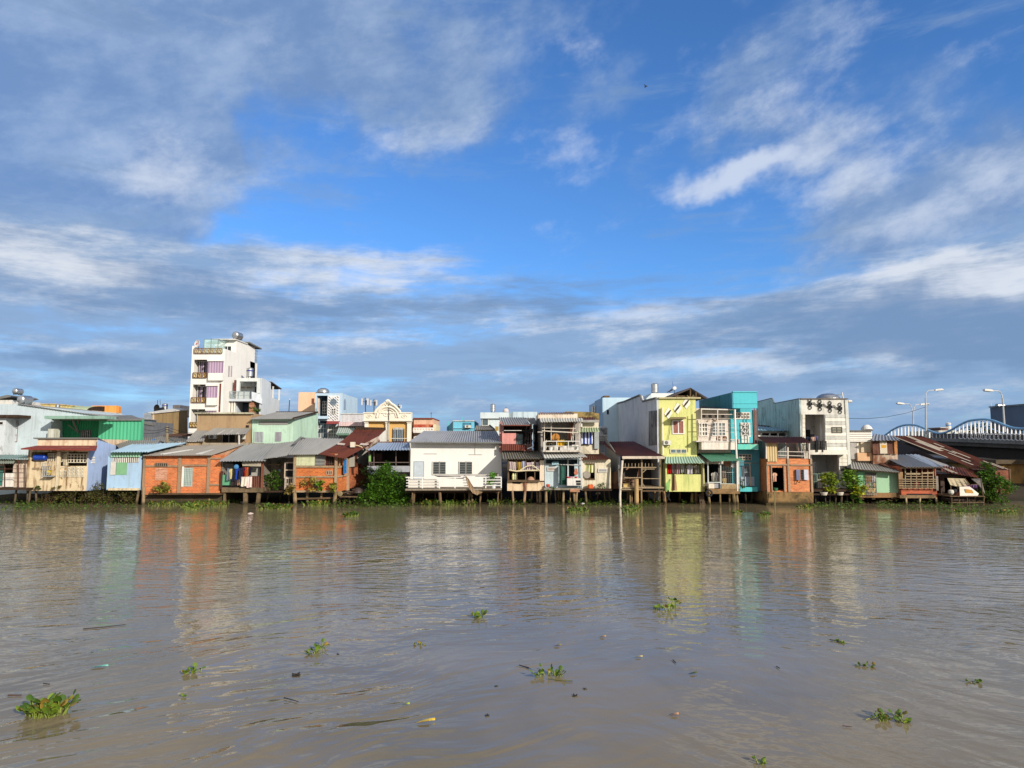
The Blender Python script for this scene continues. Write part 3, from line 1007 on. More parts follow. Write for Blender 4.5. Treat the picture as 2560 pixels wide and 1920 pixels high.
# lattice screens of square blocks
for r, nx, ny in (((121, 1134, 139.5, 1154), 4, 3), ((147.5, 1134, 158, 1154), 2, 3), ((170, 1135, 217, 1156), 6, 3)):
    x0, x1, z0, z1 = R(r, 55.25)
    m = MB()
    for i in range(nx + 1):
        x = x0 + (x1 - x0) * i / nx
        m.box(x - .028, x + .028, 55.2, 55.26, z0, z1)
    for j in range(ny + 1):
        z = z0 + (z1 - z0) * j / ny
        m.box(x0, x1, 55.215, 55.25, z - .028, z + .028)
    t.part('lattice_screen', m, paint((244, 232, 206), .3))
t.box('screen_wall', (158.3, 1131, 169.7, 1164), 55.2, 55.33, paint((236, 222, 190), .5))
x0, x1, z0, z1 = R((146, 1168, 212, 1192), 55)
m = MB()
m2 = MB()
for j in range(3):
    for i in range(6):
        if j == 0 and i < 2:
            continue
        cx = x0 + (x1 - x0) * (i + .5) / 6
        cz = z1 - (z1 - z0) * (j + .5) / 3
        a = (z1 - z0) / 6 * .8
        for sx, sz in ((1, 0), (-1, 0), (0, 1), (0, -1)):
            m.bar((cx + sx * a, 54.95, cz + sz * a), (cx + sz * a, 54.95, cz - sx * a), .07, .08)
        m2.box(cx - a * .35, cx + a * .35, 54.96, 54.99, cz - a * .35, cz + a * .35)
for j in range(4):
    m.box(x0, x1, 54.955, 54.985, z1 - (z1 - z0) * j / 3 - .02, z1 - (z1 - z0) * j / 3 + .02)
m.box(x0 - .04, x0, 54.96, 54.99, z0, z1)
br = t.part('breeze_blocks', m, paint((246, 234, 208), .3))
t.part('openings', m2, BLACK, br)
t.louvre((81, 1169, 98, 1174), 54.99, CR, BROWNP, 3, 'vent')
m = MB()
for a in (1143, 1149, 1155):
    qa, qb = PX(227, a, xv), PX(236, a, xv)
    m.box(xv + .021, xv + .06, qa.y, qb.y, qa.z - .1, qa.z + .03)
t.part('side_vent', m, WHITE)
t.piles([(71, 55.2, .2), (90, 55.4, .12), (140, 56), (190, 56), (215, 55.6)], 1226, 55.2, conc((126, 112, 90), .7))
tank((79, 1136, 111, 1152), 54.62, 'deep blue plastic tank lying on the cream house ledge', 'x', plain((24, 70, 176), .3, .2, spec=.6), legs=False, group=None)
t = house('window_cage', 'grey metal cage holding a yellow bucket on the cream wall', (108, 1158, 133, 1191), 54.6, 'cage', None)
x0, x1, z0, z1 = R((108, 1158, 131, 1190), 54.6)
m = MB()
for i in range(5):
    x = x0 + (x1 - x0) * i / 4
    m.bar((x, 54.5, z0), (x, 54.5, z1), .03)
    z = z0 + (z1 - z0) * i / 4
    m.bar((x0, 54.5, z), (x1, 54.5, z), .03)
    m.bar((x, 54.5, z0), (x, 55, z0), .03)
t.part('bars', m, plain((180, 186, 188), .5, .3))
t.part('tray', MB().box(x0 - .05, x1 + .05, 54.45, 54.99, z0 - .06, z0), plain((170, 174, 176), .5, .3))
c = P(122, 1187, 54.75)
o = MB().lathe(c, [(.16, 0), (.21, .36), (.23, .37), (.23, .41), (.19, .40)], n=16).obj('bucket', plain((236, 200, 20), .4, .2), None, c)
o['label'], o['category'] = 'yellow plastic bucket inside the grey window cage', 'bucket'

# light blue hut
t = house('light_blue_hut', 'light blue hut with a green shutter under a green metal frieze', (267, 1130, 352, 1226), 55)
LB = paint((180, 212, 240), .25, (150, 160, 160))
t.body((268, 1140, 352, 1225), 55, 61, LB, [(280, 1142, 347, 1157)])
x0, x1, z0, z1 = R((276, 1129, 352, 1142.5), 54.9)
t.part('frieze', MB().corr((x0, 54.9, z0), (x1, 54.9, z0), (x1, 54.9, z1), (x0, 54.9, z1), .22, .03), sheet((150, 196, 164), .05))
m = MB()
x0, x1, z0, z1 = R((280, 1142.5, 347, 1156.5), 55.0)
for i in range(14):
    x = x0 + (x1 - x0) * (i + .5) / 14
    m.box(x - .036, x + .036, 55.02, 55.06, z0, z1)
t.part('white_bars', m, WHITE)
t.win((291, 1156, 317, 1187), 54.98, None, paint((136, 190, 142), .2), name='shutter', proud=.03)
t.louvre((277, 1154.5, 290, 1187), 54.98, WHITE, plain((130, 120, 120), .6, .2), 5, 'window', None, True)
t.roof((274, 1130, 54.4), (372, 1129.5, 54.4), (468, 1106.5, 60), (330, 1110.5, 59), sheet((176, 206, 222), .03), pitch=.3)
t.box('sill', (270, 1220.5, 346, 1226), 54.8, 54.99, paint((236, 216, 176), .4))
t.roof((300, 1123, 56.8), (384, 1122, 56.8), (400, 1100, 61), (280, 1101, 61), GREYR, name='rear_roof')
t.piles([(347, 54.9, .15), (275, 56), (310, 57)], 1225, 55, conc((150, 130, 100), .6))

# brick house with the tall grilled window
t = house('brick_house', 'orange brick house with concrete bands and a tall grilled window', (355, 1136, 552, 1235), 55)
t.body((357, 1137, 551, 1237), 55, 61, BRICK, [(455, 1168.5, 482, 1216.5)])
m = MB()
for a, b in ((356, 361.5), (444, 452), (517, 524)):
    m.pb((a, 1140, b, 1236), 54.9, 54.995)
for r in ((361.6, 1163, 443.9, 1167.5), (452.1, 1161, 516.9, 1166), (524.1, 1144, 551, 1148), (524.1, 1210, 551, 1214)):
    m.pb(r, 54.92, 54.995)
t.part('concrete_bands', m, conc((196, 164, 132), .25))
t.box('bricked_up_window', (388, 1170, 418, 1200), 54.97, 54.996, brickm((222, 150, 116), (200, 170, 140)))
x0, x1, z0, z1 = R((388, 1158.5, 419, 1165.3), 54.9)
m = MB()
m2 = MB().box(x0, x1, 54.905, 54.92, z0, z1)
for i in range(7):
    x = x0 + (x1 - x0) * i / 6
    m.box(x - .035, x + .035, 54.87, 54.903, z0 - .03, z1 + .03)
m.box(x0, x1, 54.875, 54.903, z1, z1 + .04).box(x0, x1, 54.875, 54.903, z0 - .04, z0)
vp = t.part('vent', m2, BLACK)
t.part('vent_grid', m, conc((170, 150, 124), .2), vp)
pane = t.win((455, 1169, 482, 1216), 55.08, WHITE, plain((160, 186, 176), .6, .3), 1, 1, .07, bars=7, barmat=plain((214, 226, 216), .5, .2), hb=9)
t.box('window_post', (454, 1166, 458.5, 1217), 54.93, 55.04, WHITE)
t.roof((356, 1139, 54.5), (529, 1137.5, 54.5), (618, 1109, 61), (416, 1112, 61), sheet((164, 156, 144), .08), pitch=.22)
t.part('roof_strips', MB().corr(P(398, 1135.5, 54.75), P(412, 1135.5, 54.75), P(486, 1124, 57.5), P(474, 1124, 57.5), .22).corr(P(488, 1135, 54.75), P(502, 1135, 54.75), P(540, 1124, 57.5), P(530, 1124, 57.5), .22), sheet((206, 204, 196), 0))
t.part('gable_wall', MB().slab([P(524, 1139, 55.0), P(551, 1150, 55.0), P(575, 1138, 58.6), P(622, 1112, 61.2), P(610, 1108.5, 61.2)], (0, .12, .0)), brickm((214, 150, 106), (196, 168, 138), .45))
t.body((352, 1236, 556, 1272), 55.15, 60, CONCD, name='base')
t.box('ledge', (370, 1233.5, 552, 1237), 54.5, 54.98, conc((116, 92, 68), .7))
o = MB().tube([P(360, 1219, 54.3), P(358, 1262, 54.2), P(356, 1300, 54.1)], .12, 8).obj('mooring_post', conc((186, 160, 126), .35), None, P(358, 1262, 54.2))
o['label'], o['category'] = 'lone concrete post standing in water at the brick house corner', 'post'
plant(405, 1236, 54.55, 1.0, 1.15, 'bushy yellow green shrub growing on the brick house ledge', leafm((96, 110, 40), (150, 146, 66)), 420, .15, name='shrub')

# laundry shack
t = house('laundry_shack', 'open riverside shack under a grey roof with laundry in its front', (548, 1110, 661, 1232), 54.8)
t.body((553, 1150, 655, 1220), 55, 60, plain((150, 140, 126), .9, .4), [(556, 1154, 652, 1219)])
t.roof((546, 1153, 54.2), (664, 1152, 54.2), (700, 1108, 61), (616, 1109, 61), sheet((156, 156, 152), .05), pitch=.22)
t.box('beam', (554, 1219, 657, 1231), 54.75, 58, conc((150, 128, 98), .6))
t.box('green_panel', (554, 1187, 578, 1213), 54.82, 54.9, paint((104, 176, 134), .2))
t.part('tarpaulin', MB().slab([P(605, 1153, 54.8), P(653, 1153, 54.7), P(652, 1166, 54.4), P(606, 1165, 54.6)], (0, .03, 0)), plain((186, 174, 152), .7, .3))
t.box('grey_sheet', (624, 1165.5, 650, 1190), 55.3, 55.34, plain((184, 180, 170), .8, .2))
x0, x1, z0, z1 = R((629, 1190.5, 653, 1219), 54.9)
t.part('rusty_panel', MB().corr((x0, 54.9, z0), (x1, 54.9, z0), (x1, 54.9, z1), (x0, 54.9, z1), .15, .03), plain((112, 66, 48), .8, .5, 3, 0, 1.2, (4, 1, .5)))
x0, x1, z0, z1 = R((557, 1159, 584, 1172), 55.3)
t.part('tin_panel', MB().corr((x0, 55.3, z0), (x1, 55.3, z0), (x1, 55.3, z1), (x0, 55.3, z1), .12, .03), sheet((140, 140, 136), .1))
t.box('post', (652.5, 1152, 657, 1220), 54.7, 54.85, plain((142, 84, 60), .8, .4))
t.box('corner_post', (551, 1178, 554.5, 1222), 54.7, 54.85, plain((90, 52, 40), .8, .4))
t.piles([(562, 55, .16), (614, 55, .19), (648, 55, .17)], 1231, 55, conc((158, 134, 100), .5), sq=True)
m = MB()
m.tube([P(556, 1172, 54.62), P(606, 1171, 54.62), P(652, 1169, 54.62)], .02, 5)
t.part('clothes_line', m, IRON)
CL = [('shirt', (566, 1171, 577, 1201), (120, 130, 140), 'grey shirt'), ('shirt', (573, 1172, 582, 1198), (226, 210, 150), 'cream shirt'), ('shirt', (580, 1170, 589, 1203), (40, 44, 56), 'black shirt'),
      ('shirt', (585, 1166, 597, 1199), (36, 70, 170), 'royal blue shirt'), ('trousers', (596, 1170, 604, 1206), (44, 52, 74), 'navy trousers'), ('shirt', (603, 1168, 612, 1192), (56, 40, 64), 'dark purple shirt'),
      ('shirt', (610, 1168, 617, 1192), (206, 66, 44), 'red orange shirt'), ('shirt', (616, 1168, 622, 1191), (196, 110, 60), 'rust coloured shirt'), ('shirt', (621, 1168, 629, 1189), (30, 32, 48), 'small black shirt'),
      ('towel', (577, 1200, 597, 1214), (58, 46, 44), 'dark patterned cloth'), ('towel', (594, 1199, 601, 1213), (190, 150, 116), 'tan cloth'),
      ('towel', (602, 1192, 619, 1216), (240, 226, 206), 'white sheet with its corner folded'), ('towel', (615, 1191.5, 629, 1219), (248, 222, 214), 'pinkish white sheet')]
for i, (k, r, c, l) in enumerate(CL):
    cloth(k, r, 54.55 - .03 * (i % 3), c, l + ' hanging in the laundry shack front')
c = P(592, 1167, 54.6)
o = MB().lathe(c + Vector((0, -.1, 0)), [(.02, -.12), (.16, -.08), (.2, 0), (.16, .08), (.02, .12)], (0, 1, 0), 14).obj('plastic_bag', plain((84, 150, 204), .4, .3), None, c)
o['label'], o['category'] = 'round sky blue bag hung above the blue shirt', 'bag'

# gap with the sloping wall, between laundry shack and second brick house
t = house('sheltered_porch', 'shaded porch with a pinkish wall and white gate beside the brick stilt house', (661, 1134, 735, 1232), 57)
t.body((662, 1146, 736, 1226), 57, 60, plain((176, 156, 140), .9, .3))
x0, x1, z0, z1 = R((664, 1144, 716, 1157), 56.9)
t.part('tin_frieze', MB().corr((x0, 56.9, z0), (x1, 56.9, z0), (x1, 56.9, z1), (x0, 56.9, z1), .15, .03), sheet((150, 142, 130), .15))
t.roof((660, 1147, 54.3), (735, 1136, 54.3), (792, 1097, 61), (690, 1108, 61), sheet((160, 158, 152), .05), pitch=.22)
t.part('hip_ridge', MB().tube([P(736, 1108, 58), P(752, 1094, 60), P(764, 1097, 61)], .1, 6), GREYD)
t.win((714, 1158, 733, 1192), 55.4, plain((220, 196, 170), .6, .3), BLACK, 1, 2, .09, name='door')
x0, x1, z0, z1 = R((713, 1195, 733, 1224), 55.2)
t.rail((x0, 55.2, z0), (x1, 55.2, z0), z1 - z0, paint((230, 212, 190), .3), 2, 2, .08, 'gate', 4)
t.box('beam', (661, 1161, 700, 1163), 56.2, 56.35, TIMBL)
t.box('deck', (660, 1227, 738, 1231), 55, 60, TIMBD)
t.piles([(671, 57), (700, 57.5), (722, 56)], 1230, 57, CONCD)
plant(676, 1234, 55.6, 1.7, 1.6, 'dark leafy shrub in the shaded porch beside the laundry shack', LEAF_D, 420, .2, name='shrub')
plant(700, 1180, 56.5, .75, .5, 'trailing plant in a pale hanging pot in the shaded porch', LEAF_D, 70, .1, (.14, .22, plain((150, 196, 196), .5, .2)), 3)

# second brick house on stilts with rusty roof
t = house('brick_stilt_house', 'brick house on concrete stilts with rusty red roof and blue banner', (733, 1074, 868, 1230), 54.6)
B2 = brickm((214, 108, 52), (206, 150, 96))
t.body((734, 1134, 842, 1229), 54.6, 60, B2, [(814, 1137, 836, 1164), (783, 1198, 801, 1221)])
m = MB()
for a, b, yb in ((733, 739.5, 1230), (836, 842.5, 1230)):
    m.pb((a, 1135, b, yb), 54.45, 54.595)
for r in ((739.6, 1164.5, 835.9, 1169), (739.6, 1190, 835.9, 1194), (739.6, 1226, 835.9, 1231)):
    m.pb(r, 54.48, 54.595)
t.part('concrete_frame', m, conc((206, 176, 140), .3))
m = MB()
x0, x1, z0, z1 = R((740, 1136, 786.5, 1164), 54.5)
for i in range(7):
    a = z0 + (z1 - z0) * i / 7
    m.box(x0, x1, 54.49 - .02 * (i % 2), 54.59, a + .004, a + (z1 - z0) / 7)
t.part('cream_boards', m, paint((224, 226, 182), .2))
t.louvre((787, 1136, 812.5, 1164), 54.58, plain((176, 176, 168), .6, .2), IRON, 8, 'louvre_window')
t.win((814, 1137, 836, 1164), 54.75, None, BLACK, bars=5, barmat=BROWNP, hb=3)
t.win((818, 1178, 829.5, 1185), 54.59, conc((222, 190, 160), .2), BLACK, 3, 1, .06, 'vent')
t.win((783, 1198, 801, 1221), 54.7, conc((160, 130, 104), .2), BLACK, 1, 1, .05, bars=6, barmat=plain((196, 160, 130), .6, .4), hb=3)
# right-hand wall, seen along its length: brick below, patched rusty tin above
a0, a1 = P(843, 1230, 54.7), P(868, 1222, 56.6)
s0 = P(843, 1167, 54.7)
m = MB().slab([P(843, 1168, 54.7), P(843, 1230, 54.7), P(868, 1224, 56.8), P(868, 1164, 56.8)], (-.08, .05, 0))
t.part('side_wall', m, B2)
m = MB().slab([P(870, 1152, 56.9), P(870, 1222, 56.9), P(904, 1216, 60), P(920, 1200, 61), P(921, 1118, 61), P(905, 1126, 59.5)], (-.1, .05, 0))
t.part('rear_side_wall', m, brickm((190, 96, 56), (170, 130, 96), .6))
m = MB().bar(P(843, 1192, 54.62), P(868, 1187, 56.7), .1, .14).bar(P(843, 1168, 54.62), P(868, 1164, 56.7), .1, .14)
m.bar(P(870, 1146, 56.75), P(870, 1226, 56.75), .2)
t.part('side_frame', m, conc((216, 184, 148), .3))
m = MB()
for a, b, ya, yb, k in ((872, 886, 1146, 1168, 0), (892, 904, 1128, 1160, 2), (904, 917, 1120, 1164, 3)):
    Y = 56.8 + (a - 872) / 48 * 4
    t.part('tin_patch', MB().slab([P(a, ya, Y), P(b, ya - 5, Y + .9), P(b, yb - 2, Y + .9), P(a, yb, Y)], (.03, -.04, 0)), sheet((176, 170, 156), .25, panel=2))
m = MB()
for a, b, ya, yb, k in ((884, 894, 1134, 1168, 1), (895, 902, 1158, 1182, 2), (880, 886, 1168, 1186, 3)):
    Y = 56.8 + (a - 872) / 48 * 4
    t.part('rusty_patch', MB().slab([P(a, ya, Y), P(b, ya - 4, Y + .9), P(b, yb - 2, Y + .9), P(a, yb, Y)], (.05, -.07, 0)), sheet((110, 62, 44), .6, panel=2))
m = MB().bar(P(868.5, 1146, 55.2), P(868.5, 1188, 55.2), .06).bar(P(849, 1146, 54.9), P(849, 1166, 54.9), .1)
t.part('side_posts', m, conc((206, 170, 130), .2))
t.roof((720, 1136.5, 54.1), (800, 1135.5, 54.1), (862, 1097, 61), (752, 1094, 61), sheet((164, 162, 156), .05), pitch=.22)
t.roof((796, 1135, 54.0), (862, 1146, 54.0), (926, 1111, 58.2), (846, 1109, 58.2), RUSTR, name='rusty_roof', pitch=.22)
t.roof((842, 1113, 57.8), (924, 1113, 57.8), (963, 1074.5, 62.5), (889, 1073, 62.5), RUSTR, name='upper_rusty_roof', pitch=.22)
t.part('ridge_board', MB().slab([P(888, 1067, 62.4), P(964, 1069, 62.4), P(964, 1075, 62.4), P(888, 1074, 62.4)], (0, .1, 0)), TIMBD)
t.part('peeling_tin', MB().slab([P(905, 1112, 57.4), P(945, 1091, 60), P(950, 1101, 60), P(946, 1105, 59.9), P(932, 1110, 59), P(925, 1120, 58), P(916, 1125, 57.4)], (.0, .05, -.03)), sheet((186, 168, 150), .55, panel=2))
t.part('roof_caps', MB().slab([P(845, 1108, 57.5), P(863, 1110, 57.5), P(860, 1113, 57.4), P(843, 1111.5, 57.4)], (0, 0, .05)).slab([P(903, 1109, 57.5), P(922, 1111, 57.5), P(916, 1113.5, 57.4), P(899, 1112.5, 57.4)], (0, 0, .05)), sheet((190, 176, 166), .2))
t.piles([(736.5, 54.6, .24), (839, 54.6, .22), (768, 55.2, .14), (805, 55.2, .14)], 1230, 54.6, conc((190, 162, 124), .45))
t.part('pile_beam', MB().bar(P(742, 1247, 55), P(832, 1245, 55), .14), conc((140, 112, 84), .6))
# banner hung on the side opening, its lettering run down the strip
b0, b1 = P(858.5, 1146, 55.3), P(866, 1144, 55.9)
b2, b3 = P(866, 1183, 55.9), P(858.5, 1185, 55.3)
t = T('banner', 'narrow blue vertical banner with a white head on the brick side wall', 'banner', b3)
t.part('cloth', MB().slab([b0, b1, b2, b3], (.03, -.02, 0)), plain((66, 150, 220), .6, .2))
def bl(u, w):
    return b0.lerp(b1, u).lerp(b3.lerp(b2, u), w) + Vector((.05, -.04, 0))
t.part('white_head', MB().slab([bl(0, -.02), bl(1, -.02), bl(1, .10), bl(0, .10)], (.004, -.003, 0)), WHITE)
m = MB()
rnd = random.Random(5)
for i in range(13):
    w = .17 + .058 * i
    if i in (5, 9):
        continue
    m.slab([bl(.26, w), bl(.58, w), bl(.58, w + .014), bl(.26, w + .014)], (.004, -.003, 0))
    m.slab([bl(.26 + .2 * (i % 2), w + .016), bl(.36 + .2 * (i % 2), w + .016), bl(.36 + .2 * (i % 2), w + .04), bl(.26 + .2 * (i % 2), w + .04)], (.004, -.003, 0))
t.part('lettering', m, plain((20, 74, 150), .6, .1))
# vent box on the rusty roof
t = house('roof_vent_box', 'cream metal box with a curved pipe on the rusty red roof', (875, 1105, 886, 1119), 56.6, 'box', None)
t.box('box', (875.5, 1105, 886, 1118), 56.6, 57.0, paint((236, 224, 202), .2))
t.part('feet', MB().pb((877, 1118, 879, 1121), 56.62, 56.7).pb((883, 1118, 885, 1121), 56.62, 56.7), IRON)
t.part('pipe', MB().tube([P(886, 1113, 56.8), P(896, 1114, 56.9), P(905, 1118, 57), P(908, 1124, 57.2)], .045, 6), plain((226, 200, 160), .5, .2))
# debris landing
t = T('debris_landing', 'low dark timber landing heaped with broken boards and scrap', 'landing', P(890, 1240, 56))
m = MB()
for i in range(9):
    a = P(846 + i * 11, 1236 + (i % 3), 55.2 + (i % 3) * .5)
    m.bar(a, a + Vector((.35, 2.6, .05)), .22, .05)
t.part('planks', m, TIMBD)
m = MB()
for i in range(8):
    px = 850 + i * 12
    m.bar(P(px, 1242, 55.3), P(px + random.uniform(-2, 2), 1282, 55.3), .12)
t.part('posts', m, TIMBD)
m = MB()
rnd = random.Random(11)
for i in range(46):
    a = P(rnd.uniform(866, 934), rnd.uniform(1224, 1237), 55.4 + rnd.random() * 1.4)
    b = a + Vector((rnd.uniform(-.8, .8), rnd.uniform(-.3, .3), rnd.uniform(-.1, .22)))
    m.bar(a, b, rnd.uniform(.06, .24), .04)
t.part('scrap_boards', m, plain((132, 112, 92), .85, .6, 4))
m = MB().bar(P(845, 1241, 54.9), P(935, 1243, 54.9), .1)
t.part('edge_beam', m, TIMB)
c = P(895, 1232, 55.1)
o = MB().lathe(c, [(.0, .42), (.2, .38), (.36, .2), (.42, 0), (.38, -.02)], n=18).obj('basin', plain((72, 58, 50), .6, .4), None, c)
o['label'], o['category'] = 'upturned dark basin on the scrap heap landing', 'basin'
c = P(850, 1234, 54.6)
o = MB().lathe(c, [(.02, -.05), (.2, -.04), (.22, 0), (.2, .04), (.02, .05)], (.2, 1, 0), 14).obj('satellite_dish', plain((170, 150, 110), .6, .4), None, c)
o['label'], o['category'] = 'round tan disc propped by the brick house stilt', 'disc'
# ================================================================== behind the left half
SB = 'houses on the street behind'
t = house('tan_long_house', 'long olive tan wall with a cream front strip left of the white tower', (380, 1027, 470, 1085), 74, group=SB)
xa = P(383, 1032, 70).x
TAN = paint((176, 148, 104), .3, (120, 100, 70))
t.part('wall', MB().slab([P(383, 1034, 70), P(469, 1026, 77), P(469, 1100, 77), P(383, 1100, 70)], (-.1, .2, 0)), TAN)
t.part('front_strip', MB().slab([P(371, 1033, 70.3), P(383, 1034, 69.95), P(383, 1070, 69.95), P(371, 1068, 70.3)], (0, .2, 0)), paint((250, 224, 190), .2))
t.part('coping', MB().slab([P(370, 1033.5, 69.9), P(384, 1034, 69.8), P(470, 1025.5, 76.8), P(440, 1022, 79)], (0, 0, .12)), WHT2)
t.box('parapet', (418, 1025, 468, 1040), 80, 84, paint((240, 226, 200), .2))
t.box('rooftop_cube', (432, 1012.5, 450, 1025), 80.5, 83, paint((250, 226, 206), .2))
tank((402, 1008, 415.5, 1026), 79, 'upright steel tank with blue bands on the tan house roof', band=plain((40, 60, 150), .4, .2))
t = T('rooftop_clutter', 'dark rooftop solar frame and dish beside the blue banded tank', 'roof equipment', P(395, 1028, 78))
t.part('frame', MB().slab([P(384, 1028, 77.5), P(412, 1025, 77.5), P(408, 1020, 79), P(388, 1023, 79)], (0, 0, .1)), BLACK)
t.part('dish', MB().lathe(P(392, 1020, 77.3), [(.05, .1), (.3, .05), (.42, -.02), (.36, -.02), (.05, .06)], (.3, 1, 0), 14), BLACK)
t.part('aerial', MB().bar(P(394, 1020, 77.6), P(394, 1000, 77.6), .04).bar(P(401, 1012, 77.6), P(400, 998, 77.6), .03), IRON)
t = house('grey_slatted_shed', 'small grey shed with slatted gable beside the tan wall', (358, 1030, 382, 1085), 66, group=SB)
t.body((357, 1055, 381, 1095), 66, 70, plain((118, 120, 126), .8, .3))
t.part('gable', MB().slab([P(357, 1052, 65.9), P(357, 1060, 65.9), P(382, 1064, 65.9), P(382, 1060, 65.9)], (0, .5, 0)), GREYD)
t.louvre((359, 1032, 378, 1058), 68, plain((196, 204, 210), .6, .2), plain((110, 120, 140), .7, .2), 8, 'slatted_screen')

# low roofs in front of the tan wall
t = house('low_grey_roofs', 'cluster of low weathered grey roofs in front of the tan wall', (352, 1085, 470, 1110), 62.5, group=SB)
t.body((352, 1104, 470, 1150), 63, 69, paint((176, 170, 160), .5))
t.roof((352, 1106, 62.5), (412, 1106, 62.5), (420, 1090, 68), (352, 1088, 68), GREYR)
t.roof((396, 1108, 62.3), (470, 1108, 62.3), (466, 1092, 68), (418, 1090, 68), GREYD, name='side_roof')
t.part('ridge_clutter', MB().slab([P(406, 1088, 67), P(440, 1084, 67), P(478, 1084, 67), P(478, 1091, 67), P(420, 1091, 67)], (0, .4, 0)), sheet((96, 70, 60), .4))
o = MB().slab([P(360, 1113, 61.4), P(384, 1097, 61.8), P(395, 1107, 62.2), P(388, 1108, 61.8), P(384, 1103, 61.6), P(374, 1113, 61.4)], (0, .25, 0)).obj('tarpaulin', plain((70, 130, 200), .5, .25), None, P(378, 1105, 61.6))
o['label'], o['category'] = 'bright blue tarpaulin peak among the grey roofs', 'tarpaulin'
t = T('utility_pole', 'grey concrete utility pole with wires rising from the grey roofs', 'utility pole', P(418, 1106, 61.5))
t.part('pole', MB().tube([P(418, 1106, 61.5), P(418, 1065, 61.5)], .13, 8, .10), CONC2)
m = MB()
for z in (1068, 1074, 1080):
    m.bar(P(413.5, z, 61.4), P(422.5, z, 61.4), .06)
t.part('crossarms', m, IRON)
for i, (a, b) in enumerate((((418, 1068), (520, 1085)), ((418, 1074), (500, 1090)), ((418, 1074), (352, 1082)), ((418, 1069), (362, 1074)), ((421, 1095), (470, 1108)))):
    pa, pb = P(*a, 61.4), P(*b, 62.5)
    mid = pa.lerp(pb, .5) - Vector((0, 0, .18))
    t.part('wire', MB().tube([pa, pa.lerp(mid, .5) - Vector((0, 0, .05)), mid, mid.lerp(pb, .5) - Vector((0, 0, .05)), pb], .016, 4), BLACK)

# white tower
YT = 72.0
t = house('white_tower_house', 'tall narrow white five storey house with lilac curtains and gilt balcony rails', (467, 868, 557, 1090), YT, group=SB)
TW = paint((255, 250, 240), .10, (190, 186, 176))
holes = [(484, 899, 519, 945), (481, 961, 516, 1007), (477, 1023, 514, 1069), (546.5, 959, 552, 1030)]
t.body((474, 884, 557, 1140), YT, 80.6, TW, holes)
x0, x1, z0, z1 = R((474, 869, 557, 884), YT)
xr = R((474, 884, 557, 1140), YT)[1]
xl = R((474, 884, 557, 1140), YT)[0]
Yp = PX(591, 860, xr).y
Ye = PX(626, 880, xr).y
Yz = PX(643, 920, xr).y
zf = P(515, 868, YT).z
# roof terrace parapets and penthouse
m = MB()
zb = P(515, 884, YT).z + .003
m.box(xl, xl + .2, YT, YT + .2, zb, zf + .15).box(xr - .2, xr, YT, Yp - .01, zb, P(515, 872, YT).z).box(xl, xl + .15, YT + .21, 80, zb, zb + .5)
t.part('parapet', m, TW)
zp = PX(591, 851, xr).z
m = MB().box(P(538, 850, Yp).x, xr - .003, Yp, 80.4, zb, zp)
t.part('penthouse', m, TW)
t.part('penthouse_eave', MB().box(P(536, 850, Yp).x, xr + .1, Yp - .5, 78, zp + .003, zp + .12), WHT2)
t.win((560, 866, 578, 878), Yp, TW, GLASS, 2, 1, .05)
t.part('rear_stair', MB().slab([(xr, Ye, PX(626, 903, xr).z), (xr, Yz, PX(643, 909, xr).z), (xr, Yz, 0), (xr, 80.6, 0), (xr, 80.6, PX(626, 903, xr).z)], (-.2, 0, 0)), TW)
m = MB().slab([P(583, 855, Yp + 1.2), P(616, 873, 84.5), P(598, 866, 84.5), P(570, 851, Yp + 1.2)], (0, 0, .1))
t.part('rear_roof', MB().slab([(xr + .3, Ye - 1.2, PX(612, 855, xr).z), (xr + .5, Yz, PX(646, 874, xr).z), (xr - 3, Yz, PX(646, 874, xr).z), (xr - 3, Ye - 1.2, PX(612, 855, xr).z)], (0, 0, .12)), GREYD)
m = MB()
for i in range(6):
    y = Ye + .1 + (Yz - Ye - .2) * i / 5
    m.bar((xr - .05, y, PX(630, 905, xr).z), (xr - .05, y, PX(640, 872, xr).z - .2), .05)
for i in range(5):
    k = i / 4
    z = PX(630, 905, xr).z * (1 - k) + (PX(640, 876, xr).z) * k
    m.bar((xr - .05, Ye, z), (xr - .05, Yz, z), .04)
t.part('rear_cage', m, plain((150, 160, 160), .5, .3))
LIL = stripes((206, 180, 200), (168, 140, 168), .28)
PURP = stripes((150, 128, 150), (74, 70, 84), .5)
# floors: bay window with curtains, recessed door, gilt railing
for (ya, yb, yc, yd, xb0, xb1) in ((903, 932, 899, 945, 521, 555), (965, 994, 961, 1007, 517, 540), (1027, 1060, 1023, 1069, 516, 537)):
    bay = t.box('bay_window', (xb0, ya, xb1, yb), YT - .35, YT - .01, LIL)
    t.part('hood', MB().pb((xb0 - 3, ya - 5, xb1 + 1, ya - .2), YT - .5, YT - .005), TW, bay)
    t.part('apron', MB().pb((xb0 - 1, yb + .3, xb1 + 1, yd + 6), YT - .38, YT - .005), TW, bay)
    t.win((xb0 - 22, ya + 2, xb0 - 2, yd - 2), YT + 1.0, WHT2, PURP, 2, 1, .06, 'curtained_door')
GILT = plain((150, 104, 56), .45, .55, 6, .3)
GILT2 = plain((222, 190, 110), .4, .4, 6, .3)


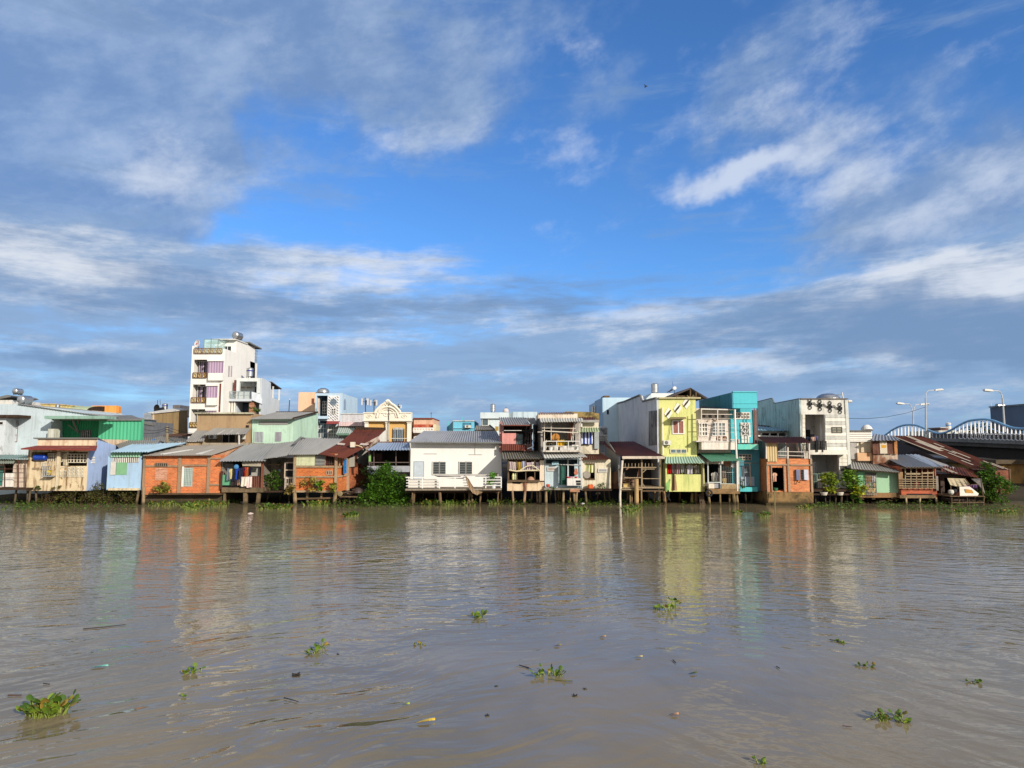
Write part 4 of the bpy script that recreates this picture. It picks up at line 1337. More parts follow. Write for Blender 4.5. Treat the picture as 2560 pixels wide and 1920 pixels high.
def gilt_rail(r, Y):
    x0, x1, z0, z1 = R(r, Y)
    m, g = MB(), MB()
    m.box(x0, x1, Y - .03, Y + .03, z1 - .06, z1).box(x0, x1, Y - .03, Y + .03, z0, z0 + .06)
    n = max(3, int((x1 - x0) / .42))
    for i in range(n + 1):
        x = x0 + (x1 - x0) * i / n
        m.box(x - .025, x + .025, Y - .024, Y + .024, z0 + .06, z1 - .06)
        if i < n:
            c = Vector((x + (x1 - x0) / n / 2, Y, (z0 + z1) / 2))
            rr = (z1 - z0) * .36
            g.tube([c + Vector((math.cos(a * .7854) * rr * .5, 0, math.sin(a * .7854) * rr)) for a in range(9)], .035, 5)
            m.bar(c + Vector((-rr * .6, .02, -rr)), c + Vector((rr * .6, .02, rr)), .05)
            m.bar(c + Vector((-rr * .6, .03, rr)), c + Vector((rr * .6, .03, -rr)), .05)
    a = t.part('balcony_rail', m, GILT)
    t.part('scrollwork', g, GILT2, a)


for r in ((485, 870, 555, 884), (482, 931, 516, 945), (478, 993, 514, 1007), (474, 1055, 495, 1069)):
    gilt_rail(r, YT - .12)
x0, x1, z0, z1 = R((547, 959, 551.5, 1030), YT + .1)
t.part('red_grille', MB().box(x0, x1, YT + .1, YT + .16, z0, z1), brickm((150, 70, 60), (90, 50, 44)))
m = MB()
for j, px in enumerate((573, 579)):
    q = PX(px, 920, xr)
    m.box(xr, xr + .04, q.y - .25, q.y + .1, PX(px, 942, xr).z, PX(px, 915, xr).z)
t.part('slot_windows', m, paint((200, 190, 190), .3))
# terrace glass box, umbrella, dish and tank
t = T('glass_shelter', 'pale green glass shelter on the white tower terrace', 'glass shelter', P(528, 870, 73))
x0, x1, z0, z1 = R((510, 848, 545, 884), 73)
m = MB()
gm, gn = mat_new('tinted_glass')
gb = gn.n('ShaderNodeBsdfPrincipled', {'Base Color': (.55, .75, .70, 1), 'Roughness': .05, 'Alpha': .35})
gn.n('ShaderNodeOutputMaterial', {'Surface': gb.outputs[0]})
m.box(x0, x1, 73, 73.02, z0, z1).box(x0, x0 + .02, 73.03, 75, z0, z1).box(x1 - .02, x1, 73.03, 75, z0, z1)
t.part('panes', m, gm)
m = MB()
for x in (x0, (x0 + x1) / 2, x1):
    m.bar((x, 73.01, z0), (x, 73.01, z1), .05)
m.bar((x0, 73.01, z1), (x1, 73.01, z1), .05).bar((x1, 73, z1), (x1 + .3, 75, z1), .05)
t.part('frame', m, plain((120, 150, 150), .4, .2))
t = T('parasol', 'green parasol standing inside the glass shelter', 'parasol', P(534, 876, 74))
c = P(533, 858, 74)
t.part('canopy', MB().lathe(c, [(.02, .28), (.4, .18), (.75, 0), (.74, -.02), (.02, .22)], n=10), plain((40, 120, 90), .7, .2))
t.part('pole', MB().bar(c + Vector((0, 0, -1)), c + Vector((0, 0, .25)), .05), IRON)
plant(524, 884, 73.6, .9, .8, 'small flowering pot plant on the white tower terrace', leafm((120, 110, 60), (200, 190, 150)), 80, .12, (.16, .25, GILT), 3)
t = T('satellite_dish', 'white satellite dish with a red mark at the white tower corner', 'satellite dish', P(492, 868, 73))
c = P(493, 859, 73)
t.part('dish', MB().lathe(c, [(.03, .10), (.3, .06), (.42, -.02), (.40, -.04), (.25, .03), (.03, .07)], (.5, 1, -.1), 18), plain((244, 236, 230), .4, .1))
t.part('mark', MB().slab([c + Vector((-.12, -.06, -.08)), c + Vector((.1, -.1, -.02)), c + Vector((.1, -.1, .08)), c + Vector((-.12, -.06, .02))], (0, -.02, 0)), plain((210, 70, 60), .5, .1))
t.part('mast', MB().bar(c + Vector((.1, .1, -.9)), c + Vector((.1, .1, 0)), .05), IRON)
tank((578, 828, 594.5, 846), Yp + .4, 'round shiny tank on top of the white tower', 'y')
# grey blue modern house
YM = 74
t = house('grey_modern_house', 'pale grey modern house with framed terrace right of the white tower', (588, 944, 655, 1045), YM, group=SB)
GM = paint((214, 220, 224), .15, (150, 154, 158))
xr2 = P(654, 980, YM).x
Yb2 = PX(698, 1010, xr2).y
t.part('side_wall', MB().slab([(xr2, YM, P(654, 945, YM).z), (xr2, PX(677, 957, xr2).y, PX(677, 957, xr2).z), (xr2, PX(678, 993, xr2).y, PX(678, 993, xr2).z), (xr2, Yb2, PX(698, 1001, xr2).z), (xr2, Yb2, 0), (xr2, YM, 0)], (-.2, 0, 0)), GM)
x0, x1, z0, z1 = R((591, 945, 655, 983), YM)
m = MB().holed(x0, xr2 - .205, z0, z1, YM, YM + .25, [(x0 + .35, xr2 - .55, P(600, 984, YM).z - 1, P(600, 953.5, YM).z)])
t.part('terrace_frame', m, paint((236, 240, 236), .12))
t.part('frame_top', MB().box(x0, xr2 - .205, YM + .26, YM + 2, z1 - .3, z1), GM)
t.box('upper_wall', (588, 953, 656, 1010), YM + 1.8, YM + 2.2, paint((222, 228, 226), .15))
t.louvre((598, 966, 614, 972), YM + 1.78, WHITE, BLACK, 2, 'vent', WHITE)
t.louvre((616.5, 966, 632, 972), YM + 1.78, WHITE, BLACK, 2, 'vent', WHITE)
t.louvre((637, 967, 650, 983), YM + 1.0, plain((70, 84, 92), .5, .2), BLACK, 5)
t.box('balcony_floor', (560, 997, 629, 1003), YM - .6, YM + 2.6, GM)
a, b = P(566, 997, YM - .5), P(624, 997, YM - .5)
t.rail(a, b, .8, plain((160, 176, 180), .5, .2), 5, 2, .05, 'balcony_rail', 20)
t.part('parapet_slope', MB().slab([P(629, 979, YM - .6), P(629, 1000, YM - .6), P(655, 1010, YM - .1), P(655, 1000, YM - .1), P(650, 985, YM - .1)], (0, .2, 0)), GM)
m = MB()
for px in (567, 573.5, 580, 586):
    m.pb((px - 2, 1003, px + 1.4, 1040), YM - .3, YM - .05)
t.part('white_fins', m, WHITE)
t.box('lower_wall', (560, 1003.5, 592, 1060), YM + .2, YM + 2, GM)
t.box('dark_recess', (592.3, 1003.5, 622, 1050), YM + 1.8, YM + 2, plain((84, 104, 116), .8, .3))
t.box('brick_pillar', (622, 1003.5, 634, 1060), YM - .2, YM + .4, brickm((190, 130, 96), (150, 110, 84)))
t.box('side_strip', (634.3, 1007, 655, 1070), YM + .6, YM + 2, paint((120, 120, 120), .3))
t.box('red_pillar', (585, 950, 589, 983), YM - .1, YM + .1, plain((120, 60, 50), .8, .3))
t.box('left_return', (557, 980, 566, 1050), YM - .55, YM + 2.4, paint((190, 204, 212), .15))
t.part('canopy', MB().slab([(xr2 + .1, PX(677, 957, xr2).y, PX(677, 956, xr2).z), (xr2 + .1, Yb2 + .4, PX(700, 973, xr2).z), (xr2 - 3, Yb2 + .4, PX(700, 973, xr2).z), (xr2 - 3, PX(677, 957, xr2).y, PX(677, 956, xr2).z)], (0, 0, .1)), plain((96, 80, 76), .7, .3))
m = MB()
for px, pb in ((682, 996), (697.5, 1001)):
    q = PX(px, pb, xr2)
    t.part('canopy_post', MB().bar(q, Vector((xr2, q.y, PX(px, 966 if px < 690 else 973, xr2).z)), .14), WHITE)
tank((613, 918, 630, 943), 75.2, 'upright steel tank with blue collar on the grey modern house', band=plain((50, 60, 140), .4, .2))
plant(641, 1032, 71, .7, 1.3, 'green plants in a roof trough below the grey modern house', LEAF_D, 160, .18, name='plant')
t = T('aerial', 'thin rooftop aerial mast right of the grey modern house', 'aerial', P(723, 1030, 76))
t.part('mast', MB().bar(P(722, 1032, 76), P(724, 1000, 76), .07), IRON)
t.part('tip', MB().lathe(P(724, 999, 76), [(.02, -.1), (.1, 0), (.02, .1)], n=8), plain((226, 226, 220), .5, .2))

# brown stucco house
t = house('brown_stucco_house', 'brown stucco house with lean-to roofs below the white tower', (490, 1033, 628, 1105), 63, group=SB)
t.body((492, 1033.5, 628, 1120), 63, 68, paint((184, 154, 116), .3, (140, 110, 80)))
t.box('coping', (486, 1031, 630, 1034.5), 62.7, 63.3, paint((206, 200, 170), .4))
t.roof((505, 1087, 60.2), (615, 1085, 60.2), (628, 1070, 62.95), (536, 1070, 62.95), GREYR)
t.part('roof_strips', MB().corr(P(540, 1086, 60.3), P(547, 1086, 60.3), P(564, 1075, 62.2), P(558, 1075, 62.2), .2).corr(P(566, 1086, 60.3), P(572, 1086, 60.3), P(584, 1075, 62.2), P(579, 1075, 62.2), .2).corr(P(590, 1085.5, 60.3), P(596, 1085.5, 60.3), P(605, 1075, 62.2), P(600, 1075, 62.2), .2), sheet((214, 210, 200), 0))
t.roof((464, 1103, 60), (510, 1103, 60), (520, 1076, 62.9), (490, 1076, 62.9), GREYR, name='side_roof')
t.box('side_box', (466, 1104, 500, 1114), 60.3, 62, paint((190, 160, 124), .4))
t.win((557, 1086, 588, 1107), 62.96, plain((196, 190, 176), .5, .2), BLACK, 2, 1, .06)
t.louvre((615, 1063, 622, 1069), 62.98, TIMBD, BLACK, 2, 'vent')
t.part('post', MB().bar(P(598, 1084, 60.4), P(598, 1112, 60.4), .1), WPIPE)
t.box('yard_floor', (500, 1107, 622, 1112), 60.5, 62.9, paint((176, 160, 136), .4))
air_con((521, 1086, 541, 1097), 62.4, 'air conditioner in shade under the brown house lean-to, left of the dark window')
air_con((594, 1087, 611, 1098), 62.4, 'sunlit air conditioner under the brown house lean-to, right of the dark window')

# mint green house
t = house('mint_house', 'pale mint green house with grey roof and two louvred windows', (629, 1031, 795, 1107), 63, group=SB)
MT = paint((206, 236, 210), .22, (140, 160, 140))
t.part('wall', MB().slab([P(630, 1047, 63), P(733, 1047, 63), P(733, 1130, 63), P(630, 1130, 63)], (0, 6, 0)), MT)
t.part('side_wall', MB().slab([P(733.3, 1044, 63), P(795, 1030, 70), P(795, 1130, 70), P(733.3, 1130, 63)], (-.15, .1, 0)), paint((200, 232, 206), .3, (140, 160, 140)))
t.roof((624, 1047.5, 62.3), (738, 1047, 62.3), (792, 1030.5, 69), (690, 1030.5, 69), GREYR)
t.part('verge', MB().bar(P(733, 1046, 62.2), P(794, 1030.5, 69.2), .12, .16).bar(P(690, 1030, 69.1), P(790, 1030, 69.1), .12), TIMBD)
t.box('grey_panel', (647, 1053.5, 719, 1061.5), 62.93, 62.99, plain((170, 166, 160), .8, .2))
t.louvre((637, 1080, 658, 1106), 62.99, plain((196, 200, 204), .6, .2), plain((120, 124, 132), .6, .2), 6, 'window', MT, True)
t.louvre((688, 1080, 703, 1103), 62.99, plain((196, 190, 196), .6, .2), plain((60, 56, 70), .6, .2), 5, 'window', None, True)

# peach block and striped light blue house
t = house('peach_house', 'plain peach block beside the striped light blue house', (743, 980, 788, 1031), 80, group=SB)
t.body((745, 980.5, 800, 1090), 80, 88, paint((252, 208, 168), .12, (200, 150, 120)))
t.win((779, 996, 785.5, 1009.5), 79.98, None, plain((130, 76, 60), .8, .3), proud=.03)
YS = 76
t = house('striped_blue_house', 'light blue house with a white panel of dark diagonal dashes and a round window', (786, 982, 852, 1100), YS, group=SB)
BL = paint((200, 224, 240), .15, (150, 160, 170))
t.body((787, 983, 852, 1120), YS, 84, BL, [(791.5, 989, 818.5, 1040), (792, 1052, 818, 1096)])
xq = R((787, 983, 852, 1120), YS)[1]
t.part('side_fin', MB().slab([(xq + .01, YS, P(852, 983, YS).z), (xq + .01, PX(878, 1000, xq).y, PX(878, 1000, xq).z), (xq + .01, PX(880, 1034, xq).y, PX(880, 1034, xq).z), (xq + .01, YS, P(852, 1034, YS).z)], (.1, 0, 0)), BL)
x0, x1, z0, z1 = R((818.5, 989, 848, 1054), YS - .06)
pn = t.part('dashed_panel', MB().box(x0, x1, YS - .06, YS - .005, z0, z1), paint((250, 248, 244), .08))
m = MB()
for j in range(-9, 14):
    for i in range(9):
        u = .19 + i * .235
        cx, cz = x0 + u, z1 - j * .30 - u * .95
        if z0 + .14 < cz < z1 - .14 and u < x1 - x0 - .12:
            m.bar((cx - .085, YS - .075, cz + .08), (cx + .085, YS - .075, cz - .08), .03, .055)
t.part('dashes', m, plain((74, 76, 84), .7, .2), pn)
c = P(834, 1005, YS - .1)
w = t.part('round_window', MB().lathe(c, [(.30, 0), (.30, .02)], (0, 1, 0), 24), plain((120, 130, 140), .4, .3))
t.part('frame', MB().tube([c + Vector((math.cos(a * .3142) * .33, -.02, math.sin(a * .3142) * .33)) for a in range(21)], .04, 6).bar(c + Vector((-.3, -.02, 0)), c + Vector((.3, -.02, 0)), .04), plain((130, 160, 180), .5, .2), w)
t.win((829, 1022, 838.5, 1034), YS - .08, WHITE, GLASS, 2, 3, .05)
t.win((807, 1004, 816, 1034), YS + 1.2, WHITE, GLASS, 2, 4, .05, 'door')
t.box('pillar', (794, 995, 798, 1034), YS + .5, YS + .8, paint((236, 210, 190), .2))
t.rail(P(788, 1040, YS - .1), P(799, 1040, YS - .1), .85, plain((190, 206, 214), .4, .2), 2, 5, .04)
t.box('balcony_slab', (786.5, 1040, 818.4, 1047), YS - .5, YS - .01, BL)
aw = t.part('red_awning', MB().slab([P(816, 1060, YS - 1.0), P(847, 1060, YS - 1.0), P(847, 1054, YS - .07), P(817, 1054, YS - .07)], (0, 0, .06)), plain((160, 60, 56), .7, .2))
t.win((796, 1060, 815, 1094), YS + .8, WHITE, plain((110, 130, 140), .4, .3), 3, 3, .06, 'door')
t.win((822, 1066, 846, 1092), YS - .02, WHITE, plain((150, 160, 140), .4, .4), 4, 3, .08, 'window')
m = MB()
m.slab([(xq + .13, PX(857, 1020, xq).y, PX(857, 1024, xq).z), (xq + .13, PX(861, 1020, xq).y, PX(861, 1024, xq).z), (xq + .13, PX(861, 998, xq).y, PX(861, 1001, xq).z), (xq + .13, PX(859, 998, xq).y, PX(859, 996, xq).z), (xq + .13, PX(857, 998, xq).y, PX(857, 1002, xq).z)], (.03, 0, 0))
t.part('arched_niche', m, plain((150, 170, 190), .7, .2))
t = T('roof_dome', 'low white domed water tank on the light blue house roof', 'water tank', P(808, 983, 79), 'rooftop water tanks')
t.part('dome', MB().lathe(P(808, 980, 80), [(.7, -.1), (.7, .12), (.58, .32), (.3, .46), (.05, .48)], n=20), STEEL)
t.part('base', MB().pb((801, 979.5, 815, 983), 79.5, 80.6), IRON)

# pink lilac block and grey awning
t = house('pink_block_house', 'low lilac grey block with a pink band between blue and ornate houses', (847, 1034, 908, 1100), 70, group=SB)
t.box('wall', (851, 1035, 908, 1055), 70.3, 76, paint((222, 218, 220), .2))
t.box('pink_band', (847, 1055.3, 905, 1065), 70, 76, paint((240, 206, 204), .25))
t.box('cap', (849, 1033.5, 909, 1035), 70.2, 76, WHT2)
t.box('lower_wall', (847, 1065.3, 905, 1120), 70.6, 76, paint((150, 150, 146), .3))
t.roof((839, 1087, 68.5), (880, 1088, 68.5), (889, 1067, 70.5), (847, 1067, 70.5), sheet((172, 184, 176), .03), name='awning')
t.box('green_fascia', (842, 1083, 872, 1088), 68.3, 68.45, paint((110, 146, 124), .2))

# ornate cream house
YO = 68
t = house('ornate_house', 'ornate cream house with a curved scrolled gable and ochre walls', (908, 1003, 1028, 1104), YO, group=SB)
OC = paint((236, 188, 112), .15, (190, 140, 80))
CW = paint((255, 246, 226), .10, (210, 190, 150))
t.body((916, 1050, 1024, 1125), YO + .15, YO + 1.6, OC)
t.box('parapet', (909, 1033, 1028, 1050.5), YO - .25, YO + .6, CW)
t.box('cornice', (907, 1050.8, 1029, 1053), YO - .35, YO + .5, CW)
t.box('cornice_top', (908, 1030.5, 1028, 1033), YO - .33, YO + .6, CW)
pts = []
pc = [(936, 1033), (940, 1026), (946, 1020), (953, 1013), (961, 1008), (966, 1004.5), (970, 1002.5), (974, 1004.5), (979, 1009), (987, 1014), (994, 1021), (999, 1027), (1001, 1033)]
t.part('gable', MB().slab([P(a, b, YO - .22) for a, b in pc], (0, .6, 0)), CW)
t.part('gable_moulding', MB().tube([P(a, b + .5, YO - .28) for a, b in pc[:6]], .13, 6).tube([P(a, b, YO - .28) for a, b in pc[5:8]], .2, 6).tube([P(a, b + .5, YO - .28) for a, b in pc[7:]], .13, 6), CW)
arc = [P(969 + 27 * math.cos(a), 1044 - 27 * math.sin(a), YO - .3) for a in [math.pi * k / 16 for k in range(17)]]
t.part('arch_moulding', MB().tube(arc, .10, 6).tube([P(969 + 21 * math.cos(a), 1044 - 21 * math.sin(a), YO - .28) for a in [math.pi * k / 16 for k in range(17)]], .06, 6), CW)
m = MB()
for a, b, s in ((922, 1041, .32), (1010, 1041, .32), (966, 1036, .4), (969, 1012, .28)):
    c = P(a, b, YO - .27)
    m.tube([c + Vector((math.cos(k * .7) * s * (1 - k / 16), 0, math.sin(k * .7) * s * .7 * (1 - k / 16))) for k in range(14)], .05, 5)
t.part('scroll_reliefs', m, CW)
for a, b in ((911, 920), (963.5, 972.5), (1017.5, 1027)):
    c = t.box('column', (a, 1053.5, b, 1125), YO - .12, YO + .14, CW)
    t.part('capital', MB().pb((a - .8, 1053.3, b + .8, 1057), YO - .2, YO - .125), CW, c)
m = MB().pb((982, 1068, 1010, 1104), YO + .10, YO + .14)
pane = t.win((983, 1074, 1009, 1104), YO + .13, plain((70, 66, 60), .5, .2), plain((120, 136, 150), .25, .5), 3, 1, .08, bars=6, barmat=plain((200, 210, 214), .4, .2))
t.louvre((983, 1069, 1009, 1074), YO + .10, WHITE, BLACK, 8, 'transom', None, True)
t.part('balcony_rail', MB().bar(P(975, 1096, YO - .5), P(1019, 1096, YO - .5), .06), WPIPE)
t.part('lean_to_wall', MB().slab([P(943, 1092, YO - .9), P(964, 1075, YO - .9), P(964, 1110, YO - .9), P(943, 1110, YO - .9)], (0, .6, 0)), WHT2)
t.part('drain_pipe', MB().bar(P(972, 1010, YO - .34), P(972, 1112, YO - .34), .05), IRON)


def antenna(pts, Y, label):
    t = T('telecom_antenna', label, 'antenna', P(*pts[0], Y), 'telecom antennas on the ornate house')
    a, b = pts
    t.part('mast', MB().bar(P(*a, Y), P(*b, Y), .08), IRON)
    h = (P(*b, Y) - P(*a, Y)).z
    for k, dx in ((0, -.3), (1, 0.05), (2, .32)):
        c = P(*b, Y) + Vector((dx, -.1 if k != 1 else .2, -.1))
        p_ = t.part('panel_antenna', MB().box(c.x - .065, c.x + .065, c.y - .05, c.y + .05, c.z - h * .42, c.z), plain((232, 226, 220), .5, .15))
        t.part('clamp', MB().bar(c + Vector((0, .06, -h * .2)), P(*b, Y) - Vector((0, 0, .1 + h * .2)), .05), IRON, p_)


antenna(((914, 1033), (913, 994)), 72, 'telecom antenna trio at the left end of the ornate parapet')
antenna(((935, 1031), (935, 998)), 72, 'telecom antenna trio just left of the curved gable')
antenna(((996, 1030), (996, 1010)), 74, 'telecom antenna trio behind the right slope of the gable')

# loggia house right of the rusty roof, bush in front of it
t = house('dark_loggia_house', 'low house with a dark open loggia under a blue grey roof', (920, 1105, 1024, 1180), 57.5)
t.body((921, 1122, 1025, 1182), 57.5, 62, plain((92, 78, 70), .9, .4), [(923, 1125, 1023, 1164)])
t.roof((917, 1125, 56.4), (1026, 1124.5, 56.4), (1024, 1106, 60), (946, 1107, 60), BLUER, pitch=.25)
t.box('ridge_strip', (945, 1104, 1024, 1106.5), 60, 60.2, plain((96, 50, 44), .8, .3))
t.box('white_band', (918, 1165, 1024, 1180), 57.3, 57.49, plain((176, 178, 184), .8, .3))
m = MB()
for px in (924, 935, 990):
    m.bar(P(px, 1124, 57.4), P(px, 1165, 57.4), .07)
m.bar(P(921, 1156, 57.35), P(1023, 1156, 57.35), .06)
t.part('frame', m, plain((120, 104, 96), .8, .3))
t.box('green_strip', (922, 1136, 927, 1154), 57.25, 57.35, paint((150, 196, 110), .2))
t.box('inner_panel', (932, 1133, 955, 1156), 59.5, 59.6, plain((110, 74, 66), .8, .3))
t.part('hull_wall', MB().slab([P(921, 1178, 57.2), P(990, 1180, 57.2), P(960, 1196, 57.4), P(930, 1190, 57.4)], (0, .3, 0)), plain((160, 170, 182), .8, .3))

t = T('bushy_tree', 'dense bright green bushy tree between brick stilt house and white house', 'tree', P(970, 1262, 55.6))
rnd = random.Random(21)
m, ml = MB(), MB()
base = P(966, 1262, 55.8)
for i in range(9):
    a = rnd.uniform(-1, 1)
    tip = base + Vector((a * 1.4, rnd.uniform(-.5, .7), rnd.uniform(1.2, 2.8)))
    m.tube([base + Vector((a * .2, 0, -.6)), base.lerp(tip, .5) + Vector((0, 0, .2)), tip], .05, 6, .015)
t.part('trunk', m, TIMB)
for (px, py, rx, rz, n, dy) in ((975, 1196, 1.05, 1.0, 2300, 0), (958, 1180, .55, .8, 800, .3), (972, 1166, .32, .55, 260, .2), (995, 1215, .85, 1.0, 1500, .1), (955, 1228, 1.15, .75, 1900, -.5), (925, 1243, .95, .5, 1200, -.7), (985, 1244, 1.25, .6, 1800, -.6), (940, 1205, .6, .7, 800, .3), (1008, 1240, .5, .6, 500, -.1)):
    leaves(ml, P(px, py, 55.6 + dy), (rx, .8, rz), int(n * .8), .15, rnd)
t.part('crown', ml, leafm((26, 62, 12), (88, 128, 34)))
t = T('dark_shrub', 'shadowed dark shrub beside the rusty patched side wall', 'shrub', P(922, 1222, 57.2))
ml = MB()
leaves(ml, P(922, 1195, 57.3), (.55, .6, 1.1), 700, .18, rnd)
t.part('foliage', ml, LEAF_DK)
t.part('stem', MB().tube([P(922, 1225, 57.3), P(922, 1200, 57.3)], .05, 6, .02), TIMBD)
# ================================================================== centre: the white house with the porch
t = house('white_porch_house', 'plain white house with grey corrugated roof and a railed porch over the water', (1024, 1104, 1254, 1222), 55)
t.body((1026, 1104.5, 1254, 1222), 57.4, 63, paint((252, 249, 241), .07, (220, 208, 186)))
t.roof((1022, 1104.5, 56.6), (1256, 1105.5, 56.6), (1241, 1077.5, 63.4), (1060, 1077, 63.4), sheet((158, 160, 164), .02), pitch=.2, amp=.04)
t.part('gutter', MB().bar(P(1022, 1106, 56.65), P(1256, 1107, 56.65), .06, .1), GREYD)
dr = t.win((1037, 1154, 1059, 1218), 57.38, plain((214, 222, 226), .6, .1), plain((206, 216, 222), .6, .12), 1, 2, .06, 'door')
for a in (1083, 1149):
    t.louvre((a, 1155, a + 14.5, 1185), 57.38, plain((120, 126, 124), .6, .2), plain((34, 36, 36), .5, .3), 7, 'louvre_window', WHITE)
    t.louvre((a + 16.8, 1155, a + 31, 1185), 57.38, plain((120, 126, 124), .6, .2), plain((34, 36, 36), .5, .3), 7, 'louvre_window', WHITE)
m = MB().bar(P(1060, 1134, 57.35), P(1093, 1134, 57.35), .035).bar(P(1172, 1136, 57.35), P(1205, 1136, 57.35), .035).bar(P(1188, 1106, 57.35), P(1188, 1136, 57.35), .025)
m.bar(P(1228, 1119, 57.35), P(1241, 1111, 57.35), .08).bar(P(1137, 1105, 57.3), P(1137, 1110, 57.3), .1)
t.part('conduits', m, plain((226, 220, 208), .5, .1))
t.part('porch_deck', MB().slab([P(1013, 1222.5, 53.6), P(1254, 1221.5, 53.6), P(1254, 1217, 57.39), P(1020, 1217, 57.39)], (0, 0, -.12)), wood((170, 156, 136)))
t.part('deck_joists', MB().bar(P(1014, 1227, 53.9), P(1253, 1226, 53.9), .18).bar(P(1030, 1231, 55.5), P(1250, 1230, 55.5), .18), TIMBD)
RW = plain((250, 246, 236), .5, .08)
a, b = P(1014, 1221, 53.7), P(1098, 1221, 53.7)
hh = P(1014, 1193, 53.7).z - a.z
t.rail(P(1014, 1221, 53.7), P(1022, 1219, 55.6), hh, RW, 2, 4, .06, 'side_railing')
t.part('railing_board', MB().slab([P(1022, 1198, 54.1), P(1090, 1197, 54.1), P(1097, 1205, 54.1), P(1098, 1219, 54.1), P(1022, 1219, 54.1)], (0, .04, 0)), plain((240, 232, 218), .7, .1))
t.rail(a, b, hh, RW, 3, 4, .06)
t.rail(P(1099, 1221, 53.7), P(1253, 1220, 53.7), P(1099, 1193, 53.7).z - P(1099, 1221, 53.7).z, RW, 5, 4, .065)
t.part('back_ledge', MB().pb((1098, 1186, 1246, 1190), 54.6, 55.0), plain((206, 200, 190), .7, .2))
t.piles([(1031, 54), (1036, 54.2, .12), (1099, 54, .15), (1089, 56), (1138, 55.5), (1160, 56.5), (1172, 54.4, .1), (1178, 54.5, .1), (1203, 54.6, .12), (1246, 54.4, .12), (1060, 57), (1120, 58), (1220, 57.5)], 1224, 54.3, conc((150, 122, 92), .5))
t.part('pile_brace', MB().bar(P(1170, 1258, 54.2), P(1178, 1226, 54.2), .12).bar(P(1025, 1258, 54.4), P(1034, 1226, 54.2), .1), TIMB)
# hammock
m = MB()
hl = [(1163.5, 1189), (1165, 1198), (1168, 1210), (1173, 1222), (1182, 1233), (1193, 1238), (1204, 1233)]
hr = [(1164.5, 1189.5), (1172, 1198), (1178, 1209), (1184, 1218), (1193, 1224), (1203, 1228), (1208, 1229)]
nw = 7
vs, fs = [], []
for a, b in zip(hl, hr):
    for k in range(nw):
        u = k / (nw - 1)
        vs.append(P(*a, 53.35).lerp(P(*b, 53.6), u) + Vector((0, .03 * (k % 2) + .12 * math.sin(u * 3.14), 0)))
for i in range(len(hl) - 1):
    for k in range(nw - 1):
        fs.append((i * nw + k, i * nw + k + 1, (i + 1) * nw + k + 1, (i + 1) * nw + k))
o2 = len(vs)
vs += [v + Vector((0, .03, 0)) for v in vs]
fs += [tuple(o2 + i for i in reversed(f)) for f in fs]
m.add(vs, fs)
t = T('hammock', 'brown striped hammock slung from the white porch railing', 'hammock', P(1185, 1230, 53.4))
t.part('fabric', m, stripes((176, 148, 112), (96, 76, 60), .11))
t.part('cord', MB().tube([P(1163, 1190, 53.5), P(1160, 1188, 53.6)], .025, 5).tube([P(1208, 1222, 53.5), P(1222, 1200, 53.7), P(1228, 1196, 53.7)], .02, 5), TIMB)
o = MB().slab([P(1086, 1188, 54.4), P(1100, 1194, 53.9), P(1160, 1196, 53.8), P(1150, 1190, 54.5), P(1106, 1194, 54.5)], (0, .03, -.03)).obj('tarpaulin', plain((74, 60, 52), .8, .4), None, P(1120, 1193, 54))
o['label'], o['category'] = 'sagging dark brown tarpaulin along the white porch railing', 'tarpaulin'
plant(1234, 1221, 53.85, 1.05, .95, 'leafy green plant in a white pot at the right of the white porch', leafm((60, 120, 30), (120, 170, 60)), 130, .22, (.2, .3, plain((240, 240, 236), .4, .1)), 5)
o = MB().lathe(P(1240, 1190, 54.6), [(.02, 0), (.12, 0), (.13, .2), (.08, .24), (.02, .25)], n=10).obj('jar', plain((60, 50, 44), .4, .2), None, P(1240, 1190, 54.6))
o['label'], o['category'] = 'small dark jar on the porch ledge above the potted plant', 'jar'

# behind the white house
t = house('peach_red_house', 'small peach house with red band and white balustrade behind the ornate house', (1030, 1044, 1090, 1092), 72, group=SB)
t.body((1034, 1046, 1082, 1120), 72, 78, paint((246, 200, 166), .3, (170, 120, 90)))
t.box('red_band', (1033.5, 1061, 1082, 1071), 71.9, 71.99, paint((176, 62, 40), .4, (220, 150, 110)))
t.box('coping', (1032.5, 1044.5, 1083, 1047), 71.8, 78.2, plain((150, 70, 52), .8, .3))
t.rail(P(1034, 1080, 71.3), P(1083, 1080, 71.3), .42, WHITE, 8, 2, .1, 'balustrade')
t.box('white_ledge', (1033, 1077, 1084, 1082), 71, 71.9, WHITE)
t.box('side_wing', (1082.5, 1061, 1089, 1110), 71.5, 76, paint((250, 232, 190), .2))
t.box('brown_side', (1028, 1048, 1033.5, 1120), 72.1, 78, paint((96, 66, 54), .4))
t.part('lower_roof', MB().slab([P(1034, 1092, 70.5), P(1062, 1083, 70.5), P(1062, 1100, 70.5), P(1034, 1100, 70.5)], (0, .3, 0)), WHT2)
o = MB().bar(P(1078, 1045, 74), P(1078, 1030, 74), .04).bar(P(1075, 1034, 74), P(1081, 1034, 74), .03).obj('aerial', IRON, None, P(1078, 1045, 74))
o['label'], o['category'] = 'small aerial on the peach house with the red band', 'aerial'
t = house('sky_blue_box_house', 'bright sky blue rooftop box with an air conditioner behind the white house', (1117, 1051, 1185, 1080), 74, group=SB)
SK = paint((126, 206, 232), .2, (90, 150, 170))
t.body((1133, 1052, 1185, 1120), 74, 84, SK)
t.part('parapet', MB().slab([P(1117, 1057, 84), P(1124, 1049, 84), P(1124, 1062, 84), P(1132.5, 1052, 75), P(1132.5, 1120, 75), P(1117, 1120, 84)], (0, .15, 0)), paint((120, 196, 210), .2))
t.box('coping', (1132, 1051, 1186, 1053), 73.9, 84.2, paint((226, 226, 216), .3))
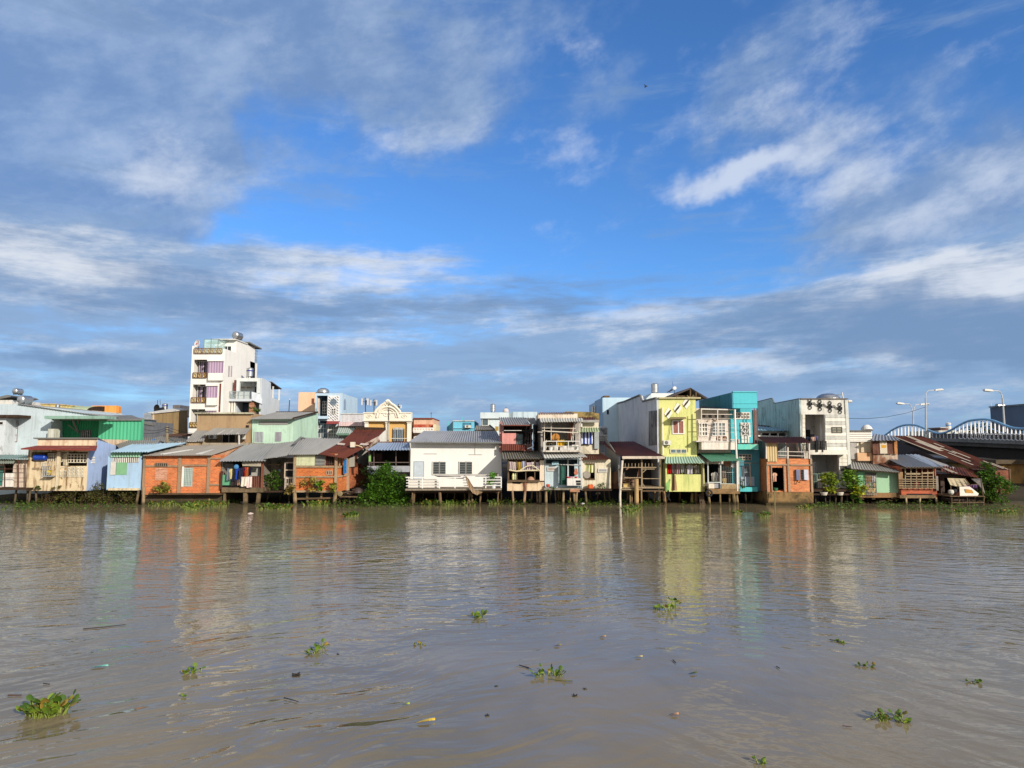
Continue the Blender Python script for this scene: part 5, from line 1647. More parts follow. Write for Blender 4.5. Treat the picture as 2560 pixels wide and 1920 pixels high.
m = MB().bar(P(1159, 1057, 73.9), P(1178, 1057, 73.9), .06).bar(P(1159, 1061, 73.9), P(1178, 1061, 73.9), .05).bar(P(1159, 1056, 73.9), P(1159, 1066, 73.9), .05).bar(P(1178, 1056, 73.9), P(1178, 1066, 73.9), .05)
t.part('pipes', m, paint((90, 170, 200), .2))
t.part('vent_pipe', MB().bar(P(1156, 1052, 77), P(1156, 1043, 77), .14), paint((110, 200, 220), .2))
t.box('ledge', (1133, 1069.5, 1185, 1071), 73.85, 73.99, paint((150, 220, 240), .2))
air_con((1162, 1063, 1177, 1069.3), 73.6, 'tiny air conditioner on the sky blue rooftop box')
t = house('yellow_gable_house', 'low pale yellow house with a grey brown roof right of the sky blue box', (1188, 1064, 1242, 1080), 70, group=SB)
t.body((1190, 1073.5, 1240, 1120), 70, 75, paint((246, 230, 176), .3))
t.roof((1186, 1074, 69.5), (1237, 1073.5, 69.5), (1224, 1064, 73), (1190, 1064, 73), sheet((150, 142, 128), .15))
t.part('verge', MB().bar(P(1224, 1063, 73), P(1236, 1073, 69.6), .12), BLACK)
t.box('yellow_pot_box', (1238, 1066, 1246, 1076), 69, 70, paint((220, 180, 60), .3))
t = house('pale_flat_house', 'long pale white flat roofed house behind the pink balcony house', (1200, 1029, 1343, 1070), 74, group=SB)
PW = paint((226, 238, 240), .2, (150, 160, 160))
t.body((1202, 1033, 1272, 1120), 74, 82, PW)
t.part('coping', MB().pb((1200.5, 1031, 1272, 1046), 73.7, 73.99), PW)
t.box('right_block', (1283, 1029.5, 1343, 1100), 76, 84, paint((214, 232, 238), .2))
t.part('side_slope', MB().slab([P(1262, 1040, 76.2), P(1283, 1029.5, 76.0), P(1283, 1100, 76.0), P(1262, 1100, 76.2)], (0, .2, 0)), paint((180, 200, 206), .3))
t.win((1206, 1048, 1220, 1063), 73.95, WHITE, plain((92, 110, 116), .2, .4), 1, 1, .05)
tank((1226, 1009, 1238, 1031), 76, 'upright steel tank with an aerial on the pale flat roofed house')
t = T('rooftop_vent', 'small round vent with aerial right of the steel tank', 'vent', P(1264, 1032, 78))
t.part('ball', MB().lathe(P(1264.5, 1031, 78), [(.18, -.1), (.34, .06), (.34, .26), (.2, .44), (.03, .48)], n=14), paint((226, 214, 208), .2))
t.part('aerial', MB().bar(P(1265, 1027, 78), P(1265, 1017, 78), .03).bar(P(1262.5, 1020, 78), P(1268, 1019, 78), .03), IRON)

# pink balcony house (second storey) and the clothes window below
t = house('pink_balcony_house', 'ramshackle two storey house with a pink upper panel and clothes filled window below', (1248, 1043, 1360, 1227), 55)
t.body((1255, 1059, 1330, 1128), 57, 62, plain((170, 130, 124), .9, .3), [(1259, 1064, 1326, 1110)])
t.box('left_wall', (1248, 1054, 1256, 1130), 57.1, 61, paint((196, 138, 132), .4))
t.roof((1253, 1062, 56.3), (1326, 1062, 56.3), (1312, 1043.5, 61.5), (1247, 1043.5, 61.5), sheet((178, 178, 174), .05), amp=.05)
t.roof((1328, 1061, 56.6), (1342, 1060, 56.6), (1338, 1044.5, 61), (1313, 1044.5, 61), sheet((150, 142, 124), .2), name='side_roof')
t.box('eave_board', (1253, 1062, 1328, 1064.5), 56.2, 56.3, plain((130, 70, 54), .8, .4))
t.box('pink_panel', (1255, 1083, 1290, 1110), 56.8, 56.95, paint((236, 160, 150), .2))
t.win((1292, 1086, 1306, 1110), 56.97, plain((70, 76, 78), .6, .2), plain((96, 116, 116), .4, .3), 1, 2, .05)
t.box('white_beam', (1260, 1075.5, 1304, 1077), 56.5, 56.6, WPIPE)
x0, x1, z0, z1 = R((1255, 1111, 1318, 1126), 56.6)
t.part('rusty_apron', MB().corr((x0, 56.6, z0), (x1, 56.6, z0), (x1, 56.6, z1), (x0, 56.6, z1), .16, .03), plain((126, 64, 50), .8, .4, 3, 0, 1.2, (4, 1, .4)))
m = MB()
rnd = random.Random(9)
for i in range(9):
    px = 1314 + i * 2.6
    a = P(px, rnd.uniform(1062, 1084), 56.3)
    m.tube([a, a + Vector((rnd.uniform(-.2, .2), 0, -1)), P(px + rnd.uniform(-4, 3), rnd.uniform(1110, 1124), 56.2)], .03, 5)
for i in range(5):
    m.tube([P(1306 + i * 3, 1078 + i * 2, 56.4), P(1326, 1074 + i, 56.2), P(1340, 1070 + i * 3, 56)], .03, 5)
t.part('cables', m, BLACK)
t.part('drain_pipe', MB().tube([P(1333, 1062, 56), P(1334, 1100, 56), P(1332, 1117, 55.8), P(1318, 1122, 55.6)], .05, 6), plain((120, 126, 136), .5, .2))
t.roof((1256, 1147, 54.6), (1362, 1146, 54.6), (1346, 1127, 57.5), (1253, 1127, 57.5), sheet((134, 130, 118), .15), name='lower_roof', amp=.05)
t.body((1268, 1146, 1360, 1227), 55.1, 60, plain((120, 106, 92), .9, .4), [(1273, 1151, 1349, 1201)], name='lower_wall')
m = MB()
for px in (1271, 1292, 1314.5, 1337):
    m.bar(P(px, 1148, 54.95), P(px, 1204, 54.95), .07)
for py in (1150, 1177, 1201):
    m.bar(P(1269, py, 54.93), P(1352, py, 54.93), .07)
t.part('window_frame', m, TIMB)
t.box('low_wall', (1268, 1205, 1360, 1227), 54.85, 55.08, paint((240, 214, 176), .5, (150, 104, 70)))
t.box('pillar', (1349.5, 1151, 1360.5, 1202), 54.88, 55.07, paint((244, 222, 196), .3))
t.part('broken_gap', MB().slab([P(1278, 1203.5, 54.82), P(1306, 1204, 54.82), P(1301, 1210, 54.82), P(1283, 1209, 54.82)], (0, .02, 0)), BLACK)
t.box('centre_post', (1311.5, 1202, 1316, 1230), 54.7, 54.84, plain((150, 100, 74), .8, .4))
t.box('ledge', (1268, 1201.5, 1350, 1204.7), 54.6, 54.84, TIMB)
t.piles([(1281, 54.9, .17), (1313, 54.8, .16), (1342, 55.4, .12), (1350, 55.2, .14), (1253, 56, .12), (1330, 57)], 1226, 55, conc((196, 162, 124), .4))
for i, (r, c, l) in enumerate([((1273, 1154, 1281, 1176), (220, 200, 200), 'pale pink floral cloth, leftmost'), ((1281, 1155, 1290, 1177), (224, 206, 196), 'pale checked cloth, second from left'), ((1294, 1155, 1304, 1177), (196, 160, 70), 'mustard yellow cloth'), ((1305, 1153, 1315, 1176), (190, 192, 216), 'lilac blue cloth'), ((1316, 1156, 1327, 1175), (214, 190, 196), 'rose cloth'), ((1328, 1155, 1338, 1175), (226, 214, 206), 'cream cloth'), ((1339, 1155, 1348, 1176), (210, 196, 200), 'grey pink cloth, rightmost')]):
    cloth('towel', r, 55.0 - .05 * (i % 2), c, l + ' in the pink house lower window')
m = MB().tube([P(1273, 1175, 54.8), P(1290, 1178, 54.75), P(1320, 1176, 54.75), P(1349, 1176, 54.8)], .06, 6).tube([P(1300, 1176, 54.75), P(1316, 1166, 54.75), P(1332, 1163, 54.75), P(1348, 1176, 54.75)], .05, 6)
o = m.obj('clothes_pole', plain((236, 220, 180), .6, .2), None, P(1310, 1176, 54.8))
o['label'], o['category'] = 'bent cream poles carrying the cloths in the pink house window', 'pole'
for a, c, l in ((1283, (240, 226, 150), 'pale yellow'), (1288, (170, 186, 150), 'grey green')):
    q = P(a, 1199, 55.0)
    o = MB().lathe(q, [(.09, 0), (.11, .3), (.09, .4), (.05, .44), (.05, .52), (.02, .53)], n=12).obj('jug', plain(c, .4, .2), None, q)
    o['label'], o['category'] = l + ' plastic jug on the pink house window sill', 'jug'
q = P(1327, 1200, 55.0)
o = MB().lathe(q, [(.02, .28), (.18, .22), (.3, .06), (.32, 0), (.28, -.02)], n=16).obj('basket', plain((196, 150, 120), .7, .3), None, q)
o['label'], o['category'] = 'round tan basket lying in the pink house window', 'basket'

# plant balcony house
t = house('plant_balcony_house', 'ramshackle house with potted plants on its balcony and a striped tin awning', (1344, 1033, 1455, 1224), 55)
t.box('fascia', (1345, 1034, 1444, 1046), 55.6, 60, paint((240, 226, 206), .35, (170, 140, 110)))
t.roof((1346, 1034, 55.5), (1436, 1033.5, 55.5), (1430, 1031, 60), (1350, 1031, 60), sheet((140, 110, 96), .3))
t.roof((1351, 1055, 54.2), (1459, 1053, 54.2), (1457, 1045, 55.5), (1348, 1045, 55.5), sheet((206, 204, 192), .1), name='awning', amp=.035)
t.body((1352, 1052, 1452, 1130), 55.6, 60, plain((176, 168, 158), .9, .3), [(1357, 1056, 1438, 1127)])
t.box('inner_wall', (1380, 1056, 1436, 1127), 57.8, 57.9, paint((200, 200, 196), .3))
t.part('inner_lattice', MB().bar(P(1354, 1058, 55.7), P(1378, 1070, 55.7), .03), WPIPE)
m = MB()
for i in range(7):
    m.bar(P(1353 + i * 3.6, 1057, 55.4), P(1353 + i * 3.6 + 10, 1070, 55.4), .025).bar(P(1364 + i * 3, 1057, 55.38), P(1354 + i * 3, 1070, 55.38), .025)
t.part('wire_screen', m, plain((210, 206, 196), .5, .2))
m = MB()
for i in range(7):
    m.bar(P(1392 + i * 4.5, 1082, 57.6), P(1406 + i * 4.5, 1110, 57.6), .04).bar(P(1406 + i * 4.5, 1082, 57.58), P(1390 + i * 4.5, 1110, 57.58), .04)
t.part('diamond_lattice', m, plain((206, 196, 172), .6, .2))
t.part('left_side_wall', MB().slab([P(1352, 1044, 55.6), P(1352, 1160, 55.6), P(1334, 1160, 61), P(1334, 1062, 61), P(1344, 1045, 57)], (.08, .02, 0)), plain((120, 112, 104), .9, .5))
m = MB()
for px, ya, yb in ((1361, 1054, 1128), (1366, 1100, 1128), (1378, 1056, 1110), (1448, 1052, 1106)):
    m.bar(P(px, ya, 54.9), P(px, yb, 54.9), .06)
m.bar(P(1355, 1070, 54.85), P(1440, 1071, 54.85), .05).bar(P(1355, 1077, 54.83), P(1446, 1082, 54.83), .08).bar(P(1344, 1080, 54.8), P(1356, 1080, 54.8), .05)
m.bar(P(1436, 1056, 55.2), P(1428, 1104, 55.2), .07).bar(P(1438, 1056, 55.3), P(1432, 1106, 55.3), .05)
t.part('poles', m, plain((226, 214, 196), .6, .2))
m = MB()
for i in range(3):
    m.bar(P(1426 + i * 4, 1056, 55.8), P(1420 + i * 4, 1100, 55.8), .09)
t.part('leaning_boards', m, plain((130, 76, 60), .8, .4))
t.box('balcony_floor', (1357, 1126, 1452, 1130), 54.3, 57, paint((226, 216, 200), .5))
t.box('balcony_front', (1400, 1118, 1436, 1126), 54.35, 54.5, paint((220, 214, 204), .4))
t.box('balcony_pier', (1358, 1104, 1362.5, 1126), 54.3, 54.5, WHT2)
t.rail(P(1363, 1127, 54.35), P(1450, 1127, 54.35), .78, WPIPE, 4, 2, .05)
t.roof((1360, 1145, 53.8), (1468, 1142, 53.8), (1453, 1130, 55.3), (1356, 1130, 55.3), sheet((216, 214, 206), .03), name='lower_awning', amp=.04, pitch=.22)
t.body((1361, 1146, 1452, 1222), 55, 60, paint((196, 216, 222), .35, (130, 140, 140)), [(1364, 1148, 1444, 1160), (1398, 1162, 1419, 1212), (1422, 1158, 1436, 1202)], name='lower_wall')
t.box('left_pale_wall', (1362, 1164, 1396, 1220), 54.93, 54.99, paint((206, 224, 228), .25))
t.louvre((1370, 1169, 1389, 1176), 54.92, WHT2, plain((170, 100, 70), .7, .3), 3, 'vent', WHT2)
d = t.win((1398, 1163, 1412, 1211), 55.1, plain((40, 96, 84), .6, .2), plain((38, 100, 84), .6, .3), 1, 3, .05, 'green_door')
t.part('door_leaf', MB().slab([P(1398, 1164, 54.9), P(1398, 1211, 54.9), P(1404, 1212, 54.2), P(1404, 1163, 54.2)], (.04, 0, 0)), plain((46, 110, 92), .6, .3), d)
m = MB().bar(P(1363, 1160, 54.9), P(1454, 1163, 54.9), .05).bar(P(1420, 1146, 54.9), P(1419, 1212, 54.9), .06).bar(P(1452, 1144, 54.8), P(1455, 1222, 54.8), .06)
t.part('pipework', m, WPIPE)
t.box('deck', (1360, 1220, 1456, 1225), 54.3, 60, conc((176, 168, 150), .4))
t.part('deck_front', MB().pb((1425, 1222, 1449, 1230), 54.25, 54.29), brickm((190, 130, 96), (160, 130, 100)))
s = t.box('wash_counter', (1418, 1196, 1455, 1214), 54.1, 54.8, paint((244, 236, 226), .3))
t.part('counter_openings', MB().pb((1440, 1201, 1452, 1206), 54.07, 54.095).pb((1441, 1207.5, 1452, 1212.5), 54.07, 54.095), BLACK, s)
t.piles([(1365, 54.6, .15), (1387, 56), (1395, 57), (1409, 54.8, .15), (1426, 56), (1434, 54.6, .17), (1442, 54.6, .17), (1400, 58), (1375, 57.5)], 1224, 54.8, conc((186, 158, 116), .5))
c = P(1389, 1094, 54.9)
o = MB().lathe(c, [(.02, -.02), (.30, -.03), (.33, 0), (.30, .05), (.02, .06)], (0, 1, .1), 24).obj('round_tray', plain((206, 140, 60), .6, .3), None, c)
o['label'], o['category'] = 'round orange bamboo tray propped up on the plant balcony', 'tray'
o = MB().bar(c + Vector((-.05, -.06, -.32)), c + Vector((-.0, -.06, .32)), .04).obj('tray_handle', TIMB, o, c)
cloth('towel', (1394, 1100, 1411, 1118), 54.5, (216, 168, 40), 'golden yellow cloth draped over the plant balcony railing', group=None)
for a, w_, h_, c, l in ((1377, .18, .3, (240, 236, 226), 'dry brown plant in a white pot, leftmost on the balcony'), (1389, .24, .42, (236, 230, 220), 'reddish plant in the biggest white pot on the balcony'), (1411, .24, .36, (240, 234, 224), 'yellow green plant in a white pot right of the yellow cloth')):
    lm = LEAF_DRY if a == 1377 else (leafm((110, 70, 40), (150, 110, 60)) if a == 1389 else LEAF_Y)
    plant(a, 1127, 54.55, .55, .55, l, lm, 70, .12, (w_, h_, plain(c, .5, .15)), 3)
air_con((1430, 1112, 1448, 1126), 54.4, 'large air conditioner standing at the right of the plant balcony')
o = MB().lathe(P(1440, 1182, 54.85), [(.02, -.02), (.16, -.03), (.17, 0), (.02, .03)], (0, 1, 0), 16).obj('fan', plain((206, 120, 90), .5, .3), None, P(1440, 1182, 54.85))
o['label'], o['category'] = 'round orange fan hung on the pale wall above the wash counter', 'fan'
MB().lathe(P(1440, 1175, 54.86), [(.02, -.02), (.12, -.03), (.13, 0), (.02, .03)], (0, 1, 0), 14).obj('small_disc', plain((200, 130, 100), .5, .3), o, P(1440, 1182, 54.85))
rnd = random.Random(4)
for i, (c, l) in enumerate((((220, 80, 90), 'red bowl'), ((240, 170, 190), 'pink bowl'), ((236, 230, 220), 'white bowl'), ((200, 60, 50), 'dark red cup'))):
    q = P(1421 + i * 6, 1196, 54.4)
    o = MB().lathe(q, [(.08, 0), (.16, .12), (.17, .14), (.13, .13)], n=12).obj('bowl', plain(c, .4, .2), None, q)
    o['label'], o['category'] = l + ' on the white wash counter', 'bowl'
q = P(1370, 1218, 54.5)
o = MB().lathe(q, [(.12, 0), (.16, .18), (.12, .24)], n=12).obj('flower_pot', plain((206, 80, 50), .6, .2), None, q)
o['label'], o['category'] = 'orange red pot on the deck edge below the pale wall', 'pot'
plant(1377, 1236, 54.3, .7, .5, 'creeper hanging from the deck edge by the orange red pot', LEAF_D, 90, .12, name='creeper')
o = MB().slab([P(1380, 1155, 54.7), P(1396, 1154, 54.7), P(1397, 1161, 54.6), P(1380, 1162, 54.6)], (0, .25, 0)).obj('box', plain((176, 216, 226), .6, .2), None, P(1388, 1160, 54.7))
o['label'], o['category'] = 'pale blue box on the rail under the lower striped awning', 'box'

# narrow cream house with the blue striped curtain
t = house('curtain_house', 'narrow cream house with a blue striped curtain above a rusty lean-to', (1439, 1027, 1527, 1222), 56.5)
t.body((1441, 1052, 1497, 1135), 56.6, 62, paint((236, 224, 196), .3), [(1450, 1078, 1484, 1112)])
t.part('mossy_parapet', MB().slab([P(1408, 1034, 62.2), P(1414, 1028.5, 62.2), P(1480, 1030, 62.2), P(1498, 1034, 62.2), P(1498, 1060, 62.2), P(1408, 1060, 62.2)], (0, 3, 0)), conc((190, 164, 104), .8))
t.roof((1444, 1055, 56.2), (1490, 1055, 56.2), (1486, 1043, 62), (1443, 1043, 62), RUSTR)
t.part('gutter_pipe', MB().bar(P(1458, 1053, 56.1), P(1498, 1053, 56.1), .2), plain((170, 166, 158), .6, .3))
t.roof((1440, 1080, 55.4), (1500, 1079, 55.4), (1496, 1069, 56.6), (1443, 1069, 56.6), sheet((176, 190, 152), .08), name='awning', amp=.035)
t.part('side_patch', MB().pb((1486, 1080, 1497.5, 1122), 56.4, 56.59), plain((176, 180, 180), .8, .2))
air_con((1442, 1056, 1456, 1067), 56.2, 'air conditioner above the green awning of the curtain house')
cloth('towel', (1450.5, 1080, 1482, 1110), 56.3, (0, 0, 0), 'blue and white striped curtain in the upper window of the narrow cream house', 'curtain', stripes((40, 70, 170), (226, 232, 244), .28), group=None)
t.roof((1452, 1149, 54.8), (1527, 1148, 54.8), (1499, 1130, 58), (1462, 1130, 58), RUSTR, name='rusty_roof')
t.body((1456, 1148, 1527, 1222), 55.3, 60, paint((238, 226, 196), .35), [(1463, 1160, 1487, 1197)], name='lower_wall')
t.part('window_frame', MB().bar(P(1463, 1159, 55.25), P(1487, 1159, 55.25), .06).bar(P(1475, 1159, 55.25), P(1475, 1197, 55.25), .05).bar(P(1463, 1198, 55.25), P(1488, 1198, 55.25), .08), TIMB)
t.louvre((1497, 1173, 1516, 1179), 55.28, WHT2, BLACK, 3, 'vent', WHT2)
t.box('white_post', (1454, 1146, 1457, 1224), 55.0, 55.2, WHT2)
t.box('deck', (1455, 1222, 1530, 1227), 54.8, 60, TIMBD)
t.piles([(1463, 55, .13), (1495, 57), (1522, 57), (1475, 58), (1510, 56.5)], 1226, 55, conc((150, 130, 96), .5))
cloth('towel', (1463, 1160, 1486, 1182), 55.4, (0, 0, 0), 'yellow green striped curtain in the lower window of the narrow cream house', 'curtain', stripes((176, 186, 60), (240, 236, 200), .26), group=None)
c = P(1467, 1187, 55.2)
o = MB().lathe(c, [(.02, -.02), (.28, -.03), (.3, 0), (.02, .04)], (0, 1, 0), 18).obj('fan', plain((170, 160, 146), .6, .3), None, c)
o['label'], o['category'] = 'round grey fan standing in the lower curtained window', 'fan'
q = P(1474, 1221, 54.9)
o = MB().lathe(q, [(.12, 0), (.15, .2), (.16, .3), (.15, .31), (.12, .28)], n=14).obj('bucket', plain((226, 110, 50), .5, .2), None, q)
o['label'], o['category'] = 'orange bucket on the deck, left of the pair', 'bucket'
q = P(1479, 1221, 55.0)
o = MB().box(q.x - .13, q.x + .13, q.y - .1, q.y + .1, q.z, q.z + .3).box(q.x - .03, q.x + .03, q.y - .05, q.y + .05, q.z + .303, q.z + .36).obj('canister', plain((216, 100, 50), .5, .2), None, q)
o['label'], o['category'] = 'square orange canister on the deck, right of the bucket', 'canister'
plant(1506, 1224, 54.9, .55, .7, 'scraggly weed at the foot of the cream lean-to wall', LEAF_D, 90, .12, name='weed')

# blue tower behind
t = house('pale_blue_tower', 'tall pale blue block with steel tanks at its side', (1489, 989, 1582, 1075), 76, group=SB)
xl = P(1508.5, 1030, 76).x
BT = paint((206, 232, 246), .12, (160, 180, 190))
x0, x1, z0, z1 = R((1509, 994, 1640, 1130), 76)
t.part('wall', MB().box(xl, x1, 76, 90, z0, z1), BT)
t.part('side_wall', MB().slab([(xl - .003, 76, z1), (xl - .003, 76, z0), (xl - .003, PX(1489, 1070, xl).y, z0), (xl - .003, PX(1489, 1003, xl).y, PX(1489, 1003, xl).z)], (-.1, 0, 0)), paint((170, 200, 226), .15))  # side turned from the sun: its shade is put into a deeper blue
t.box('rooftop_box', (1510, 989, 1524, 993.5), 76.5, 79, TIMB)
t.win((1517.5, 1025, 1522, 1036), 75.98, None, BLACK, proud=.02)
tank((1479, 1015, 1485.5, 1032), 78, 'left one of the twin steel tanks beside the pale blue tower', ribs=5)
tank((1484.5, 1014, 1491, 1032), 78, 'right one of the twin steel tanks beside the pale blue tower', ribs=5)
t = house('white_stair_house', 'little white house with stepped ledges squeezed below the pale blue tower', (1494, 1065, 1520, 1104), 66, group=SB)
t.part('wall', MB().slab([P(1496, 1072, 66), P(1508, 1064, 66), P(1519, 1070, 66), P(1519, 1130, 66), P(1496, 1130, 66)], (0, 4, 0)), paint((216, 222, 228), .3))
m = MB()
for i in range(5):
    m.pb((1494, 1088 + i * 4, 1519, 1090 + i * 4), 65.6 - i * .06, 65.98)
t.part('ledges', m, WHT2)
m = MB()
for i in range(4):
    m.tube([P(1498 + i * 4, 1076 + i, 65.8), P(1503 + i * 4, 1070, 65.7), P(1510 + i * 2, 1086, 65.8)], .03, 5)
t.part('grille', m, IRON)

# yellow green house with its long grey side wall
t = house('yellow_green_house', 'tall yellow green house with diamond vents and a long grey side wall', (1648, 994, 1761, 1229), 55)
YG = paint((232, 230, 146), .35, (150, 170, 90))
x0, x1, z0, z1 = R((1648, 996, 1741, 1160), 55.8)
t.part('wall', MB().box(x0, x1, 55.8, 84, z0 - 2, z1), YG)
xw = x0 - .004
zz0 = .2
sw = [(1648, 994.5), (1612, 1003.5), (1609, 998), (1607, 990), (1604, 988), (1565, 1004), (1519, 1015)]
pts = [PX(a, b, xw) for a, b in sw]
pts = [Vector((xw, 55.8, pts[0].z))] + pts[1:] + [Vector((xw, pts[-1].y, zz0)), Vector((xw, 55.8, zz0))]
t.part('side_wall', MB().slab(pts, (-.16, 0, 0)), paint((222, 224, 226), .22, (130, 130, 128)))
pa = [PX(1627, 1028, xw), PX(1648, 1026, xw), PX(1648, 1112, xw), PX(1627, 1114, xw)]
t.part('stained_panel', MB().slab([Vector((xw - .165, p.y, p.z)) for p in pa], (-.02, 0, 0)), paint((150, 148, 142), .9, (60, 58, 54)))
cp = [Vector((xw - .2, p.y, p.z + .02)) for p in pts[:-2]]
t.part('coping', MB().tube(cp, .09, 5), GREYD)
m = MB()
for cx_, cy_ in ((1671, 1033), (1694, 1021), (1716, 1008)):
    c = P(cx_, cy_, 55.76)
    n = 5
    s = .28
    m.slab([c + Vector((0, 0, s * 1.7)), c + Vector((s * 1.25, 0, .05)), c + Vector((0, 0, -s * 1.7)), c + Vector((-s * 1.25, 0, -.05))], (0, .03, 0))
dv = t.part('diamond_vents', m, plain((250, 244, 226), .7, .1))
m = MB()
for cx_, cy_ in ((1671, 1033), (1694, 1021), (1716, 1008)):
    for i in range(-3, 4):
        c = P(cx_ + i * 1.4, cy_ - i * 1.2, 55.73)
        w = .26 - .04 * abs(i)
        m.bar(c + Vector((-w * .6, 0, -w)), c + Vector((w * .6, 0, w)), .028, .04)
t.part('vent_slats', m, plain((150, 140, 110), .7, .2), dv)
t.box('coping_front', (1647, 993, 1752, 996.5), 55.6, 56.4, paint((206, 196, 150), .5, (110, 100, 60)))
t.win((1683, 1053, 1708, 1083), 55.78, plain((250, 244, 236), .5, .1), plain((176, 110, 90), .5, .6, 9), 2, 1, .08)
t.part('window_hood', MB().slab([P(1675, 1048, 54.9), P(1716, 1047, 54.9), P(1714, 1044.5, 55.78), P(1677, 1044.5, 55.78)], (0, 0, .06)), conc((170, 150, 110), .8))
t.win((1677, 1124, 1715, 1132), 55.78, plain((236, 226, 180), .6, .1), plain((110, 130, 136), .3, .4), 3, 1, .06, 'glass_vent')
t.part('drain_pipe', MB().tube([P(1656, 1019, 55.6), P(1656, 1080, 55.6), P(1657, 1136, 55.6)], .09, 7), plain((246, 236, 196), .5, .1))
t.part('cable', MB().tube([P(1678, 1048, 55.7), P(1674, 1080, 55.7), P(1670, 1100, 55.7)], .018, 4), IRON)
m = MB()
for py in (1048, 1079):
    m.bar(P(1720, py, 55.74), P(1741, py, 55.74), .03)
m.bar(P(1720, 1040, 55.74), P(1720, 1130, 55.74), .03)
t.part('wall_grooves', m, paint((170, 166, 84), .3))
air_con((1659, 1101, 1677, 1112), 55.4, 'air conditioner on the yellow green wall')
# dark open attic
m = MB().slab([P(1664, 995, 58), P(1726, 969, 60), P(1728, 972, 60), P(1672, 996, 58)], (0, 6, 0)).slab([P(1726, 969, 60), P(1770, 995, 58), P(1762, 996.5, 58), P(1725, 973, 60)], (0, 6, 0))
t.part('attic_roof', m, sheet((84, 74, 68), .3))
m = MB()
for px, py in ((1693, 988), (1726, 972), (1740, 981)):
    m.bar(P(px, py, 58.6), P(px, 997, 58.6), .09)
m.bar(P(1680, 990, 59), P(1760, 992, 59), .1)
t.part('attic_frame', m, TIMB)
t.part('attic_back', MB().slab([P(1668, 998, 62), P(1726, 972, 62), P(1768, 998, 62)], (0, .1, 0)), BLACK)
t.part('horn_trophy', MB().tube([P(1718, 988, 58), P(1719, 992, 58), P(1726, 994, 58), P(1732, 992, 58), P(1733, 987, 58)], .05, 6), plain((150, 130, 90), .6, .3))
# lower part over the water
t.roof((1662, 1158, 54.0), (1762, 1157, 54.0), (1750, 1141, 55.75), (1664, 1142, 55.75), sheet((176, 206, 186), .03, panel=.2), name='striped_awning', amp=.035, pitch=.22)
t.body((1664, 1157, 1761, 1229), 54.8, 60, YG, [(1667.5, 1159, 1754, 1186)], name='lower_wall')
m = MB()
for px in (1688, 1714, 1738):
    m.bar(P(px, 1157, 54.9), P(px, 1187, 54.9), .06)
t.part('window_bars', m, TIMB)
st_ = t.part('rust_stain_pipe', MB().bar(P(1684.5, 1183, 54.7), P(1685, 1226, 54.7), .09), plain((70, 44, 34), .8, .4))
t.part('stain', MB().slab([P(1682, 1188, 54.79), P(1689, 1188, 54.79), P(1693, 1226, 54.79), P(1678, 1226, 54.79)], (0, -.006, 0)), plain((190, 150, 96), .8, .5, 2), st_)
t.part('green_patch', MB().slab([P(1664, 1210, 54.79), P(1676, 1196, 54.79), P(1673, 1228, 54.79), P(1664, 1228, 54.79)], (0, -.005, 0)), paint((150, 200, 110), .5))
t.part('corner_pipe', MB().tube([P(1757, 1158, 54.7), P(1757, 1228, 54.7)], .05, 6), paint((176, 160, 110), .4))
t.piles([(1659, 54.8, .18), (1650, 55.2, .14), (1740, 55.6, .18), (1756, 56, .13), (1700, 57.5, .16)], 1228, 54.8, conc((170, 134, 92), .6))
for i, (k, r, c, l) in enumerate([('shirt', (1668, 1160, 1679, 1184), (206, 30, 36), 'bright red shirt'), ('towel', (1680, 1161, 1688, 1183), (196, 176, 180), 'pale spotted cloth'), ('shirt', (1690, 1160, 1701, 1185), (200, 160, 170), 'pink patterned blouse'), ('towel', (1702, 1162, 1712, 1182), (196, 196, 190), 'grey white cloth with a cut edge'), ('shirt', (1715, 1162, 1734, 1185), (206, 200, 206), 'wide lilac white shirt'), ('towel', (1736, 1163, 1742, 1184), (226, 220, 206), 'narrow cream cloth'), ('towel', (1744, 1164, 1749, 1184), (190, 186, 176), 'narrow grey cloth')]):
    cloth(k, r, 54.98 + .04 * (i % 2), c, l + ' in the yellow green lower window')
m = MB()
rnd = random.Random(14)
for i in range(7):
    q = P(1671 + rnd.uniform(-2, 4), 1236 + rnd.uniform(-16, 6), 54.3)
    m.tube([q, q + Vector((rnd.uniform(-.15, .15), 0, -.25)), q + Vector((rnd.uniform(-.2, .2), 0, -.5))], .04, 5)
o = m.obj('nets', BLACK, None, P(1671, 1236, 54.3))
o['label'], o['category'] = 'tangle of black rope hanging at the yellow green house corner', 'rope'
# tanks etc on the block behind the side wall
t = house('roof_block', 'white stair block carrying the big steel tank behind the grey side wall', (1628, 981, 1690, 996), 70, 'roof structure', SB)
t.box('wall', (1629, 983, 1692, 1060), 70, 76, paint((246, 246, 242), .12))
t.part('skirt_roof', MB().slab([P(1616, 996, 69.5), P(1629, 984, 69.8), P(1629, 1000, 69.8), P(1616, 1000, 69.5)], (0, 4, 0)), paint((200, 214, 220), .2))
tank((1629.5, 957, 1648, 984), 71.5, 'big ribbed steel tank standing on the white stair block', ribs=6)
t = T('solar_heater', 'solar water heater with tilted panel right of the big ribbed tank', 'solar heater', P(1678, 982, 72))
t.part('tank', MB().tube([P(1682, 971, 72), P(1687, 970, 71.2)], .19, 14), plain((240, 240, 240), .3, .1))
t.part('panel', MB().slab([P(1666, 981, 71.5), P(1683, 972, 71.5), P(1684, 975, 72.5), P(1668, 982, 72.5)], (0, 0, .06)), plain((110, 120, 140), .25, .2))
t.part('frame', MB().bar(P(1675, 977, 71.8), P(1675, 984, 71.8), .05).bar(P(1686, 973, 71.8), P(1686, 984, 71.8), .05), IRON)
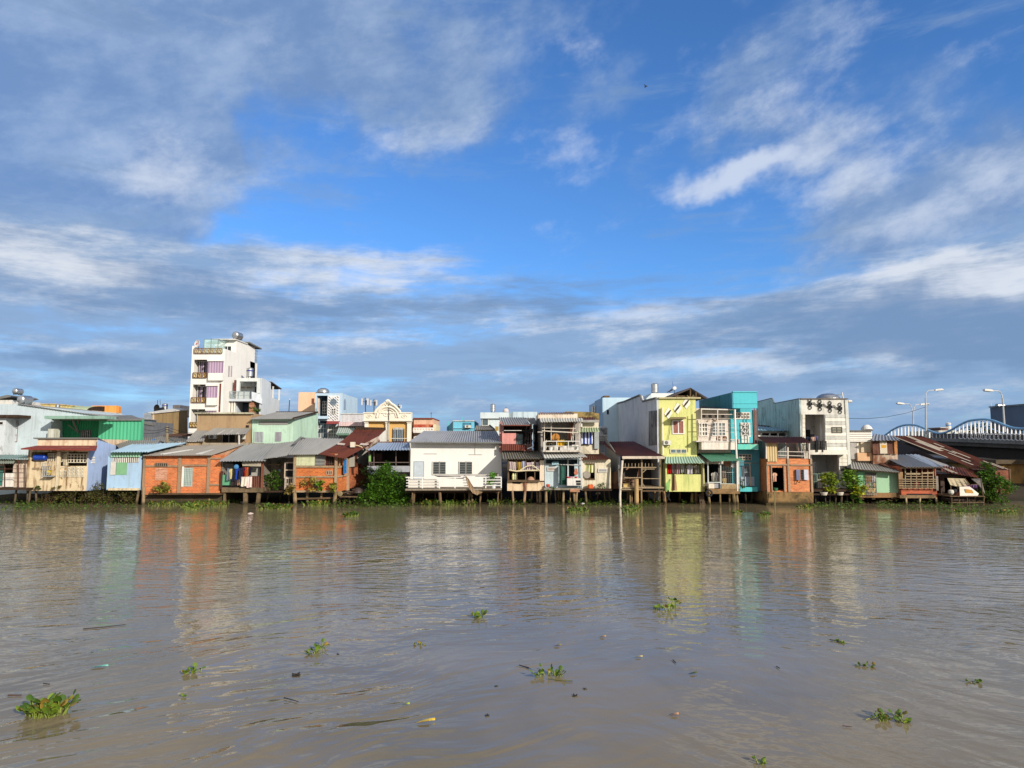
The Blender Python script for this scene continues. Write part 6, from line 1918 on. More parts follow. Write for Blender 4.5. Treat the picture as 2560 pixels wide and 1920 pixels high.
t.part('aerial', MB().bar(P(1683, 970, 72), P(1681, 954, 72), .035).bar(P(1682, 962, 72), P(1684, 968, 72), .03), plain((50, 90, 160), .5, .1))

# open shed with rusty roof
t = house('open_shed', 'open timber shed with a wide rusty roof between cream lean-to and yellow green house', (1500, 1104, 1660, 1222), 54.8)
t.roof((1553, 1142.5, 54.2), (1662, 1141, 54.2), (1585, 1103.5, 63), (1499, 1104.5, 63), RUSTR)
t.box('gutter_beam', (1556, 1140.5, 1662, 1147), 54.0, 54.18, paint((222, 206, 184), .4))
xs_ = P(1548, 1180, 55).x
t.part('side_wall', MB().slab([(xs_, 54.9, P(1548, 1144, 55).z), (xs_, 54.9, P(1548, 1222, 55).z), (xs_, 63, 1.5), (xs_, 63, PX(1500, 1112, xs_ ).z + .8)], (-.06, 0, 0)), sheet((150, 150, 148), .3))
t.part('scrap_wall', MB().slab([P(1530, 1182, 56), P(1546, 1176, 55.0), P(1548, 1222, 55.0), P(1528, 1222, 56)], (0, .06, 0)), sheet((120, 92, 72), .5))
t.box('back_wall', (1552, 1140, 1662, 1222), 58.5, 58.6, plain((92, 90, 86), .9, .4, 4, 0, 1.2, (4, 1, .4)))
t.box('inner_side', (1657, 1145, 1661, 1222), 55.6, 58.4, plain((70, 66, 56), .9, .4))
m = MB()
for px, w in ((1604.5, .12), (1650, .09)):
    m.bar(P(px, 1147, 54.6), P(px, 1223, 54.6), w)
m.bar(P(1556, 1168.5, 54.55), P(1641, 1168.5, 54.55), .07).bar(P(1605, 1172.5, 54.57), P(1637, 1172.5, 54.57), .06).bar(P(1560, 1194.5, 54.55), P(1604, 1194, 54.55), .07).bar(P(1606, 1196.5, 54.57), P(1650, 1196.5, 54.57), .05)
m.bar(P(1606, 1182, 54.6), P(1615, 1174, 54.6), .05).bar(P(1606, 1208, 54.6), P(1615, 1221, 54.6), .05)
for i in range(9):
    m.bar(P(1563 + i * 8.4, 1158, 54.7), P(1563 + i * 8.4, 1168, 54.7), .04)
t.part('frame', m, TIMBL)
t.part('white_post', MB().tube([P(1559, 1148, 54.3), P(1556, 1152, 54.2), P(1553, 1190, 54.2), P(1550, 1240, 54.2), P(1551, 1275, 54.2), P(1551, 1290, 54.2)], .09, 8), plain((232, 220, 200), .6, .2))
m = MB()
m.bar(P(1600, 1158, 54.8), P(1593, 1194, 54.8), .06).bar(P(1603, 1157, 54.8), P(1597, 1194, 54.8), .06)
m.bar(P(1565, 1174, 54.5), P(1571, 1170, 54.5), .09)
t.part('leaning_poles', m, plain((150, 104, 80), .8, .4))
t.part('deck', MB().pb((1550, 1218, 1660, 1221), 54.2, 58.4).pb((1552, 1222.5, 1606, 1225), 54.1, 54.19), TIMBL)
t.box('deck_beam', (1552, 1225.5, 1658, 1229), 54.4, 54.6, TIMB)
t.piles([(1591.5, 54, .17), (1603, 54.3, .12), (1575, 55, .1), (1580, 55.3, .1), (1637, 55.5), (1650, 55, .12), (1570, 57), (1620, 57)], 1226, 54.3, conc((186, 156, 112), .35))
t.part('tall_post', MB().tube([P(1591, 1197, 53.9), P(1591.5, 1240, 53.9), P(1592, 1290, 53.9)], .17, 9), conc((224, 186, 130), .15))
m = MB()
rnd = random.Random(6)
for i in range(60):
    a = P(rnd.uniform(1554, 1576), rnd.uniform(1196, 1216), 54.8 + rnd.random() * .6)
    m.tube([a, a + Vector((rnd.uniform(-.3, .3), rnd.uniform(-.2, .2), rnd.uniform(-.1, .25)))], .02, 4)
t2 = m.obj('brushwood', plain((150, 110, 76), .9, .5), None, P(1565, 1216, 54.8))
t2['label'], t2['category'] = 'heap of brown brushwood sticks on the open shed deck', 'brushwood'
o = MB().pb((1559, 1211, 1574, 1218), 54.4, 54.9).pb((1558.5, 1209.8, 1574.5, 1211), 54.35, 54.95).obj('wooden_crate', plain((222, 190, 120), .7, .25), None, P(1566, 1218, 54.4))
o['label'], o['category'] = 'pale wooden crate in front of the brushwood heap', 'crate'
for a, b, c, l in ((1583, 1207, (150, 110, 96), 'upper'), (1583, 1217, (140, 112, 90), 'lower')):
    q = P(a, b, 55.0)
    o = MB().lathe(q, [(.12, 0), (.17, .08), (.17, .22), (.12, .3), (.05, .31)], n=12).obj('clay_pot', plain(c, .7, .3), None, q)
    o['label'], o['category'] = l + ' one of two brown pots on the shed shelf by the tall post', 'pot'
# ================================================================== teal pair
t = house('white_balcony_house', 'white two storey balcony house with a green tin awning over its porch', (1741, 1020, 1850, 1235), 54.8)
t.body((1742, 1021, 1829, 1160), 56.6, 66, paint((240, 226, 212), .2, (170, 150, 130)))
t.roof((1752, 1022, 55.4), (1842, 1023.5, 55.4), (1829, 1019, 60), (1748, 1016, 60), plain((92, 84, 78), .8, .3))
t.part('gutter', MB().bar(P(1752, 1022.5, 55.35), P(1841, 1024.5, 55.35), .09), WPIPE)
for px in (1757, 1768, 1782, 1806):
    pass
m = MB()
for i in range(4):
    m.pb((1756 + i * 16, 1036, 1763 + i * 16, 1044), 56.55, 56.59)
t.part('vent_slots', m, plain((110, 100, 92), .7, .3))
t.win((1750, 1059, 1767, 1088), 56.58, WHITE, plain((84, 84, 88), .4, .4), 3, 3, .08, 'door')
t.win((1781, 1058, 1812, 1088), 56.58, plain((244, 236, 226), .5, .1), plain((112, 124, 124), .3, .4), 4, 4, .06)
t.part('pediment', MB().tube([P(1770, 1052, 56.5), P(1781, 1046, 56.5), P(1792, 1052, 56.5)], .05, 5), paint((226, 200, 180), .2))
b = t.box('balcony', (1754, 1105, 1838, 1124), 55.0, 56.59, paint((246, 236, 222), .3, (180, 150, 120)))
t.part('balcony_ledge', MB().pb((1741, 1101.5, 1838.5, 1104.7), 54.95, 56.59), paint((236, 226, 216), .3), b)
m = MB()
for px, ya, yb in ((1753.5, 1023, 1104), (1794, 1023, 1104)):
    m.bar(P(px, ya, 55.1), P(px, yb, 55.1), .07)
m.bar(P(1753, 1035.5, 55.1), P(1836, 1036, 55.1), .05)
for py in (1046, 1057, 1068, 1080):
    m.bar(P(1754, py, 55.12), P(1836, py + 1, 55.12), .02)
m.bar(P(1796, 1097, 55.05), P(1838, 1099, 55.05), .06).bar(P(1802, 1089, 55.05), P(1802, 1103, 55.05), .05)
t.part('balcony_frame', m, plain((236, 220, 202), .6, .2))
t.part('tall_pipe', MB().tube([P(1837, 1024, 55.0), P(1839, 1090, 54.6), P(1842, 1150, 54.4), P(1843.5, 1228, 54.3)], .075, 7), plain((240, 232, 220), .5, .1))
m = MB()
for i, c in enumerate((1796, 1812)):
    q = P(c, 1103, 55.4)
    m.lathe(q, [(.15, 0), (.2, .2), (.17, .34), (.1, .4), (.03, .42)], n=10)
o = m.obj('clay_jars', plain((150, 104, 76), .7, .3), None, P(1804, 1103, 55.4))
o['label'], o['category'] = 'pair of brown jars standing on the white balcony', 'jars'
t.body((1746, 1127, 1840, 1225), 57.2, 62, plain((120, 110, 104), .9, .4), [(1762, 1156, 1796, 1206), (1802, 1156, 1838, 1212)], name='lower_wall')
t.roof((1776, 1153, 53.7), (1858, 1150.5, 53.7), (1828, 1131.5, 56.4), (1748, 1132, 56.4), sheet((112, 176, 144), .02, panel=.3), name='green_awning', amp=.03, pitch=.2)
t.roof((1748, 1150, 55), (1770, 1153, 54.2), (1754, 1133, 56.4), (1742, 1134, 56.4), plain((70, 66, 60), .8, .3), name='awning_return')
m = MB()
for px, c in ((1769.5, 0), (1801, 0), (1846, 0)):
    m.bar(P(px, 1152, 54.4), P(px + 1, 1222, 54.4), .09)
m.bar(P(1770, 1206, 54.4), P(1801, 1206, 54.4), .07).bar(P(1803, 1182, 54.5), P(1840, 1180, 54.5), .03).bar(P(1803, 1209, 54.45), P(1846, 1210, 54.45), .05)
t.part('porch_posts', m, plain((206, 212, 204), .6, .2))
t.box('porch_panel', (1803.5, 1210.5, 1848, 1224), 54.3, 54.38, conc((204, 176, 130), .25))
t.box('porch_base', (1772, 1222, 1850, 1234.5), 54.25, 54.6, conc((176, 140, 96), .45))
t.box('porch_floor', (1762, 1219, 1850, 1222), 54.65, 57.1, TIMB)
t.box('white_tub', (1772, 1209, 1786, 1221), 54.2, 54.39, paint((246, 230, 206), .2))
t.box('lower_gate', (1786.3, 1207, 1801, 1220), 54.5, 54.54, plain((170, 170, 176), .6, .3))
m = MB()
for i in range(10):
    px = 1804 + i * 4.4
    m.bar(P(px, 1153, 54.46), P(px, 1209, 54.46), .014)
for i in range(12):
    m.bar(P(1803, 1154 + i * 4.6, 54.46), P(1846, 1154 + i * 4.6, 54.46), .012)
t.part('wire_mesh', m, plain((120, 116, 110), .6, .2))
t.piles([(1771, 54.4, .13), (1800, 54.4, .12), (1824, 55, .15), (1833, 55.4, .22), (1841, 54.6, .14), (1731, 55.6, .18), (1755, 57, .14)], 1233, 54.5, conc((176, 150, 104), .5))
for i, (k, r, c, l) in enumerate([('shirt', (1778, 1182, 1788, 1204), (206, 196, 180), 'cream shirt behind the lower porch rail'), ('shirt', (1784, 1180, 1795, 1208), (190, 190, 184), 'grey white shirt behind the lower porch rail'), ('towel', (1805, 1178, 1815, 1196), (176, 150, 130), 'tan bundle of cloth on the porch line'), ('towel', (1806, 1196, 1816, 1210), (236, 206, 150), 'pale orange cloth on the porch mesh')]):
    cloth(k, r, 54.7, c, l)
c = P(1818, 1157, 54.6)
o = MB().lathe(c, [(.02, -.03), (.28, -.06), (.3, 0), (.28, .1), (.02, .12)], (0, 1, 0), 18).obj('round_basket', plain((176, 110, 56), .7, .4), None, c)
o['label'], o['category'] = 'round orange brown basket hung at the porch top', 'basket'
c = P(1833, 1163, 54.6)
o = MB().lathe(c, [(.02, -.03), (.2, -.05), (.22, 0), (.02, .1)], (0, 1, 0), 16).obj('pan_lid', plain((216, 212, 206), .4, .2), None, c)
o['label'], o['category'] = 'round pale lid hung right of the orange brown basket', 'lid'
c = P(1772.5, 1233, 54.0)
o = MB().lathe(c, [(.17, -.09), (.26, -.10), (.29, -.05), (.29, .05), (.26, .10), (.17, .09), (.16, 0), (.17, -.09)], (0, 1, 0), 22)
o.f = [f for f in o.f if len(f) == 4]
o = o.obj('tyre', plain((40, 38, 38), .8, .3), None, c, True)
o['label'], o['category'] = 'black tyre hung as a fender at the porch corner', 'tyre'
m = MB()
rnd = random.Random(17)
for i in range(8):
    a = P(1748 + rnd.uniform(-3, 5), 1232 + rnd.uniform(0, 10), 55.2)
    m.tube([a, a + Vector((rnd.uniform(0, .25), 0, -.4)), a + Vector((rnd.uniform(0, .35), 0, -.9))], .045, 5)
o = m.obj('rope', plain((110, 92, 74), .9, .4), None, P(1750, 1238, 55.2))
o['label'], o['category'] = 'frayed brown rope hanging under the yellow green house', 'rope'

t = house('teal_house', 'narrow teal house with a bright teal box parapet and white grilled door', (1751, 980, 1895, 1230), 55.6)
TE = paint((92, 204, 214), .2, (70, 140, 150))
TED = paint((96, 160, 166), .25, (60, 100, 104))
xl = P(1833.5, 1000, 55).x
x0, x1, z0, z1 = R((1833.5, 981, 1893, 1020.5), 55)
t.part('box_parapet', MB().box(xl, x1, 55, 55.3, z0, z1), TE)
t.part('parapet_rim', MB().box(xl - .03, x1 + .03, 54.93, 55.32, z1 + .003, z1 + .08).box(xl, x1, 54.96, 54.995, z0 + .38, z0 + .42), paint((100, 214, 222), .15))
yb = PX(1751, 1001, xl).y
t.part('box_side', MB().slab([(xl - .003, 55, z1), (xl - .003, 55, z0), (xl - .003, yb, z0), (xl - .003, yb, PX(1751, 1001, xl).z)], (-.12, 0, 0)), paint((70, 150, 170), .35, (40, 80, 90)))  # left face: shade painted in as a darker teal than the front
t.part('box_roof', MB().slab([(xl, 55.33, z1 - .1), (x1, 55.33, z1 - .1), (x1, yb, z1 - .1), (xl, yb, z1 - .1)], (0, 0, -.1)), GREYD)
x0, x1, z0, z1 = R((1829, 1021, 1883, 1225), 56.4)
t.part('wall', MB().box(x0, x1, 56.4, 78, z0, z1), TE)
t.win((1836, 1033, 1873, 1045.5), 56.38, WHITE, plain((150, 130, 110), .6, .4), 5, 2, .08, 'vent_window')
d = t.win((1855, 1060, 1872, 1089), 56.37, WHITE, plain((140, 150, 150), .3, .4), 2, 1, .12, 'door')
c = P(1863.5, 1075, 56.2)
m = MB()
for sx, sz in ((1, 1), (-1, 1), (1, -1), (-1, -1)):
    m.bar(c + Vector((sx * .26, 0, 0)), c + Vector((0, 0, sz * .32)), .05).bar(c + Vector((0, 0.01, sz * .32)), c + Vector((sx * .28, 0.01, sz * .48)), .05)
t.part('door_grille', m, WHITE, d)
t.box('door_panel', (1854, 1091, 1873, 1107), 56.3, 56.38, WHITE)
t.box('white_sill', (1846, 1098, 1849, 1108), 56.2, 56.39, paint((236, 210, 200), .2))
b = t.box('balcony', (1845, 1111, 1896, 1123.5), 55.1, 56.39, paint((90, 214, 202), .5, (170, 210, 150)))
t.part('balcony_rail', MB().bar(P(1844, 1109, 55.15), P(1896, 1109, 55.15), .07), TIMBD, b)
m = MB()
for px in (1893.5, 1886):
    m.bar(P(px, 1021, 55.6), P(px, 1110, 55.6), .05)
for py in (1060, 1085):
    m.bar(P(1850, py, 55.55), P(1895, py, 55.55), .03)
t.part('balcony_frame', m, plain((130, 72, 60), .8, .3))
t.box('right_return', (1884, 1025, 1895, 1108), 57.5, 58, plain((126, 112, 108), .9, .3))
t.box('lower_wall', (1846, 1124, 1900, 1228), 56.0, 56.38, paint((84, 150, 164), .4, (50, 80, 90)))
t.win((1848, 1137, 1877, 1149), 55.98, plain((206, 196, 176), .6, .2), plain((60, 60, 60), .4, .3), 4, 2, .05, 'vent_window')
t.win((1858, 1166, 1875, 1196), 55.98, plain((150, 160, 166), .6, .2), plain((96, 104, 110), .3, .4), 2, 2, .06, 'lower_door')
t.box('lower_door_panel', (1852, 1192, 1886, 1215), 55.9, 55.99, plain((176, 190, 204), .7, .3))
m = MB().bar(P(1874, 1158, 55.5), P(1876, 1215, 55.5), .05).bar(P(1846, 1157, 55.5), P(1896, 1158, 55.5), .05)
t.part('lower_frame', m, TIMB)
t.box('base_band', (1850, 1218, 1894, 1229), 55.5, 55.9, paint((90, 210, 212), .4))
t.piles([(1863, 56, .12), (1880, 56.5, .12), (1892, 57)], 1229, 56, CONCD)
plant(1855, 1222, 55.2, .8, .45, 'small weed growing at the porch corner beside the teal base', LEAF_D, 80, .12, name='weed')

# ================================================================== brick house with the covered terrace
t = house('brick_terrace_house', 'brick house with rusty terrace roof, dark doorway and grey shutters', (1893, 1090, 2033, 1266), 54.6)
B3 = brickm((228, 130, 74), (200, 160, 124), .3)
t.body((1918, 1147, 2031, 1230), 54.6, 60, B3, [(1931, 1169, 1960, 1228.5), (2001, 1174, 2010, 1199)])
m = MB()
for r in ((1917, 1160, 1969, 1163.5), (1975.5, 1161, 2031, 1164), (1969.5, 1147, 1975, 1230), (2027, 1147, 2032, 1232), (1917, 1163.8, 1920.5, 1230), (1928, 1164, 1931, 1229), (1960, 1164, 1962.5, 1229)):
    m.pb(r, 54.5, 54.595)
t.part('concrete_frame', m, conc((206, 176, 146), .25))
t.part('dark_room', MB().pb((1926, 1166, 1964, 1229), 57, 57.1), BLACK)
t.box('left_shutter', (1991, 1174, 2000, 1200), 54.4, 54.58, plain((120, 122, 150), .7, .2))
t.box('right_shutter', (2010.5, 1174, 2021, 1200), 54.4, 54.58, plain((206, 210, 220), .7, .2))
t.win((2001, 1174, 2010, 1199), 54.75, None, plain((190, 200, 206), .6, .3), hb=4, barmat=BLACK)
t.box('base', (1918, 1231, 2034, 1274), 54.3, 60, conc((178, 142, 94), .85))
t.box('base_step', (1916, 1258, 2032, 1280), 54.0, 54.29, conc((140, 112, 74), .8))
x0, x1, z0, z1 = R((1918, 1107, 1943, 1154), 54.5)
t.part('rusty_panel', MB().corr((x0, 54.5, z0), (x1, 54.5, z0), (x1, 54.5, z1), (x0, 54.5, z1), .17, .03), sheet((216, 190, 140), .35, rc=(190, 120, 60), panel=2))
t.part('left_side_tin', MB().slab([P(1917, 1104, 54.6), P(1917, 1154, 54.6), P(1896, 1154, 58), P(1894, 1102, 58)], (.05, 0, 0)), sheet((130, 122, 116), .5))
t.part('left_side_wall', MB().slab([P(1917, 1155, 54.7), P(1917, 1270, 54.7), P(1896, 1262, 58.5), P(1896, 1155, 58.5)], (.05, 0, 0)), conc((96, 70, 56), .6))
t.roof((1914, 1107, 54.0), (2030, 1107.5, 54.0), (2008, 1092, 57), (1893, 1092, 57), RUSTR)
t.box('terrace_back', (1944, 1104, 2031, 1146), 58, 58.1, plain((168, 164, 158), .9, .3))
t.win((1949, 1108, 1962, 1140), 57.98, plain((120, 136, 130), .6, .2), plain((130, 140, 136), .3, .3), 2, 3, .05)
t.box('terrace_dark', (2001, 1106, 2020, 1146), 57.6, 57.9, BLACK)
m = MB()
for px, w in ((1969.5, .1), (2023, .1), (1916, .12)):
    m.bar(P(px, 1107 if px != 1969.5 else 1118, 54.55), P(px, 1147, 54.55), w)
m.bar(P(1944, 1128.5, 54.55), P(2023, 1130, 54.55), .05).bar(P(1944, 1138, 54.55), P(2010, 1140, 54.55), .05)
m.bar(P(2010, 1129, 54.6), P(2012, 1147, 54.6), .07).bar(P(1992, 1105, 54.9), P(1996, 1128, 55.6), .1)
t.part('terrace_frame', m, plain((226, 214, 196), .6, .2))
t.box('terrace_clutter', (2013, 1132, 2020, 1146), 54.9, 55.3, paint((214, 206, 190), .4))
cloth('shirt', (1931, 1182, 1943, 1204), 54.55, (236, 190, 160), 'pale peach shirt hanging in the dark brick doorway', group=None)
q = P(1939, 1228, 54.8)
o = MB().lathe(q, [(.14, 0), (.18, .2), (.2, .26), (.16, .24)], n=14).obj('basin', plain((70, 130, 90), .4, .2), None, q)
o['label'], o['category'] = 'green basin on the dark brick doorway sill', 'basin'
o = MB().tube([P(1994, 1200, 54.4), P(1996, 1207, 54.35), P(1999, 1206, 54.35), P(2001, 1200, 54.4)], .035, 5).obj('sandals', BLACK, None, P(1997, 1205, 54.4))
o['label'], o['category'] = 'dark strap hung below the grey shutters', 'strap'
o = MB().tube([P(1936, 1228, 53.9), P(1937, 1262, 53.8), P(1938, 1300, 53.7)], .045, 7).obj('stake', plain((150, 136, 90), .8, .3), None, P(1937, 1262, 53.8))
o['label'], o['category'] = 'thin stake in the water below the dark brick doorway', 'stake'
# long low roof behind it
t = house('blue_roof_house', 'low house with a thin blue metal roof behind the brick terrace', (1884, 1062, 2006, 1105), 60)
t.body((1886, 1078, 2003, 1130), 60, 66, paint((226, 214, 202), .3), [(1903, 1083, 1986, 1092)])
t.roof((1882, 1074, 59.3), (2006, 1078, 59.3), (2005, 1074, 62), (1890, 1065, 62), sheet((150, 186, 206), .02), pitch=.3)
t.part('dark_roof', MB().slab([P(1892, 1066, 63), P(1892, 1062, 64), P(2005, 1070, 64), P(2005, 1077, 63)], (0, .4, 0)), sheet((90, 76, 70), .4))
m = MB()
for i in range(4):
    m.bar(P(1903 + i * 21, 1082, 59.9), P(1903 + i * 21, 1093, 59.9), .12)
m.bar(P(1884, 1089, 59.85), P(2000, 1094, 59.85), .12)
t.part('white_frame', m, WHITE)
t.box('left_wall', (1886, 1072, 1893, 1085), 59.7, 59.98, paint((196, 150, 126), .4))

# ================================================================== striped white house
t = house('white_banded_house', 'tall pale house with banded front, black wave ornament and recessed balcony', (2004, 997, 2120, 1224), 56)
YW = 57.0
CB = paint((236, 232, 220), .35, (150, 146, 134))
xl = P(2004, 1040, YW).x
x0, x1, z0, z1 = R((2004, 998, 2121, 1224), YW)
t.part('wall', MB().holed(xl, x1, z0, z1, YW, YW + .2, [R((2013.5, 1036, 2063, 1127), YW), R((2030, 1137, 2097, 1198), YW)]), CB)
t.part('interior', MB().box(xl + .2, x1 - .2, YW + 2.3, YW + 2.5, z0, z1).box(P(2012, 1080, YW).x - .1, P(2012, 1080, YW).x, YW + .21, YW + 2.29, P(2040, 1128, YW).z, P(2040, 1034, YW).z).box(P(2064, 1080, YW).x, P(2064, 1080, YW).x + .1, YW + .21, YW + 2.29, P(2040, 1128, YW).z, P(2040, 1034, YW).z).box(P(2098.5, 1160, YW).x, P(2098.5, 1160, YW).x + .1, YW + .21, YW + 2.29, z0, P(2040, 1134, YW).z), paint((206, 202, 196), .2))
t.part('ceilings', MB().box(xl + .2, x1 - .2, YW + .21, YW + 2.29, P(2040, 1034, YW).z, P(2040, 1034, YW).z + .1).box(xl + .2, x1 - .2, YW + .21, YW + 2.29, P(2040, 1128.5, YW).z - .12, P(2040, 1128.5, YW).z), paint((206, 202, 196), .2))
t.part('round_column', MB().tube([P(2058, 1127, YW + .9), P(2058, 1036, YW + .9)], .28, 16), paint((226, 222, 220), .15), smooth=True)
sp_ = [(2004, 997), (1941, 1009.5), (1937, 1008), (1934, 999), (1931, 997), (1894, 1006)]
pts = [PX(a, b, xl) for a, b in sp_]
pts = [Vector((xl - .004, YW, z1))] + [Vector((xl - .004, p.y, p.z)) for p in pts[1:]] + [Vector((xl - .004, pts[-1].y, z0)), Vector((xl - .004, YW, z0))]
t.part('side_wall', MB().slab(pts, (-.15, 0, 0)), paint((206, 222, 220), .5, (112, 122, 116)))
t.part('side_coping', MB().tube([p + Vector((-.08, 0, .03)) for p in pts[:-2]], .08, 5), GREYD)
t.part('roof_edge', MB().pb((2003, 995.5, 2121, 998), YW - .1, YW + .3), plain((120, 110, 100), .8, .4))
m, m2 = MB(), MB()
for i in range(10):
    r = (2063.6, 1036 + i * 9, 2117, 1036 + i * 9 + 8.4)
    (m if i % 2 else m2).pb(r, YW - .05, YW - .004)
t.part('white_bands', m, paint((255, 248, 232), .15))
t.part('grey_bands', m2, paint((216, 214, 204), .25))
m = MB()
for i in range(6):
    m.pb((2098, 1138 + i * 9.5, 2119, 1138 + i * 9.5 + 8.8), YW - .05, YW - .004)
LB_ = paint((244, 238, 220), .4, (170, 160, 130))
t.part('lower_bands', m, LB_)
m = MB()
for i in range(8):
    m.pb((2006, 1036 + i * 11, 2013, 1036 + i * 11 + 10.2), YW - .05, YW - .004)
t.part('side_bands', m, LB_)
m = MB()
for i in range(4):
    c = P(2025 + i * 25, 1009.5 + i * 3.8, YW - .06)
    for dz in (.3, 0, -.3):
        m.tube([c + Vector((math.cos(a * .785 + .39) * .13, 0, dz + math.sin(a * .785 + .39) * .17)) for a in range(9)], .03, 5)
    m.bar(c + Vector((-.16, 0, .12)), c + Vector((-.16, 0, -.12)), .05).bar(c + Vector((.16, 0, .12)), c + Vector((.16, 0, -.12)), .05).bar(c + Vector((0, 0, .26)), c + Vector((0, 0, -.26)), .06)
    if i < 3:
        d = P(2050 + i * 25, 1013.3 + i * 3.8, YW - .06)
        for dz in (.07, -.05):
            m.tube([c + Vector((.15, 0, dz)), c.lerp(d, .45) + Vector((0, 0, dz + .09)), c.lerp(d, .62) + Vector((0, 0, dz - .05)), d + Vector((-.15, 0, dz))], .025, 5)
e = P(2018, 1009, YW - .06)
m.bar(e, e + Vector((.2, 0, 0)), .04)
e = P(2105, 1022, YW - .06)
m.bar(e - Vector((.2, 0, 0)), e, .04)
t.part('wave_ornament', m, BLACK)
t.win((2081, 1069, 2103.5, 1080.5), YW - .06, plain((90, 88, 76), .6, .2), plain((150, 146, 124), .3, .4), 2, 2, .06)
t.win((2103, 1166, 2115, 1176), YW - .06, plain((90, 80, 70), .6, .2), plain((80, 84, 80), .3, .3), 1, 2, .05)
t.win((2014.5, 1074, 2026, 1104), YW + 2.28, None, BLACK, name='balcony_door', proud=.02)
t.win((2030, 1156, 2039.5, 1222), YW - .01, plain((60, 70, 70), .6, .2), plain((40, 44, 46), .4, .3), 1, 3, .03, 'lower_door')
m = MB()
for i in range(6):
    m.bar(P(2033, 1046 + i * 10.5, YW + 2.2), P(2041, 1046 + i * 10.5, YW + 2.2), .06)
t.part('wall_rungs', m, plain((130, 110, 90), .7, .3))
s = t.box('balcony_slab', (2024, 1125, 2119, 1136.5), YW - .6, YW - .055, paint((244, 238, 222), .25))
a, b = P(2026, 1126, YW - .5), P(2066, 1126, YW - .5)
rl = t.rail(a, b, .78, BLACK, 4, 6, .05, 'balcony_rail', 0, s)
m = MB()
for px in (2040.5, 2044, 2057):
    m.bar(P(px, 1100, YW - .65), P(px, 1130, YW - .65), .05)
t.part('rail_brackets', m, BLACK, s)
t.rail(P(2030, 1222, YW - .4), P(2098, 1222, YW - .4), 1.25, plain((110, 140, 120), .6, .2), 6, 2, .04, 'lower_railing', 16)
m = MB()
for i in range(14):
    c = P(2056 + i * 3.1, 1182, YW - .4)
    m.tube([c + Vector((math.cos(a * .9) * .06, 0, math.sin(a * .9) * .06)) for a in range(7)], .016, 4)
t.part('rail_scrolls', m, plain((150, 150, 130), .6, .2))
t.part('right_post', MB().pb((2117.5, 1000, 2125, 1222), YW - .08, YW + .5), paint((226, 226, 214), .35))
t.part('deck', MB().pb((2026, 1224, 2140, 1229), 54.6, 58).pb((2020, 1234, 2142, 1238), 54.5, 56), TIMBD)
t.piles([(2038, 55, .1), (2062, 55, .09), (2075, 55.2, .11), (2090, 55, .1), (2104, 54.8, .12), (2118, 55, .1), (2130, 55.4, .1), (2050, 57), (2084, 57.5)], 1237, 55, CONCD)
t = T('water_tank', 'wide steel tank lid showing over the banded white house parapet', 'water tank', P(2072, 997, 60), 'rooftop water tanks')
t.part('drum', MB().lathe(P(2070, 999, 60), [(1.0, -.6), (1.0, .1), (.98, .12), (1.0, .14), (.95, .2)], n=24), STEEL)
t.part('lid', MB().lathe(P(2070, 999, 60), [(.96, .2), (.8, .36), (.5, .5), (.2, .54), (.03, .55)], n=24), STEEL)
o = MB().tube([P(2108, 996, 57.6), P(2106, 988, 57.6), P(2105, 981, 57.6)], .06, 6).tube([P(2086, 987, 58.4), P(2104, 987, 57.8)], .03, 5).obj('vent_pipe', WPIPE, None, P(2108, 996, 57.6))
o['label'], o['category'] = 'white bent pipe on the banded white house roof corner', 'pipe'
o = MB().tube([P(2120, 1003.5, 57), P(2129, 1003.5, 57)], .12, 8).obj('spout', WPIPE, None, P(2124, 1003.5, 57))
o['label'], o['category'] = 'short white spout sticking out of the banded house at the roof', 'pipe'
# laundry on the recessed balcony
for k, r, c, l in (('shirt', (2016, 1092, 2024, 1101), (50, 60, 90), 'navy top on the balcony line, leftmost'), ('shirt', (2028, 1092, 2039, 1104), (230, 190, 170), 'pale pink top on the recessed balcony'), ('shirt', (2036, 1090, 2046, 1106), (104, 100, 140), 'purple grey shirt on the recessed balcony'), ('trousers', (2037, 1104, 2044, 1122), (120, 146, 186), 'faded blue jeans over the recessed balcony rail'), ('towel', (2027, 1085, 2036, 1093), (44, 40, 48), 'black cloth at the top of the balcony line')):
    cloth(k, r, YW - .35, c, l)
# plants on its landing
plant(2072, 1233, 54.7, 1.75, 1.25, 'tall leafy shrub with yellow tips in front of the banded white house', leafm((58, 90, 26), (150, 160, 44)), 520, .22, name='shrub')
plant(2076, 1236, 54.5, .6, .75, 'low bright yellow plant at the foot of the tall leafy shrub', LEAF_Y, 150, .18, name='plant')
plant(2130, 1236, 54.9, 1.9, 1.5, 'big dark leafy shrub at the right end of the landing', LEAF_M, 620, .24, name='shrub')
plant(2152, 1240, 54.3, .95, 1.3, 'sprawling yellow green plant hanging off the landing end', LEAF_Y, 260, .22, name='plant')
plant(2142, 1268, 54.3, 1.1, .7, 'dark trailing plant below the landing end near the water', LEAF_D, 220, .18, name='plant')
for a, l in ((2060, 'white trough pot on the landing under the leafy shrub'), (2100, 'small white tub on the landing right of the white trough')):
    q = P(a, 1238, 54.5)
    o = MB().lathe(q, [(.2, 0), (.28, .2), (.28, .24), (.22, .22)], n=14).obj('tub', plain((236, 226, 206), .6, .2), None, q)
    o['label'], o['category'] = l, 'tub'
